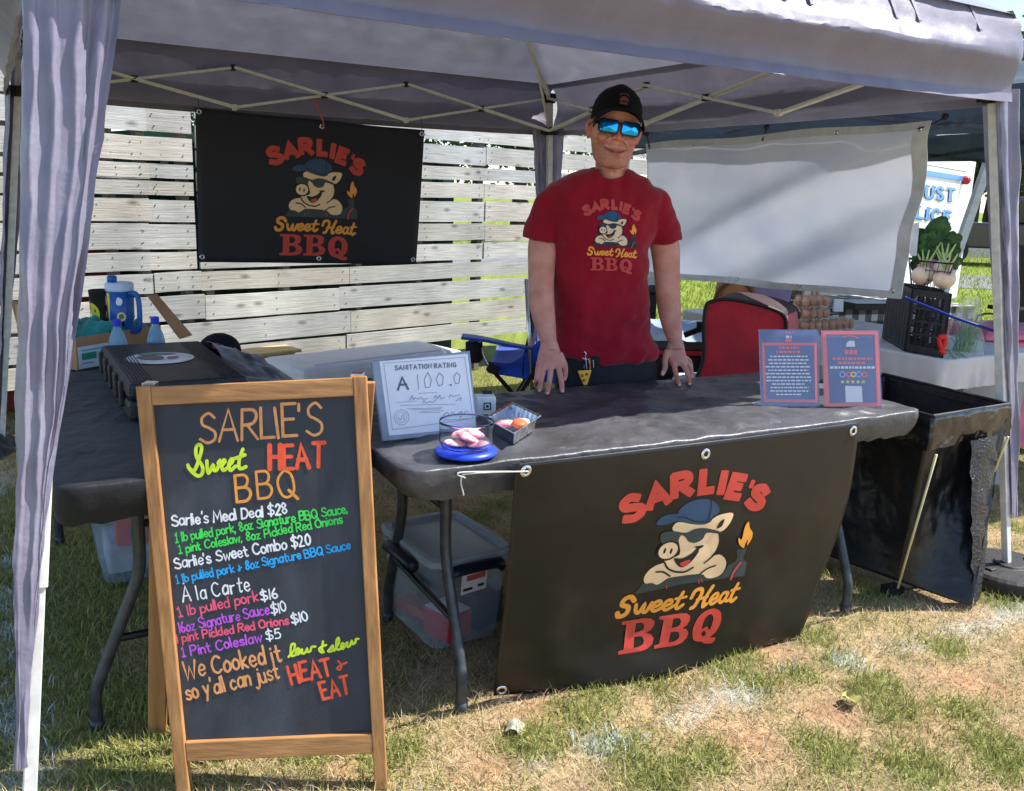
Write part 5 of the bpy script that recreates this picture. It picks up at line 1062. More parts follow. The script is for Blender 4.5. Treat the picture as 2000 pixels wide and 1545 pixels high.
# ---------------- storage bins under the tables ----------------
m_bin = M('clear_bin', S(190, 206, 226), S(170, 190, 214), 3, .25, trans=.35, ior=1.1, alpha=.42); m_binl = M('bin_lid_clear', S(190, 200, 212), S(176, 188, 202), 6, .25, trans=.35, ior=1.2, alpha=.9)
m_nav = M('bin_handle_navy', S(24, 28, 52), S(18, 22, 42), 20, .4)
def storage_bin(label, c, ex, L, W, H, content, lidm, handm):
    ey = Vector((-ex.y, ex.x, 0)); t = thing('storage_bin', label, 'storage bin', (c.x, c.y, 0), 'clear storage bins under the tables'); rot = Matrix((ex, ey, UP)).transposed()
    mb = MB(); rs = [rrect(c, ex, ey, L*k*.8, W*k*.8, .012) for k in (.3, 1)]+[rrect(c, ex, ey, L*(.82+.14*z), W*(.82+.14*z), .02+(H-.06)*z) for z in (0, .3, .6, .88)]+[rrect(c, ex, ey, L*.99, W*.99, H-.045), rrect(c, ex, ey, L*.99, W*.99, H-.02)]
    mb.loft(rs, cap=False); mb.build('tub', m_bin, t, smooth=True)
    mb = MB(); mb.loft([rrect(c, ex, ey, L*1.01, W*1.01, H-.025), rrect(c, ex, ey, L*1.02, W*1.02, H-.005), rrect(c, ex, ey, L*.98, W*.97, H), rrect(c, ex, ey, L*.9, W*.88, H+.0), rrect(c, ex, ey, L*.86, W*.82, H-.016), rrect(c, ex, ey, L*.4, W*.3, H-.014)]); mb.build('lid', lidm, t, smooth=False, bevel=.004)
    for s in (-1, 1):
        for d, l, ax in ((ey, W, ex), (ex, L, ey)):
            if d is ex and s < 0: continue
            mb = MB(); a = Vector((c.x, c.y, H-.035))+d*(s*l*.505); mb.tube(cr([a-ax*.09-UP*.02, a-ax*.085+d*s*.018, a+d*s*.024+UP*.006, a+ax*.085+d*s*.018, a+ax*.09-UP*.02], 4), (.012, .02), 8); mb.build('handle', handm, t, smooth=True)
    return t, ey, rot
b1, b2, b3, b4 = G(757, 1027, .33), G(872, 987, .33), G(1003, 1062, .33), G(846, 1106, .33)
bex = (b3-b2+b4*0); bex = (b3-b2).lerp(b4-b1, .5); bex.z = 0; bL = bex.length; bex.normalize(); bc = (b1+b2+b3+b4)/4; bW = ((b2-b1).length+(b3-b4).length)/2
t, bey, brot = storage_bin('large clear storage bin with navy handles on the grass under the front table', Vector((bc.x, bc.y, 0)), bex, bL*1.0, bW*1.0, .33, None, m_binl, m_nav)
fb = Vector((bc.x, bc.y, 0))
I_bx = [('red_carton', 'red and white carton inside the clear bin under the front table', fb+bex*.1+bey*-.04+UP*.075, (.12, .1, .09), ink('carton_red', 190, 40, 60)), ('orange_packet', 'orange packet lying in the clear bin under the front table', fb-bex*.08-bey*.05+UP*.045, (.16, .07, .03), ink('packet_orange', 220, 90, 50)), ('paper_bundle', 'dark bundle filling the back of the clear bin under the front table', fb-bex*.02+bey*.07+UP*.09, (.3, .12, .12), M('dark_bundle', S(58, 66, 84), S(46, 54, 70), 8, .8))]
for nm, lb, p, s_, mt in I_bx:
    mb = MB(); mb.box(p, s_, brot @ rotz(.25)); 
    if nm == 'red_carton': mb.box(p+UP*(s_[2]/2+.003), (s_[0]*.96, s_[1]*.96, .005), brot @ rotz(.25), 1)
    tag(mb.build(nm, [mt, I_wht], None, bevel=.004), lb, 'packet')
ln = (bex-UP*.1).normalized(); ls = PL(925, 1135, fb+bex*bL*.475+UP*.2, ln); ldx = (b3-b4).normalized()
def onl(x, y): return ls+ldx*x+UP*y+bex*(.1*y), ln
lay('label', [([[(-.05, -.035), (.05, -.035), (.05, .035), (-.05, .035)]], I_wht), ([[(-.03, .008), (.042, .008), (.042, .028), (-.03, .028)]], ink('label_red', 190, 90, 90)), ([[(-.042, -.025), (-.005, -.025), (-.005, -.015), (-.042, -.015)], [(.015, -.022), (.04, -.022), (.04, -.012), (.015, -.012)]], I_drk)], onl, t, .004, .0004)
g0 = G(196, 1160); lex = te; c = g0+te*.21+tn*.18; c.z = 0
t2, ley, lrot = storage_bin('clear storage bin with pale blue rim and an orange pack inside under the left table', c, lex, .46, .36, .36, None, M('bin_lid_blue', S(170, 200, 236), S(150, 184, 226), 6, .3, trans=.2, ior=1.2, alpha=.95), m_nav)
mb = MB(); mb.box(c-ley*.1+lex*-.01+UP*.2, (.26, .05, .11), lrot); mb.box(c-ley*.1275+lex*-.07+UP*.185, (.05, .005, .045), lrot, 1); tag(mb.build('orange_pack', [ink('pack_orange', 224, 74, 44), ink('pack_blue', 60, 70, 120)], None, bevel=.004), 'orange pack with a blue square inside the bin under the left table', 'packet')
mb = MB(); mb.box(c+lex*-.02+UP*.09, (.3, .2, .12), lrot); tag(mb.build('paper_bundle', M('pale_bundle', S(196, 200, 206), S(150, 150, 150), 12, .8), None, bevel=.01), 'pale wrapped bundle under the orange pack in the left bin', 'packet')
# black folded bag on the grass at the far left
def bagf(u, v): p = G(-60, 900).lerp(G(34, 880), u)+Vector((0, .35*(v-.5), 0)); return p+UP*(.1*math.sin(math.pi*u)**.6*math.sin(math.pi*v)**.6+.03*nz((u*4, v*4, 5), 1, 3))
tag(MB().sheet(bagf, 24, 20).build('folded_bag', m_jac, None, smooth=True), 'black folded chair bag lying on the grass at the left edge', 'bag')

# ---------------- blue camp chair behind the man ----------------
m_blue = M('royal_blue_canvas', S(12, 74, 190), S(8, 56, 160), 10, .7, bump=.3, bscale=120, sheen=.3); m_navc = M('navy_canvas', S(26, 32, 66), S(18, 24, 52), 10, .75, bump=.3, bscale=120)
ch = thing('camp_chair', 'folding camp chair with royal blue seat and pale steel arm tube behind the man', 'chair', (.15, 4.9, 0))
yc = 4.75
X_ = lambda px, py, y=yc: V(px, py, y)
sw_ = Vector((.05, .5, 0))
def seat(u, v):      # u front to back, v near to far
    a = X_(948, 706).lerp(X_(1100, 676), u); return a+sw_*v+UP*(-.06*math.sin(math.pi*v)-.07*math.sin(math.pi*min(1, u*1.1))*(.6))
MB().sheet(seat, 16, 12).build('seat', m_blue, ch, smooth=True, thick=.006)
def side(u, v):
    top = cr([X_(948, 705), X_(975, 713), X_(1010, 702), X_(1045, 672), X_(1085, 640)], 5); i = u*(len(top)-1); k = min(int(i), len(top)-2); p = top[k].lerp(top[k+1], i-k)
    bt = X_(952, 728).lerp(X_(1100, 752), u); return p.lerp(bt, v)+Vector((0, .012*math.sin(math.pi*v), 0))
MB().sheet(side, 20, 6).build('side_panel', m_blue, ch, smooth=True, thick=.004)
MB().sheet(lambda u, v: X_(1028, 560).lerp(X_(1028, 735), v)+Vector((.05*u+.0, .5*u, 0))+Vector((.03*math.sin(math.pi*u)+.02*math.sin(v*5), 0, 0)), 12, 16).build('backrest', m_navc, ch, smooth=True, thick=.006)
mb = MB(); mb.tube(cr([X_(938, 668), X_(942, 690), X_(952, 712), X_(966, 728)], 5), .011, 10); mb.build('arm_tube', m_steel, ch, smooth=True)
for d in (Vector(), sw_):
    mb = MB(); mb.bar(X_(968, 730)+d, X_(1030, 800, yc+.02)+d, .022, .022); mb.bar(X_(1060, 700)+d, X_(985, 815)+d, .022, .022); mb.build('leg', m_legb, ch, smooth=False)
mb = MB(); mb.tube([X_(1028, 545), X_(1040, 800)], .011, 8); mb.tube([X_(1028, 545)+sw_, X_(1040, 800)+sw_], .011, 8); mb.build('back_post', m_steel, ch, smooth=True)
mb = MB(); mb.sheet(lambda u, v: X_(902, 657).lerp(X_(1040, 679), u)+Vector((0, .13*(v-.5)*(1.1-.6*u), 0))+UP*(.004*math.sin(u*6)), 16, 4); mb.build('armrest', m_blue, ch, smooth=True, thick=.012)
mb = MB(); cpo = X_(926, 664); mb.lathe([(.03, -.11), (.045, -.1), (.046, .0)], cpo-UP*.012, 16); mb.build('cup_holder', M('mesh_black', S(30, 28, 34), S(20, 18, 24), 60, .9), ch, smooth=True)
mb = MB(); mb.box(X_(962, 720)+Vector((0, -.0, 0)), (.06, .03, .05), Matrix.Rotation(.5, 3, 'Y')); mb.build('corner_joint', m_blk, ch, bevel=.006)

# ---------------- red bag, grill coolers behind the man ----------------
m_redb = M('red_canvas', S(190, 20, 44), S(156, 12, 34), 8, .7, bump=.25, bscale=60, sheen=.3)
yb = 4.15
t = thing('insulated_bag', 'large red insulated bag with black piping behind the table', 'bag', V(1460, 740, yb))
rq1 = [V(p[0], p[1], yb) for p in cr([Vector((1360, 738, 0)), Vector((1374, 700, 0)), Vector((1374, 640, 0)), Vector((1378, 600, 0)), Vector((1388, 589, 0)), Vector((1420, 584, 0)), Vector((1470, 592, 0)), Vector((1510, 604, 0)), Vector((1533, 620, 0)), Vector((1535, 660, 0)), Vector((1534, 738, 0))], 4)]
dpt = Vector((.14, .27, .0)); mb = MB(); nR = len(rq1); mb.loft([[p for p in rq1], [p+dpt for p in rq1]]); mb.build('body', m_redb, t)
mb = MB(); mb.tube([p-Vector((0, .004, 0)) for p in rq1[:-3]], .009, 8); mb.build('piping', m_blk, t, smooth=True); mb = MB(); mb.tube([p+dpt for p in rq1[8:-6]], .009, 8); mb.build('piping', m_blk, t, smooth=True)
mb = MB(); mb.loft([[p+UP*.004 for p in rq1[12:33]]+[p+UP*.008 for p in rq1[12:33]][::-1], [p+dpt+UP*.004 for p in rq1[12:33]]+[p+dpt+UP*.008 for p in rq1[12:33]][::-1]]); mb.build('lid', M('maroon_lid', S(54, 14, 26), S(36, 10, 18), 10, .7), t)
cl = V(1450, 745, yb); tcl = cl.z-.02; mb = MB()
cooler('cooler', 'pale cooler under the large red insulated bag', Vector((cl.x+.05, yb+.16, 0)), Vector((.97, .22, 0)).normalized(), .62, .42, tcl, m_coolw, m_cool, .08)
yg = 4.55; t = thing('grill', 'covered steel griddle with a grey lid and red trim behind the man', 'grill', V(1310, 760, yg)); gx0, gx1 = V(1240, 690, yg).x, V(1372, 690, yg).x; gz = lambda py: V(1310, py, yg).z
mb = MB(); mb.hexa([(gx0, yg, gz(683)), (gx1, yg, gz(683)), (gx1+.12, yg+.5, gz(683)), (gx0, yg+.5, gz(683))], [(gx0, yg, gz(668)), (gx1, yg, gz(668)), (gx1+.12, yg+.5, gz(668)), (gx0, yg+.5, gz(668))]); mb.build('lid_band', M('griddle_dark', S(66, 70, 74), S(52, 56, 60), 14, .4), t, bevel=.006)
mb = MB(); mb.hexa([(gx0, yg-.006, gz(693)), (gx1, yg-.006, gz(693)), (gx1+.12, yg+.5, gz(693)), (gx0, yg+.5, gz(693))], [(gx0, yg-.006, gz(684)), (gx1, yg-.006, gz(684)), (gx1+.12, yg+.5, gz(684)), (gx0, yg+.5, gz(684))]); mb.build('trim', ink('trim_red', 186, 36, 44), t, bevel=.003)
mb = MB(); mb.hexa([(gx0+.02, yg+.02, .0), (gx1-.02, yg+.02, .0), (gx1+.08, yg+.46, .0), (gx0, yg+.46, .0)], [(gx0, yg+.01, gz(694)), (gx1, yg+.01, gz(694)), (gx1+.1, yg+.48, gz(694)), (gx0, yg+.48, gz(694))]); mb.build('body', m_blk, t, bevel=.01)
mb = MB(); mb.sheet(lambda u, v: Vector((gx0+(gx1-gx0+.12*v)*u, yg+.5*v, gz(666)+.0+.03*v+.05*math.sin(math.pi*v)+.012*nz((u*5, v*5, 2), 1, 3))), 24, 20); mb.build('steel_cover', M('foil_blue_grey', S(178, 196, 212), S(150, 168, 186), 8, .35, metal=.3, bump=.4, bscale=14), t, smooth=True)
mb = MB(); mb.bar(V(1336, 655, yg-.01), V(1372, 641, yg-.01), .012, .03); mb.box(V(1366, 634, yg-.01), (.03, .03, .035)); mb.build('handle', m_blk, t, bevel=.004)
# small items seen between the man's arm and shirt
mb = MB(); pq = V(1272, 600, 5.6); mb.box(pq, (.05, .1, .2)); mb.lathe([(.05, .08), (.06, .1), (.02, .14)], pq, 12); simple('lantern', 'small black lantern beyond the man\'s arm', 'lantern', mb, m_blk, bevel=.004)
# ---------------- the neighbour's stall on the right ----------------
WN = G(1838, 703, .745); WN.z = 0
wt_ = folding_table(WN-tn*.0+te*.76, tn, -te, 1.83, .76, 'folding table under the white cloth of the neighbouring stall', inset=.25, legmat=m_leg)
m_wcl = M('white_table_plastic', S(222, 222, 224), S(206, 206, 208), 5, .4, bump=.4, bscale=10, transl=.25)
cloth('tablecloth', WN+te*.77-tn*.01, tn, -te, 1.85, .78, .15, 'white plastic cloth on the neighbouring table under the black crate', m_wcl, .014, 9, tuck=0)
# a longer hanging sheet at its far side
def hang(u, v): p = WN+te*.74+tn*(.02+1.4*u)+UP*(.73-.72*v); return p+te*(.02*math.sin(u*26+v*2)*(.3+v))
tag(MB().sheet(hang, 60, 20).build('table_skirt', m_wcl, None, smooth=True), 'white pleated sheet hanging to the ground behind the leg of the white table', 'table skirt')
# black folding crate
yq = 4.1
t = thing('crate', 'black plastic folding crate standing on the white table', 'crate', G(1795, 690, .75))
m_cr = M('crate_black', S(44, 47, 56), S(34, 37, 45), 20, .45)
cA, cB2, cC = G(1765, 686, .75), G(1842, 700, .75), G(1722, 660, .75); HC = .30
ax = (cB2-cA); ax.z = 0; Wx = ax.length; ax.normalize(); ay = (cC-cA); ay.z = 0; Wy = min(.5, ay.length); ay.normalize()
def wallp(o, d, L, n, slots=True):
    mb = MB(); q = lambda x, z: Vector((o.x, o.y, .75))+d*x+UP*z
    def bx(x0, x1, z0, z1, th=.012): mb.hexa([q(x0, z0), q(x1, z0), q(x1, z0)-n*th, q(x0, z0)-n*th], [q(x0, z1), q(x1, z1), q(x1, z1)-n*th, q(x0, z1)-n*th])
    if not slots:
        bx(0, L, .0, HC)
        for k in range(1, 8): bx(L*k/8-.006, L*k/8+.006, .02, HC-.02, -.005)
        return mb
    rows = 4; bx(0, L, HC-.03, HC); bx(0, L, 0, .025); bx(0, .022, .025, HC-.03); bx(L-.03, L, .025, HC-.03)
    rh = (HC-.055)/rows
    for r in range(rows):
        z0 = .025+r*rh; bx(.022, L-.03, z0, z0+.012)
        cols = 5; cw = (L-.052)/cols
        for c in range(cols):
            x0 = .022+c*cw
            if c: bx(x0-.003, x0+.003, z0+.012, z0+rh)
            s = 1 if c % 2 else -1; nb = 5; hh = (rh-.012)/nb
            for k in range(nb):
                z = z0+.012+k*hh; sl = .012*s
                mb.hexa([q(x0, z-sl/2), q(x0+cw, z+sl/2), q(x0+cw, z+sl/2)-n*.008, q(x0, z-sl/2)-n*.008], [q(x0, z+hh*.36-sl/2), q(x0+cw, z+hh*.36+sl/2), q(x0+cw, z+hh*.36+sl/2)-n*.008, q(x0, z+hh*.36-sl/2)-n*.008])
    return mb
nX = ay*-1; nY = ax*-1
wallp(cA, ax, Wx, nX).build('slotted_wall', m_cr, t); wallp(cA+ay*Wy, ax, Wx, ay).build('slotted_wall', m_cr, t)
wallp(cA, ay, Wy, nY, False).build('ribbed_wall', m_cr, t); wallp(cA+ax*Wx, ay, Wy, ax, True).build('slotted_wall', m_cr, t)
mb = MB(); mb.hexa([cA+UP*.002, cA+ax*Wx+UP*.002, cA+ax*Wx+ay*Wy+UP*.002, cA+ay*Wy+UP*.002], [cA+UP*.008, cA+ax*Wx+UP*.008, cA+ax*Wx+ay*Wy+UP*.008, cA+ay*Wy+UP*.008]); mb.build('floor', m_cr, t)
# wire basket of turnips on top
bcn = Vector((cA+ax*Wx*.62+ay*Wy*.35)); bcn.z = .75+HC+.004
t = thing('wire_basket', 'black wire basket of vegetables on top of the black crate', 'basket', bcn)
mb = MB(); BWx, BWy, BHh = Wx*.9, .24, .13
def ringp(s, z): return [bcn+ax*(BWx/2*s*math.copysign(abs(math.cos(a))**.6, math.cos(a)))+ay*(BWy/2*s*math.copysign(abs(math.sin(a))**.6, math.sin(a)))+UP*z for a in [i*2*math.pi/28 for i in range(28)]]
for z, r in ((0, .0028), (.045, .0018), (.09, .0018), (BHh, .004)):
    p = ringp(.78+.3*z/BHh, z); mb.tube(p+[p[0]], r, 6)
for i in range(28): mb.tube([ringp(.78, 0)[i], ringp(1.08, BHh)[i]], .0016, 5)
for i in range(0, 14, 2): mb.tube([ringp(.78, 0)[i], ringp(.78, 0)[(27-i) % 28]], .0016, 5)
mb.build('wire_frame', m_blk, t)
m_tur = M('turnip', S(228, 210, 180), S(206, 168, 156), 14, .55, lo=.45, hi=.75, bump=.2, bscale=40); m_pur = M('purple_turnip', S(196, 130, 170), S(236, 220, 200), 9, .5)
m_kale = M('kale_leaf', S(58, 104, 50), S(28, 62, 36), 22, .55, bump=.6, bscale=40, transl=.2); m_stem = M('pale_stem', S(190, 206, 140), S(160, 184, 104), 10, .6)
for k, (a, b, z, r, mt, lb) in enumerate([(-.05, -.06, .06, .052, m_tur, 'cream turnip at the left front of the wire basket'), (.06, -.06, .055, .05, m_tur, 'cream turnip at the right front of the wire basket'), (.0, .03, .1, .05, m_pur, 'purple topped turnip at the back of the wire basket'), (.075, .03, .1, .046, m_pur, 'pink turnip on the right of the wire basket')]):
    p = bcn+ax*a+ay*b+UP*z; t2 = thing('turnip', lb, 'turnip', p, 'turnips in the wire basket'); mb = MB(); mb.ball(p, (r, r, r*.92), 12); mb.build('root', mt, t2, smooth=True)
    mb = MB()
    for j in range(4): mb.tube([p+UP*r*.8, p+UP*(r+.03)+ax*(.02*(j-1.5)), p+UP*(r+.07)+ax*(.035*(j-1.5))+ay*.01], [.006, .005, .003], 6)
    mb.build('stem', m_stem, t2, smooth=True)
kb = bcn+ay*.06; t = thing('leafy_greens', 'bunch of dark kale leaves rising from the wire basket', 'greens', kb+UP*.12)
rk = random.Random(4)
for px, py, sz, an in [(1812, 505, .09, -.3), (1832, 452, .1, .1), (1800, 470, .09, -.8), (1856, 478, .085, .8), (1846, 505, .09, 1.2), (1818, 480, .085, -.2), (1865, 515, .06, 1.4), (1795, 520, .06, -1.2)]+[(rk.uniform(1790, 1866), rk.uniform(462, 522), rk.uniform(.04, .065), rk.uniform(-1.5, 1.5)) for _ in range(16)]:
    c = V(px, py, kb.y+rk.uniform(-.06, .06)); d = Vector((math.sin(an), rk.uniform(-.5, .2), math.cos(an)+.2)).normalized(); s_ = d.cross(Vector((0, 1, .3))).normalized(); n = s_.cross(d)
    def leaf(u, v, c=c, d=d, s_=s_, n=n, sz=sz):
        w_ = math.sin(math.pi*min(1, v*.86+.1))**.7*.62; x = (u-.5)*2*w_; return c+d*sz*(v-.5)*1.5+s_*sz*x+n*sz*(.22*x*x+.16*math.sin(x*13+v*9)*abs(x)+.05*math.sin(v*17)+.2*(v-.5)**2)
    mb = MB(); mb.sheet(leaf, 14, 12); mb.tube([bcn+UP*.08, c-d*sz*.6, c+d*sz*.2], [.006, .005, .003], 6, 0); mb.build('leaf', m_kale, t, smooth=True)
mb = MB(); mb.hexa([V(1778, 500, 4.3), V(1790, 500, 4.3), V(1790, 500, 4.31), V(1778, 500, 4.31)], [V(1768, 440, 4.3), V(1796, 434, 4.3), V(1796, 434, 4.31), V(1768, 440, 4.31)]); simple('price_card', 'pale card standing behind the leafy greens beside the white banner', 'card', mb, M('pale_card', S(200, 206, 212), None, 20, .5))
# bag of herbs and the red clip
hp = G(1880, 690, .76); t = thing('herb_bag', 'clear plastic bag of green herbs beside the black crate', 'plastic bag', hp)
m_pb = M('thin_plastic', (.86, .94, .94), (.8, .9, .9), 3, .15, trans=.8, ior=1.08, alpha=.4, bump=.6, bscale=20)
def pbag(u, v):
    a = u*2*math.pi; r = (.085-.05*v**1.2)*(1+.16*nz((math.cos(a)*2, math.sin(a)*2, v*3), 1, 3)); return hp+Vector((r*1.15*math.cos(a), r*.7*math.sin(a), .0+.27*v))+ax*(.0)
MB().sheet(pbag, 36, 26).build('bag', m_pb, t, smooth=True)
mb = MB()
for k in range(70):
    a = rk.uniform(0, 6.28); r = rk.uniform(0, .06); b0 = hp+Vector((r*math.cos(a), r*.6*math.sin(a), .008)); tp = b0+Vector((rk.uniform(-.03, .03), rk.uniform(-.03, .03), rk.uniform(.06, .16))); mb.tube([b0, b0.lerp(tp, .6)+Vector((.006, 0, 0)), tp], [.002, .0018, .001], 4)
    for j in range(4): q = b0.lerp(tp, .5+.12*j); d = Vector((rk.uniform(-1, 1), rk.uniform(-1, 1), rk.uniform(-.2, .8)))*.007; e_ = d.cross(UP)*.3; mb.add([q, q+d*.5+e_, q+d, q+d*.5-e_], [(0, 1, 2, 3)])
mb.build('herbs', M('herb_green', S(70, 132, 78), S(110, 160, 120), 20, .6), t)
mb = MB()
for k in range(9): b0 = G(1862+rk.uniform(-8, 26), 702, .76); mb.tube(cr([b0+Vector((.01, .10, .03)), b0+Vector((rk.uniform(-.01, .01), .05, .02)), b0+Vector((rk.uniform(-.03, .03), rk.uniform(-.01, .02), .003))], 3), .0016, 4)
simple('herbs', 'loose herb stems trailing on the white cloth below the red clip', 'herbs', mb, M('herb_green', S(70, 132, 78)))
mb = MB(); r0 = V(1838, 668, 4.05); mb.tube(cr([r0+Vector((-.012, 0, .02)), r0+Vector((.012, 0, .024)), r0+Vector((.02, 0, -.005)), r0+Vector((.006, 0, -.05))], 4), (.009, .013), 8); mb.tube(cr([r0+Vector((-.012, 0, .02)), r0+Vector((-.004, 0, -.01)), r0+Vector((.022, 0, -.055))], 4), (.008, .011), 8); simple('red_clip', 'red plastic clip hanging at the corner of the black crate', 'clip', mb, ink('clip_red', 205, 40, 36), smooth=True)
# blue strap from the banner to the tent leg
s0, s1 = V(1772, 583, 3.68), V(1966, 655, 3.34); mb = MB(); mb.tube([s0, s0.lerp(s1, .5)-UP*.006, s1], .0055, 8); mb.tube([V(1768, 580, 3.66), s0], .004, 6); simple('blue_cord', 'taut blue cord running from the white banner to the right tent leg', 'cord', mb, ink('cord_blue', 22, 50, 150), smooth=True)
# pink cooler and black chair beyond
pc = V(1935, 690, 5.2); pe = Vector((.95, .3, 0)).normalized(); py_ = Vector((-pe.y, pe.x, 0))
t = thing('cooler', 'dusty pink wheeled cooler with a wire handle beyond the white table', 'cooler', (pc.x+.1, 5.3, 0)); m_pk = M('cooler_pink', S(206, 112, 142), S(180, 92, 122), 8, .5)
fpk = lambda l, w_, z: [Vector((pc.x+.1, 5.35, z))+pe*(x*l/2)+py_*(y*w_/2) for x, y in ((-1, -1), (1, -1), (1, 1), (-1, 1))]
z1 = V(1935, 662, 5.2).z; z2 = V(1935, 640, 5.2).z; mb = MB(); mb.hexa(fpk(.58, .42, .03), fpk(.62, .46, z1)); mb.build('body', m_pk, t, bevel=.03)
mb = MB(); mb.hexa(fpk(.63, .47, z1+.004), fpk(.58, .42, z2)); mb.build('lid', m_pk, t, bevel=.03)
mb = MB(); a = V(1906, 675, 5.1); b = V(1907, 624, 5.1); mb.tube(cr([a+Vector((.02, 0, -.01)), a, b, b+Vector((.05, .02, .03)), b+Vector((.14, .05, .03))], 5), .006, 8); mb.build('handle', m_blk, t, smooth=True)
mb = MB(); mb.bar(V(1940, 688, 5.0), V(1960, 668, 5.0), .03, .012); mb.build('strap', m_blk, t)
t = thing('camp_chair', 'black folding chair with a blue buckle half hidden by the right tent leg', 'chair', V(1955, 700, 5.9)); yk = 5.9
mb = MB(); mb.sheet(lambda u, v: V(1946, 478, yk).lerp(V(1946, 640, yk), v)+Vector((.3*u, .12*u, 0))+Vector((0, .04*math.sin(math.pi*u), 0)), 8, 10); mb.build('backrest', m_jac, t, smooth=True, thick=.01)
mb = MB(); mb.sheet(lambda u, v: V(1940, 640, yk).lerp(V(1930, 668, yk-.4), v)+Vector((.42*u, .1*u, -.03*math.sin(math.pi*u))), 8, 8); mb.build('seat', m_jac, t, smooth=True, thick=.01)
mb = MB(); mb.bar(V(1938, 600, yk-.3), V(1990, 603, yk-.1), .07, .025); mb.build('armrest', m_blk, t, bevel=.008)
mb = MB(); mb.box(V(1955, 631, yk-.32), (.07, .03, .05)); mb.build('buckle', ink('buckle_blue', 30, 90, 180), t, bevel=.006)
for px in (1946, 1990):
    a = V(px, 640, yk); mb = MB(); mb.bar(a, Vector((a.x-.15, a.y-.35, .0)), .022, .022); mb.bar(Vector((a.x, a.y-.38, a.z)), Vector((a.x-.1, a.y+.1, 0)), .022, .022); mb.build('leg', m_legb, t)
# gingham table with egg boxes
yt = 5.6; gA = G(1575, 604, .75); gA.z = 0; gxv = Vector((.93, .36, 0)).normalized(); gyv = Vector((-gxv.y, gxv.x, 0))
folding_table(gA, gxv, gyv, 1.5, .7, 'folding table under the black and white gingham cloth', inset=.3)
def ging():
    m = bpy.data.materials.new('gingham'); m.use_nodes = True; n = m.node_tree; b = n.nodes['Principled BSDF']; L = n.links; b.inputs['Roughness'].default_value = .7
    a = n.nodes.new('ShaderNodeVertexColor'); a.layer_name = 'tint'; L.new(a.outputs[0], b.inputs['Base Color']); return m
q = .055; nu, nv = int(1.52/q), int(.72/q); mb = MB(); cols = []
for i in range(nu):
    for j in range(nv+4):
        def gp(x, y):
            d = max(0, y-nv)*q if False else 0
            yy_ = (y-4)*q
            if y < 4: return gA+gxv*(x*q-.01)-gyv*(.012+.006*math.sin(x*.9)*(4-y)/4)+UP*(.752-(4-y)*q*.8)
            return gA+gxv*(x*q-.01)+gyv*(yy_-.012)+UP*.754
        mb.add([gp(i, j), gp(i+1, j), gp(i+1, j+1), gp(i, j+1)], [(0, 1, 2, 3)]); k = (i % 2)+(j % 2); cols.append(((.6, .6, .6), (.13, .13, .14), (.018, .018, .02))[k])
o = mb.build('tablecloth', ging(), None, fix=False); tint(o, cols); tag(o, 'black and white gingham cloth on the table beyond the egg boxes', 'tablecloth')
m_egg = M('brown_egg', S(196, 150, 118), S(168, 118, 90), 8, .5); m_clm = M('clear_carton', (.95, .97, .97), (.9, .93, .93), 3, .06, trans=.9, ior=1.06, alpha=.4)
e0 = G(1575, 652, .76); eex, eey = te, tn
def carton(base, label, n=4):
    t = thing('egg_carton', label, 'egg carton', base, 'clear egg cartons on the neighbouring table'); mb = MB()
    for i in range(n):
        for j in range(2): mb.ball(base+eex*(.05*i+.025)+eey*(.05*j+.02)+UP*.032, (.021, .021, .028), 8)
    mb.build('eggs', m_egg, t, smooth=True)
    mb = MB()
    for i in range(n):
        for j in range(2): mb.lathe([(.018, .002), (.0245, .02), (.0245, .034), (.022, .056), (.012, .064)], base+eex*(.05*i+.025)+eey*(.05*j+.02), 12)
    mb.box(base+eex*.025*n+eey*.045+UP*.034, (.05*n+.01, .105, .003), Matrix((eex, eey, UP)).transposed()); mb.build('shell', m_clm, t, smooth=True); return t
for k, (dx, dz, lb) in enumerate([(0, 0, 'bottom clear egg carton of the stack nearest the red bag'), (.0, .066, 'second clear egg carton up in the stack nearest the red bag'), (-.01, .132, 'topmost clear egg carton of the stack nearest the red bag'), (.21, 0, 'single low clear egg carton to the right of the stack')]):
    carton(e0+eex*dx+eey*.02+UP*dz, lb)
# people and bags half seen under the white banner
m_tan = M('tan_bag', S(150, 104, 64), S(116, 78, 46), 5, .8, bump=.3); m_lav = M('lavender_shirt', S(150, 136, 168), S(124, 112, 144), 5, .85, bump=.3, bscale=12)
def blob(name, label, cat, px0, py0, px1, py1, y, mat, dep=.2, seed=0):
    A, B = V(px0, py0, y), V(px1, py1, y); c = (A+B)/2; rx = abs(B.x-A.x)/2; rz = abs(A.z-B.z)/2; mb = MB(); n = 18
    rings = [[c+Vector((rx*(1+.1*nz((math.cos(a)*2, z*3, seed), 1, 2))*math.copysign(abs(math.cos(a))**.6, math.cos(a))*(1-.25*abs(z)**3), dep*math.copysign(abs(math.sin(a))**.6, math.sin(a)), rz*z)) for a in [i*2*math.pi/n for i in range(n)]] for z in (-1, -.8, -.4, 0, .4, .8, 1)]
    mb.loft(rings); return simple(name, label, cat, mb, mat, smooth=True)
t = thing('handbag', 'brown leather bag hanging below the white banner at the left', 'bag', V(1440, 590, 5.0)); 
o = blob('body', '', '', 1402, 530, 1470, 600, 5.0, m_tan, .08, 1); del o['label'], o['category']; par(o, t)
mb = MB(); mb.tube(cr([V(1395, 590, 4.93), V(1408, 560, 4.92), V(1440, 548, 4.92), V(1468, 566, 4.92), V(1472, 590, 4.93)], 5), .012, 8); o = mb.build('strap', M('brown_leather', S(92, 60, 38), S(70, 44, 28), 8, .6), t, smooth=True)
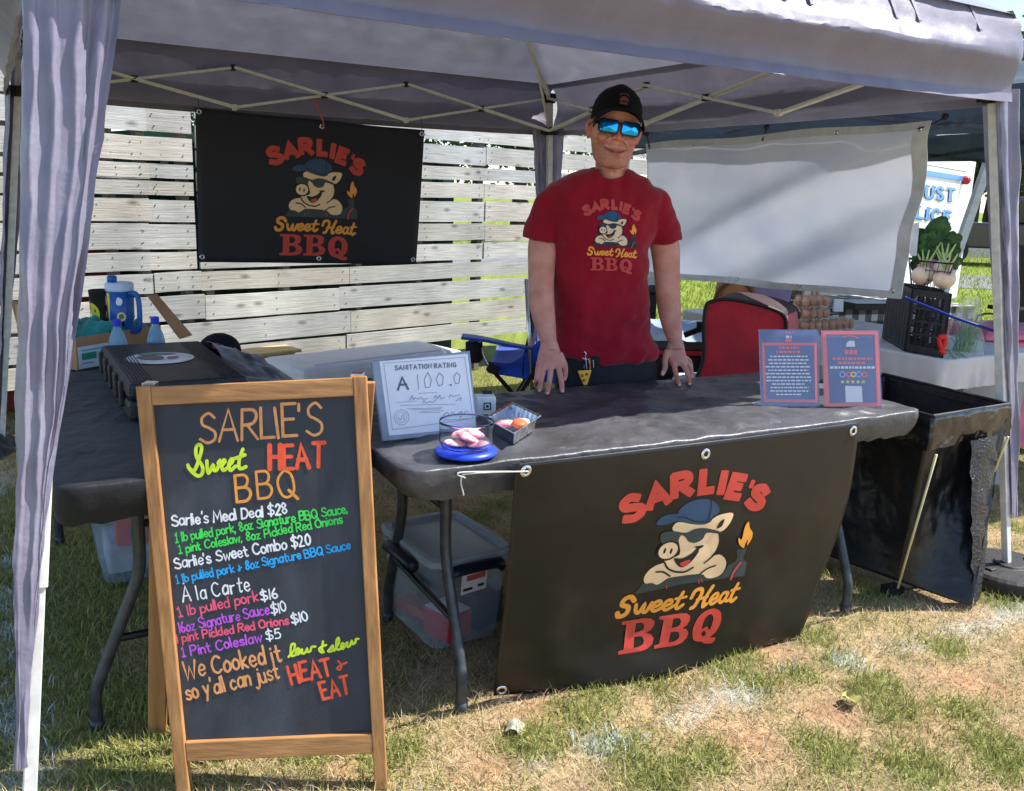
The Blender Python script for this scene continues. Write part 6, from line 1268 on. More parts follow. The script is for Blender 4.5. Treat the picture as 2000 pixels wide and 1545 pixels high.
blob('lavender_bundle', 'lavender grey fabric bundle next to the brown handbag below the white banner', 'fabric', 1468, 525, 1540, 592, 5.4, m_lav, .14, 3)
blob('dried_flowers', 'mottled brown and green dried bunch beside the lavender bundle', 'dried flowers', 1528, 540, 1560, 590, 5.5, M('dried', S(120, 104, 84), S(60, 62, 44), 60, .9, bump=.6), .1, 5)
m_ppr = M('paper_kraft', S(206, 150, 84), S(176, 122, 62), 6, .8, bump=.2)
for a, lb in (((1548, 560), 'open brown paper bag standing left on the gingham table'), ((1592, 565), 'pair of upright brown paper sticks on the gingham table')):
    p = V(*a, 5.9); p.z = .757; h = V(a[0], 548, 5.9).z-.757; mb = MB()
    if 'bag' in lb: mb.hexa([p+Vector(q) for q in ((-.05, -.04, 0), (.05, -.04, 0), (.05, .04, 0), (-.05, .04, 0))], [p+Vector(q) for q in ((-.07, -.045, h), (.085, -.045, h+.02), (.085, .045, h+.02), (-.07, .045, h))])
    else:
        for d in (0, .03): mb.bar(p+Vector((d, 0, 0)), p+Vector((d-.03, 0, h+.02)), .012, .018)
    simple('paper_bag' if 'bag' in lb else 'wooden_stick', lb, 'paper bag' if 'bag' in lb else 'stick', mb, m_ppr)
p = V(1640, 590, 5.75); p.z = .757; mb = MB(); mb.hexa([p+Vector(q) for q in ((-.03, 0, 0), (.03, 0, 0), (.03, .03, 0), (-.03, .03, 0))], [p+Vector(q) for q in ((-.03, .02, .08), (.03, .02, .08), (.03, .025, .08), (-.03, .025, .08))]); simple('price_card', 'small white card standing on the gingham table', 'card', mb, M('label_white', S(214, 226, 234)))
p = V(1690, 585, 6.0); p.z = .757; mb = MB(); mb.box(p+UP*.02, (.3, .2, .04), rotz(.3)); mb.box(p+UP*.045, (.28, .18, .006), rotz(.3), 1); tag(mb.build('display_tray', [m_blk, M('label_white', S(214, 226, 234))], None, bevel=.004), 'black tray with a white sheet on the gingham table under the white banner', 'tray')

# ---------------- collapsible black trash bag on crossed poles ----------------
m_tr = M('trash_bag_black', S(24, 25, 30), S(18, 19, 24), 10, .34, bump=.4, bscale=26, spec=.5)
m_peb = M('trash_bag_pebbled', S(34, 35, 42), S(26, 27, 33), 10, .28, bump=1, bscale=90, spec=.7); m_trg = M('trash_rim_gloss', S(28, 28, 32), S(22, 22, 26), 6, .16, bump=.5, bscale=20, spec=.7)
p1, p2, p3 = G(1725, 731, .72), G(1971, 790, .72), G(1822, 814, .72); p4 = p1+p3-p2; mid = (p1+p2+p3+p4)/4
q2, q3, q4 = G(1898, 1186, .02), G(1756, 1136, .07), G(1600, 1080, .1); q1 = q2+(p1-p2)*.8; q1.z = .06
t = thing('trash_bin', 'black plastic bag stretched over a crossed pole frame beside the right table end', 'trash bin', Vector((mid.x, mid.y, 0)))
def shell(u, v):     # u round the four sides, v rim to bottom
    P = [p2, p3, p4, p1, p2]; Q = [q2, q3, q4, q1, q2]; i = min(int(u*4), 3); f = u*4-i
    p = P[i].lerp(P[i+1], f).lerp(Q[i].lerp(Q[i+1], f), v); o = Vector((p.x-mid.x, p.y-mid.y, 0)).normalized()
    sag = -.05*math.sin(math.pi*f)*math.sin(math.pi*v) if i in (0, 1) else 0
    return p+o*(sag+.012*nz((u*22, v*5, 1), 1, 4)*math.sin(math.pi*min(1, v+.05)))+UP*(-.0)
MB().sheet(shell, 120, 50).build('bag', m_tr, t, smooth=True, thick=.001)
def rim(u, v):
    P = [p2, p3, p4, p1, p2]; i = min(int(u*4), 3); f = u*4-i; p = P[i].lerp(P[i+1], f); o = Vector((p.x-mid.x, p.y-mid.y, 0)).normalized()
    prof = [(-.02, -.03), (-.004, .002), (.008, .0), (.012, -.03), (.016, -.07), (.018, -.1), (.014, -.125)]; k = v*(len(prof)-1); j = min(int(k), len(prof)-2); d, z = [prof[j][a]+(prof[j+1][a]-prof[j][a])*(k-j) for a in (0, 1)]
    return p+o*(d+.01*nz((u*18, v*3, 8), 1, 3)*v)+UP*(z+.02*math.sin(f*3.1)*v*(i == 0)+.012*nz((u*14, v*2, 4), 1, 3)*v)
MB().sheet(rim, 140, 14).build('folded_rim', m_trg, t, smooth=True)
mb = MB(); mb.tube([p2, p3], .008, 8); mb.tube([p3, p4], .008, 8); mb.tube([p4, p1], .008, 8); mb.tube([p1, p2], .008, 8); mb.build('rim_pole', m_blk, t)
m_pole = M('cream_pole', S(206, 196, 150), S(190, 180, 136), 20, .5)
for a, b in (((1816, 880), (1750, 1140)), ((1955, 846), (1936, 935))):
    A = V(*a, 3.02) if a[0] < 1900 else V(*a, 3.17); B = G(*b, .05)+Vector((-.01, -.04, 0)) if a[0] < 1900 else V(*b, 3.2); A += Vector((0, -.05, 0)); mb = MB(); mb.tube([A, B], .0045, 8); mb.build('pole', m_pole, t, smooth=True)
mb = MB(); a = G(1742, 1158); mb.tube([a+UP*.006, G(1810, 1150)+UP*.012], .0045, 8); mb.box(a+UP*.015, (.07, .05, .03), rotz(.4)); mb.build('pole_foot', m_blk, t)
def flap(u, v): a = V(1950, 848, 3.19).lerp(V(1896, 860, 3.1), u); b = V(1917, 1150, 3.1).lerp(V(1900, 1186, 3.02), u); return a.lerp(b, v)+Vector((.012*nz((u*4, v*9, 2), 1, 3), -.01*math.sin(math.pi*u), 0))
MB().sheet(flap, 10, 40).build('pebbled_side', m_peb, t, smooth=True)

# ---------------- white trailer, parked truck ----------------
yT = 10.0; tA, tB = V(1888, 450, yT), None; tw = Vector((math.cos(R(52)), math.sin(R(52)), 0))
base = Vector((tA.x, tA.y, 0)); back = Vector((-tw.y, tw.x, 0)); front = -back
trl = thing('trailer', 'white police trailer with blue lettering parked on the lawn', 'trailer', base-tw*2)
rotT = Matrix((tw, back, UP)).transposed(); TLn, TWd, TZ = 2.5, 1.6, 2.75
m_wp = M('white_paint', S(228, 230, 234), S(214, 217, 222), 4, .35); mb = MB(); mb.box(base-tw*TLn/2+back*TWd/2+UP*(.45+(TZ-.45)/2), (TLn, TWd, TZ-.45), rotT); bd = mb.build('body', m_wp, trl, bevel=.02)
tp = lambda px, py: PL(px, py, base, front)
I_pb = ink('police_blue', 20, 130, 226, .35)
def ontr(x, y): return tp(x, y), front
z2p = lambda a: [(1740+x*.1359, 290+y*.1359) for x, y in a]
bl = [z2p([(300, 285), (1015, 395), (1005, 465), (300, 360)])]
trim_ = [z2p([(300, 195), (1075, 330), (1075, 342), (300, 207)])]
def police(text, p0, p1, h, wd):
    ou = hand(text, *z2p([p0, p1]), h, wd, .42, -.06, 0)
    se = []
    w_, st = strokes(text, .42)
    P0, P1 = [Vector(v) for v in z2p([p0, p1])]; u = (P1-P0)/w_; n = Vector((u.y, -u.x)).normalized()*h; x = 0
    for ch in text:
        gw = GL[ch][0]
        for y in (0, 1):
            if ch in 'LIETU' and not (ch == 'U' and y == 0) and not (ch == 'L' and y == 1 and False):
                c = P0+u*(x+(gw/2 if ch == 'T' and y == 0 else 0 if ch != 'T' else gw/2))+n*y; se.append(ribbon([c-u*.16, c+u*.16], wd*.5))
                if ch == 'U': c2 = P0+u*(x+gw)+n; se.append(ribbon([c2-u*.14, c2+u*.14], wd*.5))
        x += gw+.42
    return ou+se
shd = lambda ls, dx, dy: [[(x+dx, y+dy) for x, y in l] for l in ls]
a1 = police('CUST', (330, 680), (880, 750), 23, 4.8); a2 = police('LICE', (352, 985), (820, 1070), 22, 4.8)
lay('lettering', [(trim_, I_gry), (shd(a1+a2, 1.6, 1.6), I_drk), (a1+a2, I_pb), (bl, I_pb)], ontr, trl, .006, .003)
mb = MB(); mb.ball(tp(1880, 352)+front*.03, .05, 6); mb.build('marker_light', ink('marker_red', 190, 40, 60), trl)
for k in (1.0, 1.7):
    c = base-tw*k+front*-.12+UP*.36; mb = MB(); mb.tube([c, c+back*.24], .36, 24); mb.build('wheel', m_blk, trl, smooth=False, bevel=.02)
mb = MB(); mb.bar(base-tw*TLn+back*1.1+UP*.45, base-tw*(TLn+1.2)+back*1.1+UP*.45, .1, .1); mb.build('tow_bar', m_blk, trl)
# dark pickup parked on the far tarmac
cp = V(1965, 430, 24); ce = Vector((.98, -.2, 0)).normalized(); cy_ = Vector((-ce.y, ce.x, 0)); c0 = Vector((cp.x+.3, cp.y, 0))
t = thing('pickup_truck', 'dark pickup truck parked beyond the lawn beside the right tent leg', 'truck', c0); m_car = M('truck_paint', S(52, 54, 60), S(44, 46, 52), 3, .25, coat=.5); m_cg = M('truck_glass', S(24, 30, 36), S(20, 24, 30), 3, .08)
q = lambda x, y, z: c0+ce*x+cy_*y+UP*z
def prism(pts, y0, y1): mb = MB(); mb.loft([[q(x, y0, z) for x, z in pts], [q(x, y1, z) for x, z in pts]]); return mb
prism([(-2.6, .45), (2.7, .45), (2.75, .95), (2.6, 1.1), (-2.6, 1.1)], -.9, .9).build('body', m_car, t, bevel=.05)
prism([(-.5, 1.1), (1.5, 1.1), (1.0, 1.75), (-.3, 1.78)], -.8, .8).build('cab', m_car, t, bevel=.05)
for s in (-.815, .815): prism([(-.35, 1.16), (1.3, 1.16), (.92, 1.68), (-.22, 1.7)], s-.01, s+.01).build('window', m_cg, t)
for x in (-1.7, 1.75):
    for s in (-.92, .7): mb = MB(); mb.tube([q(x, s, .38), q(x, s+.22, .38)], .38, 24); w_ = mb.build('wheel', m_blk, t, bevel=.02); mb = MB(); mb.tube([q(x, s-.01, .38), q(x, s+.23, .38)], .2, 16); mb.build('rim', m_steel, w_)
mb = MB(); mb.box(q(2.72, -.6, .85), (.08, .3, .16)); mb.build('headlight', ink('headlight', 230, 232, 236), t); mb = MB(); mb.box(q(-2.62, -.7, .9), (.06, .2, .3)); mb.build('tail_light', ink('tail_red', 190, 40, 40), t)

# litter on the grass
p = G(1006, 1420, .012); mb = MB(); mb.sheet(lambda u, v: p+Vector((.045*(u-.5)+.01*(v-.5), .05*(v-.5), .012*math.sin(u*4)+.01*nz((u*3, v*3, 1), 1, 2))), 8, 8); simple('paper_scrap', 'small crumpled white paper scrap on the grass before the front table', 'paper scrap', mb, M('scrap', S(168, 164, 152), None, 20, .7), smooth=True)
p = G(1662, 1368, .012)
def dleaf(u, v): w_ = math.sin(math.pi*min(1, v*.95+.03))*(.8+.4*abs(math.sin(v*9))); return p+Vector((.028*(u-.5)*2*w_, .07*(v-.5), .014*abs(u-.5)*2+.006*math.sin(v*6)))
simple('fallen_leaf', 'pale yellow fallen leaf on the straw coloured grass', 'leaf', MB().sheet(dleaf, 10, 14), M('yellow_leaf', S(176, 172, 108), S(150, 142, 82), 30, .7), smooth=True)
# ---------------- the man behind the table ----------------
yP = 3.36
def yb_(px): return yP+(V(px, 500, yP).x-.36)*.2
def B_(px, py, dy=0): return V(px, py, yb_(px)+dy)
m_skin = M('skin', S(216, 158, 140), S(190, 120, 108), 16, .5, bump=.3, bscale=220, spec=.35, detail=8, lo=.3, hi=.75); m_lip = M('lips', S(172, 92, 86), S(160, 82, 78), 20, .45); m_mouth = M('mouth_line', S(88, 36, 34), None, 20, .6); m_nail = M('nail', S(228, 178, 160), None, 20, .35)
man = thing('person', 'man in dark red T-shirt, black cap and mirrored blue sunglasses leaning on the table', 'person', B_(1180, 560)*1)
man.location.z = 0
def loftz(rows, n=40, e=2.4):
    """rows: (px left, px right, py, depth radius, dy)"""
    rings = []
    for l, r, py, d, dy in rows:
        A, C = B_(l, py, dy), B_(r, py, dy); c = (A+C)/2; h = (C-A)/2; f = Vector((h.y, -h.x, 0)).normalized()*d
        rings.append([c+h*math.copysign(abs(math.cos(a))**(2/e), math.cos(a))+f*math.copysign(abs(math.sin(a))**(2/e), math.sin(a)) for a in [2*math.pi*k/n for k in range(n)]])
    mb = MB(); mb.loft(rings); return mb
body = MB()
def merge(m): body.add(m.v, m.f)
# hidden core, neck
merge(loftz([(1110, 1250, 690, .09, .04), (1105, 1250, 600, .09, .03), (1100, 1260, 480, .1, 0), (1115, 1245, 405, .08, 0), (1155, 1228, 372, .06, 0)]))
nb, nt_2 = B_(1191, 372, .015), B_(1197, 290, -.02); mb = MB(); mb.tube([nb, nb.lerp(nt_2, .22), nb.lerp(nt_2, .5), nt_2], [(.08, .082), (.07, .074), (.059, .062), (.06, .066)], 28); merge(mb)
# head, built in its own frame: x to the picture's right, y towards the viewer, z up
hcn = B_(1199, 262, -.05); ROLLH, YAWH = R(6.5), R(5)
hx_ = Vector((math.cos(ROLLH), 0, -math.sin(ROLLH))); hz_ = Vector((math.sin(ROLLH), 0, math.cos(ROLLH))); hy_ = Vector((.06, -1, .02)).normalized()
hx_ = (hx_-hy_*hx_.dot(hy_)).normalized(); hz_ = hx_.cross(hy_)*-1; hz_ = hz_ if hz_.z > 0 else -hz_
HS = 1.06
def Hd(x, y, z): return hcn+hx_*(x*HS)+hy_*(y*HS)+hz_*(z*HS)
# z (chin -.112 .. crown .125), half width, front y, back y
HP = [(-.116, .012, .066, .03), (-.112, .03, .078, .01), (-.1, .047, .087, -.01), (-.085, .0565, .09, -.028), (-.066, .0615, .0895, -.045), (-.046, .0655, .0885, -.058), (-.02, .07, .09, -.074), (.004, .074, .089, -.088), (.025, .0765, .089, -.096), (.045, .0775, .089, -.1), (.07, .0765, .085, -.1), (.095, .07, .07, -.092), (.115, .054, .044, -.07), (.126, .03, .015, -.04), (.129, .01, -.01, -.02)]
rings = []
for z, w_, yf, ybk in HP:
    r = []
    for k in range(48):
        a = 2*math.pi*k/48; c, s = math.cos(a), math.sin(a); e = 2.25
        x = w_*(1.09 if z < .03 else 1.09-.09*min(1, (z-.03)/.04))*math.copysign(abs(c)**(2/e), c); y = (yf+ybk)/2+(yf-ybk)/2*math.copysign(abs(s)**(2/2.1), s)
        if s > 0:
            if -.09 < z < -.02: y -= .006*max(0, 1-((abs(x)-.05)/.02)**2)          # hollow of the cheek
            if .0 < z < .04: y -= .011*max(0, 1-((abs(x)-.031)/.02)**2)            # eye sockets
            if -.045 < z < .0: y += .005*max(0, 1-((abs(x)-.04)/.022)**2)          # cheekbones
            if z < -.095: y += .004*max(0, 1-(x/.02)**2)
        r.append(Hd(x, y, z))
    rings.append(r)
mb = MB(); mb.loft(rings); merge(mb)
mb = MB(); mb.loft([[Hd(x*w_, y0+(y1-y0)*t_, z) for x, t_ in ((-1, 0), (-.62, .72), (-.25, 1), (.25, 1), (.62, .72), (1, 0))] for z, w_, y0, y1 in ((.038, .009, .075, .092), (.018, .0105, .075, .098), (-.004, .0145, .075, .108), (-.016, .0185, .075, .113), (-.024, .0185, .075, .109), (-.03, .012, .078, .096))]); merge(mb)
for s in (-1, 1):
    mb = MB(); mb.ball(Hd(s*.0135, .093, -.021), (.0095, .01, .008), 8); merge(mb)
    er = Matrix((hx_, hy_, hz_)).transposed() @ Matrix.Rotation(s*R(14), 3, 'Z')
    c = Hd(s*.082, -.008, .006); mb = MB()
    mb.tube(cr([c+er @ Vector((0, .011, .012))*HS, c+er @ Vector((s*.004, .003, .026))*HS, c+er @ Vector((s*.007, -.012, .022))*HS, c+er @ Vector((s*.007, -.015, .002))*HS, c+er @ Vector((s*.002, -.005, -.019))*HS, c+er @ Vector((0, .008, -.027))*HS], 5), .005*HS, 8); merge(mb)
    mb = MB(); mb.ball(c, (.006*HS, .017*HS, .024*HS), 10, rot=er); merge(mb)
mb = MB(); mb.tube(cr([Hd(-.037, .079, -.0505), Hd(-.018, .0905, -.0575), Hd(0, .0935, -.059), Hd(.018, .0905, -.0575), Hd(.037, .079, -.0505)], 5), [.002]+[.0042]*19+[.002], 8); merge(mb)
mb = MB(); mb.tube(cr([Hd(-.03, .081, -.064), Hd(-.012, .0915, -.0705), Hd(.012, .0915, -.0705), Hd(.03, .081, -.064)], 5), [.003]+[.0062]*14+[.003], 8); merge(mb)
mb = MB(); mb.ball(Hd(0, .078, -.098), (.022, .015, .014), 8); merge(mb)
# arms: shoulder, elbow, wrist as traced, then the hands
def arm(pts): 
    mb = MB(); P = cr([Vector(p[0]) for p in pts], 6); rr = cr([Vector((p[1], p[2], 0)) for p in pts], 6); mb.tube(P, [(a.x, a.y) for a in rr], 24); merge(mb)
# image-left arm
wl = V(1073, 672, 3.20)
arm([(B_(1112, 412, .0), .04, .04), (B_(1082, 428, .0), .045, .045), (B_(1062, 470, .0), .056, .054), (B_(1058, 520, -.02), .05, .05), (B_(1057, 555, -.04), .046, .047), (V(1058, 590, 3.24), .0475, .046), (V(1064, 630, 3.22), .041, .04), (wl, .031, .027), (V(1074, 684, 3.195), .034, .023)])
# image-right arm
wr_ = V(1319, 668, 3.42)
arm([(B_(1250, 412, .0), .04, .04), (B_(1276, 430, .0), .045, .045), (B_(1297, 475, .0), .056, .055), (B_(1302, 525, .0), .05, .05), (B_(1304, 560, -.0), .046, .047), (V(1307, 600, 3.42), .046, .045), (V(1313, 638, 3.42), .038, .038), (wr_, .029, .026), (V(1321, 682, 3.415), .032, .023)])
NAILS = []
def finger(pts, r0, r1):
    P = cr([Vector(p) for p in pts], 5); n = len(P); mb = MB(); rs = [r0+(r1-r0)*i/(n-1) for i in range(n)]; rs[-1] *= .75
    for j in (1, 2):
        i = int(n*j/3); rs[min(i, n-1)] *= 1.06
    mb.tube(P, rs, 12); mb.ball(P[-1], r1*.92, 8); merge(mb); NAILS.append((P[-1]*1, r1))
def palm(rows):
    mb = MB(); rings = []
    for a, b, th in rows:
        a, b = Vector(a), Vector(b); c = (a+b)/2; h = (b-a)/2; n = h.cross(UP).normalized(); n = n if n.y < 0 else -n; k = 20
        rings.append([c+h*math.copysign(abs(math.cos(t))**.8, math.cos(t))+n*th*math.copysign(abs(math.sin(t))**.8, math.sin(t)) for t in [2*math.pi*i/k for i in range(k)]])
    mb.loft(rings); merge(mb)
tz = ZT+.004
# left hand: back of the hand to the camera, fingers down on to the cloth
yl = 3.17
palm([(V(1057, 668, yl+.03), V(1089, 668, yl+.03), .023), (V(1051, 690, yl+.02), V(1096, 690, yl+.02), .0245), (V(1048, 708, yl+.005), V(1101, 706, yl+.005), .022), (V(1049, 720, yl-.005), V(1099, 718, yl-.005), .016)])
finger([V(1053, 706, yl), V(1050, 724, yl-.02), V(1048, 738, yl-.035), G(1046, 752, tz+.004)], .0108, .0078)
finger([V(1063, 708, yl), V(1060, 728, yl-.025), V(1056, 748, yl-.05), G(1054, 763, tz+.004)], .0116, .0085)
finger([V(1077, 708, yl), V(1075, 730, yl-.028), V(1072, 752, yl-.055), G(1069, 768, tz+.004)], .012, .0088)
finger([V(1090, 706, yl), V(1093, 728, yl-.025), V(1097, 748, yl-.045), G(1098, 764, tz+.004)], .0116, .0086)
finger([V(1092, 690, yl+.01), V(1102, 712, yl+.005), V(1104, 728, yl), V(1102, 741, yl-.005)], .0135, .0092)
yr = 3.42
palm([(V(1306, 664, yr), V(1334, 664, yr), .023), (V(1301, 684, yr), V(1338, 684, yr), .025), (V(1304, 702, yr-.01), V(1342, 702, yr-.01), .022), (V(1309, 714, yr-.02), V(1342, 713, yr-.02), .017)])
finger([V(1304, 684, yr-.015), V(1299, 704, yr-.035), V(1299, 718, yr-.045), V(1294, 731, yr-.06)], .0138, .009)
finger([V(1316, 706, yr-.02), V(1319, 724, yr-.045), V(1322, 738, yr-.055), G(1327, 752, tz+.004)], .0122, .0085)
finger([V(1330, 706, yr-.02), V(1340, 722, yr-.045), V(1344, 736, yr-.055), G(1347, 750, tz+.004)], .0122, .0085)
finger([V(1337, 704, yr-.01), V(1347, 716, yr-.015), V(1349, 727, yr-.015), G(1351, 738, tz+.004)], .0112, .008)
finger([V(1339, 698, yr+.005), V(1347, 706, yr+.02), V(1350, 716, yr+.02), G(1352, 728, tz+.004)], .01, .0072)
# legs under the trousers, feet in the shoes
hipc = B_(1180, 690, .06)
for s in (-1, 1):
    hp_ = hipc+Vector((s*.09, .02*s, -.03)); kn = Vector((hp_.x+s*.02, hp_.y+.01, .48)); an_ = Vector((kn.x+s*.02, kn.y+.03, .08)); mb = MB(); mb.tube([hp_+UP*.1, hp_, kn, an_], [.07, .075, .055, .04], 16); merge(mb)
for s in (-1, 1):       # smile folds and fuller cheeks
    mb = MB(); mb.tube(cr([Hd(s*.022, .098, -.022), Hd(s*.036, .089, -.036), Hd(s*.045, .079, -.052)], 5), [.003]+[.0055]*9+[.003], 8); merge(mb)
    mb = MB(); mb.ball(Hd(s*.044, .066, -.022), (.024, .019, .017), 10); merge(mb)
m_stub = M('shaven_skin', S(194, 138, 122), S(172, 114, 102), 30, .55, bump=.3, bscale=500)
m_rud = M('ruddy_skin', S(208, 134, 118), S(190, 112, 100), 40, .48, bump=.3, bscale=300)
hd = body.build('body', [m_skin, m_lip, m_mouth, m_nail, m_stub, m_rud], man)
d = hd.modifiers.new('rm', 'REMESH'); d.mode = 'VOXEL'; d.voxel_size = .0032; d.use_smooth_shade = True
d = hd.modifiers.new('s', 'SMOOTH'); d.iterations = 4; d.factor = .5
applied(hd); hd.data.name = 'body'
me = hd.data
Mi = Matrix((hx_, hy_, hz_)); mi = np.zeros(len(me.polygons), int)
for p in me.polygons:
    c = p.center
    if c.z > 1.3:
        q = (Mi @ (c-hcn))/HS
        if q.z < -.03 and q.z > -.125 and (abs(q.x) > .03 or q.z < -.075 or q.z > -.046) and q.y > -.02 and (q.z+.03) < -.25*(abs(abs(q.x)-.02)) and noise.noise(q*160) < .35: mi[p.index] = 4
        if q.y > .03 and ((abs(q.x) < .02 and -.032 < q.z < .008) or ((abs(q.x)-.048)**2+(q.z+.025)**2 < .00028)) and noise.noise(q*120) < .3: mi[p.index] = 5
        if abs(q.x) > .078 and q.z > -.03 and noise.noise(q*90) < .2: mi[p.index] = 5
        if q.y > .06 and abs(q.x) < .041 and -.084 < q.z < -.044:
            x = q.x/.04; ml = -.0645+.0135*x*x
            if abs(q.z-ml) < .0017 and abs(x) < .98: mi[p.index] = 2
            elif (ml-.0105*(1-x*x)) < q.z < (ml+.0075*(1-x*x)): mi[p.index] = 1
    elif c.z < 1.0:
        for P, r in NAILS:
            dd = c-P
            if dd.length < r*1.5 and p.normal.y < -.55 and p.normal.z > -.3: mi[p.index] = 3
me.polygons.foreach_set('material_index', mi.astype(np.int32)); me.update()
# smile creases as fine geometry is left to the mesh; short hair at the sides
mb = MB()
for s in (-1, 1):
    for z0 in (.03,):
        mb.loft([[Hd(s*(.0775+dx), y, z) for y, z in ((.03, .028), (.022, .058), (-.06, .062), (-.075, -.02), (-.03, .01), (.005, .012))] for dx in (-.006, .0025)])
mb.build('hair', M('hair_brown', S(96, 76, 62), S(70, 54, 44), 60, .8, bump=.5, bscale=300), man, smooth=False, bevel=.002)
# T-shirt
m_tee = M('red_cotton', S(150, 16, 40), S(132, 10, 34), 5, .85, bump=.35, bscale=26, sheen=.2, spec=.2)
sh = loftz([(1084, 1278, 694, .118, .045), (1083, 1276, 676, .122, .045), (1082, 1270, 640, .124, .04), (1079, 1263, 560, .124, .02), (1080, 1263, 500, .128, 0), (1072, 1276, 452, .126, -.005), (1062, 1286, 424, .12, 0), (1056, 1291, 400, .11, .003), (1058, 1289, 382, .1, .005), (1066, 1281, 366, .093, .006), (1083, 1267, 353, .086, .008), (1106, 1251, 343, .08, .01), (1132, 1237, 335, .075, .012), (1149, 1226, 329, .071, .012)], 56)
def slv(pts):
    mb = MB(); P = cr([Vector(p[0]) for p in pts], 6); rr = cr([Vector((p[1], p[2], 0)) for p in pts], 6); mb.tube(P, [(a.x, a.y) for a in rr], 28); sh.add(mb.v, mb.f)
slv([(B_(1104, 388, .005), .045, .06), (B_(1082, 400, .0), .058, .07), (B_(1068, 432, .0), .067, .073), (B_(1059, 455, .0), .07, .074), (B_(1056, 470, .0), .0725, .074)])
slv([(B_(1248, 388, .01), .045, .06), (B_(1270, 402, .005), .058, .07), (B_(1286, 434, .0), .066, .073), (B_(1295, 460, .0), .068, .074), (B_(1297, 476, .0), .07, .074)])
so2 = sh.build('t_shirt', m_tee, man)
d = so2.modifiers.new('rm', 'REMESH'); d.mode = 'VOXEL'; d.voxel_size = .006; d.use_smooth_shade = True
d = so2.modifiers.new('s', 'SMOOTH'); d.iterations = 9; d.factor = .5
applied(so2); me = so2.data; so2.data.name = 't_shirt'
n_ = len(me.vertices); co = np.zeros(n_*3); me.vertices.foreach_get('co', co); co = co.reshape(-1, 3); no = np.zeros(n_*3); me.vertices.foreach_get('normal', no); no = no.reshape(-1, 3)
cx = B_(1180, 500).x
for i in range(n_):
    p = Vector(co[i]); x = p.x-cx; z = p.z
    low = max(0, min(1, (1.12-z)/.3))
    k = .015*nz((x*7+z*3, z*9-x*6, 1.3), 1, 3)*(low*.6+.4)+.008*nz((x*12, z*5, 4.2), 1, 2)
    k += .008*math.sin((z*1.1-abs(x)*.55)*48)*math.exp(-((abs(x)-.17)/.05)**2)*max(0, min(1, (z-1.05)/.1))*.6   # pulls under the arms
    k += .005*math.sin(z*62+x*16+3*nz((x*5, z*5, 3), 1, 2))*low*math.exp(-((z-.95)/.1)**2)*1.1
    k += .008*max(0, 1-abs(nz((x*5+z*2.2, z*6-x*4.5, 2.7), 1, 2))*3.2)*(.35+.65*low)
    co[i] += no[i]*k
    if z < .905: co[i][2] += -.018*math.exp(-((x-.02)/.07)**2)+.01*nz((x*6, 2, 7), 1, 2)
me.vertices.foreach_set('co', co.ravel()); me.update()
ncc = B_(1189, 335, .012)                      # open the neck of the shirt
bmn = bmesh.new(); bmn.from_mesh(me)
def in_neck(c):
    dx, dy = (c.x-ncc.x)/.066, (c.y-ncc.y)/.086; s_ = max(0, -dy)
    return dx*dx+dy*dy < 1.25 and c.z > ncc.z-.004-.036*min(1, s_)**1.5
bmesh.ops.delete(bmn, geom=[f for f in bmn.faces if in_neck(f.calc_center_median())], context='FACES'); bmn.to_mesh(me); bmn.free()
# neckband and hems
mb = MB(); nb_ = []
for k in range(41):
    a = 2*math.pi*k/40; nb_.append(ncc+Vector((.072*math.cos(a)*1.0, -.087*math.sin(a), -.004-.034*max(0, math.sin(a))**1.5+.012*max(0, -math.sin(a)))))
mb.tube(nb_, (.006, .011), 8); mb.build('neckband', m_tee, so2, smooth=True)
# print on the chest, laid on the cloth
bv = BVHTree.FromPolygons([v.co[:] for v in me.vertices], [p.vertices[:] for p in me.polygons])
def onsh(x, y):
    px, py = 1138+(x-95)*.1036, 390+(y-110)*.1036+(x-640)*.0035
    d = ray(px, py).normalized(); h = bv.ray_cast(EYE, d)
    if h[0] is None: return V(px, py, 3.2), Vector((0, -1, 0))
    return h[0], (h[1] if h[1].dot(d) < 0 else -h[1])
T1, T2, T3 = logo_parts(ink('tee_coral', 196, 74, 72, .8), ink('tee_cream', 232, 204, 176, .8), ink('tee_blue', 40, 84, 120, .8), ink('tee_orange', 244, 160, 72, .8), ink('tee_dark', 38, 42, 44, .8), ink('tee_slate', 50, 60, 70, .8), ink('tee_tongue', 150, 90, 80, .8), True)
lay('name_lettering', T1, onsh, so2, .003, 0, 60); lay('lower_lettering', [(T2[0][0], ink('tee_orange', 244, 160, 72)), (T2[1][0], T2[1][1], True)], onsh, so2, .003, .0003, 60); lay('pig_emblem', T3, onsh, so2, .002, .0005, 60)
# trousers, belt loop, shoes
m_trs = M('black_denim', S(30, 32, 40), S(22, 24, 30), 12, .8, bump=.3, bscale=160)
tr_ = loftz([(1090, 1270, 860, .12, .06), (1088, 1276, 760, .13, .06), (1087, 1280, 716, .13, .055), (1090, 1274, 682, .118, .05), (1092, 1270, 664, .112, .05)], 40)
for s in (-1, 1):
    hp_ = hipc+Vector((s*.088, .02*s, -.03)); kn = Vector((hp_.x+s*.02, hp_.y+.01, .48)); an_ = Vector((kn.x+s*.02, kn.y+.03, .07)); mb = MB(); mb.tube([hp_+UP*.06, hp_+UP*-.1, kn, an_], [.11, .1, .083, .078], 20); tr_.add(mb.v, mb.f)
tro = tr_.build('trousers', m_trs, man); d = tro.modifiers.new('rm', 'REMESH'); d.mode = 'VOXEL'; d.voxel_size = .009; d.use_smooth_shade = True; d = tro.modifiers.new('s', 'SMOOTH'); d.iterations = 6; applied(tro); tro.data.name = 'trousers'
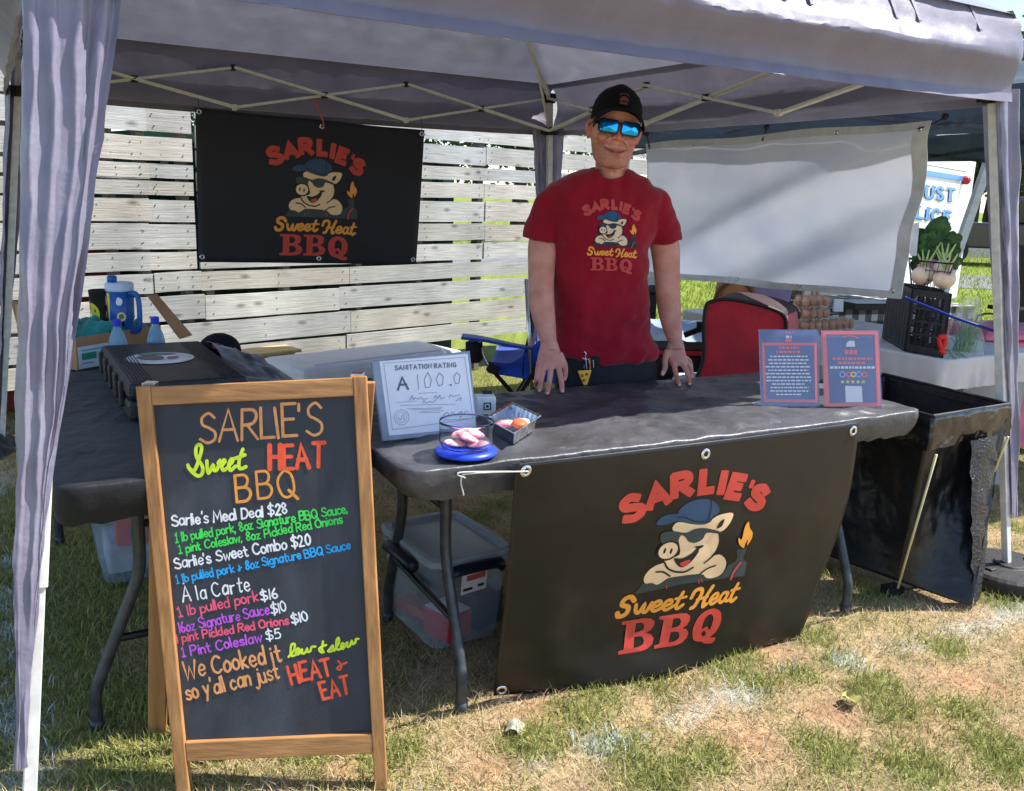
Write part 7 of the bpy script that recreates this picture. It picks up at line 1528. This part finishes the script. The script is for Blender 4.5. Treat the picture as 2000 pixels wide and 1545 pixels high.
for s in (-1, 1):
    a = Vector((hipc.x+s*.128, hipc.y+.06+.02*s, 0)); mb = MB(); mb.loft([[a+Vector((w_*math.cos(t), y+w_*.5*math.sin(t), z+.035*(1+math.sin(t+k))*0+h*max(0, math.sin(t*1.0)))) for t in [2*math.pi*i/16 for i in range(16)]] for y, w_, z, h, k in ((.08, .03, .03, .03, 0), (.05, .042, .03, .07, 0), (-.05, .045, .03, .05, 0), (-.14, .045, .03, .03, 0), (-.18, .025, .03, .015, 0))]); mb.build('shoe', m_blk, man, smooth=True)
# cap
cp_ = MB(); rings = []
for i, (z, w_, yf, ybk) in enumerate([(.036, .0835, .096, -.108), (.05, .0845, .098, -.11), (.075, .084, .097, -.109), (.1, .079, .089, -.103), (.122, .068, .073, -.09), (.14, .05, .05, -.066), (.152, .026, .022, -.034), (.156, .006, -.002, -.012)]):
    r = []
    for k in range(40):
        a = 2*math.pi*k/40; c, s = math.cos(a), math.sin(a); pk = .007*max(0, s)**2*(1 if i in (4, 5, 6) else .3)
        lift = .034*max(0, s)**2*(1-i/3) if i < 3 else 0
        r.append(Hd(w_*math.copysign(abs(c)**.93, c), (yf+ybk)/2+(yf-ybk)/2*s, z+pk+lift+.0))
    rings.append(r)
cp_.loft(rings); capo = cp_.build('cap', m_cap, man, smooth=True)
def brim(u, v):
    a = (u-.5)*2; x = .08*math.sin(a*1.45)/math.sin(1.45)*(1+.05*v); y = .052+.044*math.cos(a*1.45)+v*.07*(1-.55*a*a); z = .074-.042*a*a-v*.012-.018*v*a*a
    return Hd(x, y, z)
MB().sheet(brim, 24, 8).build('brim', m_cap, capo, smooth=True, thick=.004)
mb = MB(); mb.ball(Hd(0, -.005, .158), (.006, .006, .004), 6); mb.build('button', m_cap, capo)
def oncap(x, y):
    d = (Hd(x, .0, y+.1)+hy_*.3); return Hd(x, .097-.9*max(0, y-.0)**1.0*.45+.001, .1+y), hy_
I_cp = ink('cap_emblem', 120, 62, 72, .8)
lay('cap_emblem', [([sm([(-.014, -.004), (-.012, .006), (0, .012), (.012, .006), (.014, -.004), (0, -.002)]), ribbon([(-.016, .014), (-.006, .02), (.006, .02), (.016, .014)], .003), [(-.013, -.014), (.013, -.014), (.013, -.007), (-.013, -.007)]], I_cp)], oncap, capo, .003, 0)
# sunglasses
m_fr = M('glasses_black', S(18, 18, 22), None, 20, .3)
def lens_m():
    m = bpy.data.materials.new('mirror_blue'); m.use_nodes = True; n = m.node_tree; b = n.nodes['Principled BSDF']; b.inputs['Base Color'].default_value = (.02, .36, .95, 1); b.inputs['Metallic'].default_value = .9; b.inputs['Roughness'].default_value = .12; b.inputs['Specular Tint'].default_value = (.3, .8, 1, 1); return m
m_lens = lens_m(); gl = None
GZ = .012
def rr2(cx, w_, h, r, skew, n=6):
    o = []
    for sx, sy, a0 in ((1, -1, -90), (1, 1, 0), (-1, 1, 90), (-1, -1, 180)):
        for i in range(n): a = R(a0+90*i/(n-1)); x = sx*(w_-r)+r*math.cos(a); y = sy*(h-r)+r*math.sin(a); o.append((cx+x, y+skew*x))
    return o
def gp(x, y, d=0): return Hd(x, .108-3.6*x*x+d, GZ+y)
glo = None
mb = MB()
for s in (-1, 1):
    out = rr2(s*.0365, .033, .0225, .012, s*.03); inn = rr2(s*.0365, .0285, .0182, .009, s*.03)
    n = len(out); rg = [[gp(x, y, .003) for x, y in out], [gp(x, y, .004) for x, y in inn], [gp(x, y, -.003) for x, y in inn], [gp(x, y, -.005) for x, y in out]]
    mb.loft(rg+[rg[0]], cap=False)
mb.tube(cr([gp(-.006, .008), gp(0, .012, .001), gp(.006, .008)], 5), (.004, .0045), 8)
for s in (-1, 1): mb.tube([gp(s*.068, .01, .002), Hd(s*.083, .07, GZ+.01), Hd(s*.087, .0, GZ+.01), Hd(s*.086, -.03, GZ-.004)], [(.004, .007), (.004, .006), (.003, .004), (.003, .003)], 8)
glo = mb.build('sunglasses', m_fr, man, smooth=False)
for s in (-1, 1):
    mb = MB(); inn = rr2(s*.0365, .0287, .0184, .009, s*.03); c = (s*.0365, 0)
    mb.loft([[gp(c[0]+(x-c[0])*k, y*k, .002+.003*(1-k*k)) for x, y in inn] for k in (1, .75, .5, .25, .02)], cap=False); mb.build('lens', m_lens, glo, smooth=True)
# key ring with a pizza charm at his belt
kp = V(1142, 690, 3.245); t = thing('key_ring', 'bunch of keys with a yellow pizza slice charm hanging at the man\'s belt', 'key ring', kp)
mb = MB(); zk = lambda x, y, d=0: V(1020+x*.18, 640+y*.18, 3.245+d); mb.tube(cr([zk(670, 260), zk(690, 280), zk(685, 320), zk(690, 350)], 4), .0025, 6); mb.tube(cr([zk(650, 330), zk(690, 345), zk(740, 335)], 4), .002, 6)
for a, b in (((690, 350), (700, 440)), ((720, 340), (740, 430)), ((770, 350), (775, 430))): mb.bar(zk(*a), zk(*b), .008, .003)
mb.build('keys', m_steel, t)
mb = MB(); mb.bar(zk(735, 350, .004), zk(735, 450, .004), .018, .004); mb.build('key_tag', ink('tag_orange', 190, 110, 60), t); mb = MB(); mb.bar(zk(672, 400, .002), zk(672, 440, .002), .016, .004); mb.build('key_tag', ink('tag_violet', 90, 80, 150), t)
mb = MB(); tri = [zk(600, 470, -.006), zk(755, 460, -.006), zk(705, 625, -.006), zk(665, 625, -.006)]; mb.hexa([p+Vector((0, .008, 0)) for p in tri], tri); pz = mb.build('pizza_charm', ink('pizza_yellow', 240, 190, 70), t, bevel=.003)
mb = MB()
for a in ((650, 520), (700, 505), (668, 570)): mb.ball(zk(*a, -.007), (.006, .003, .006), 6)
mb.build('topping', ink('pizza_red', 170, 90, 40), pz)
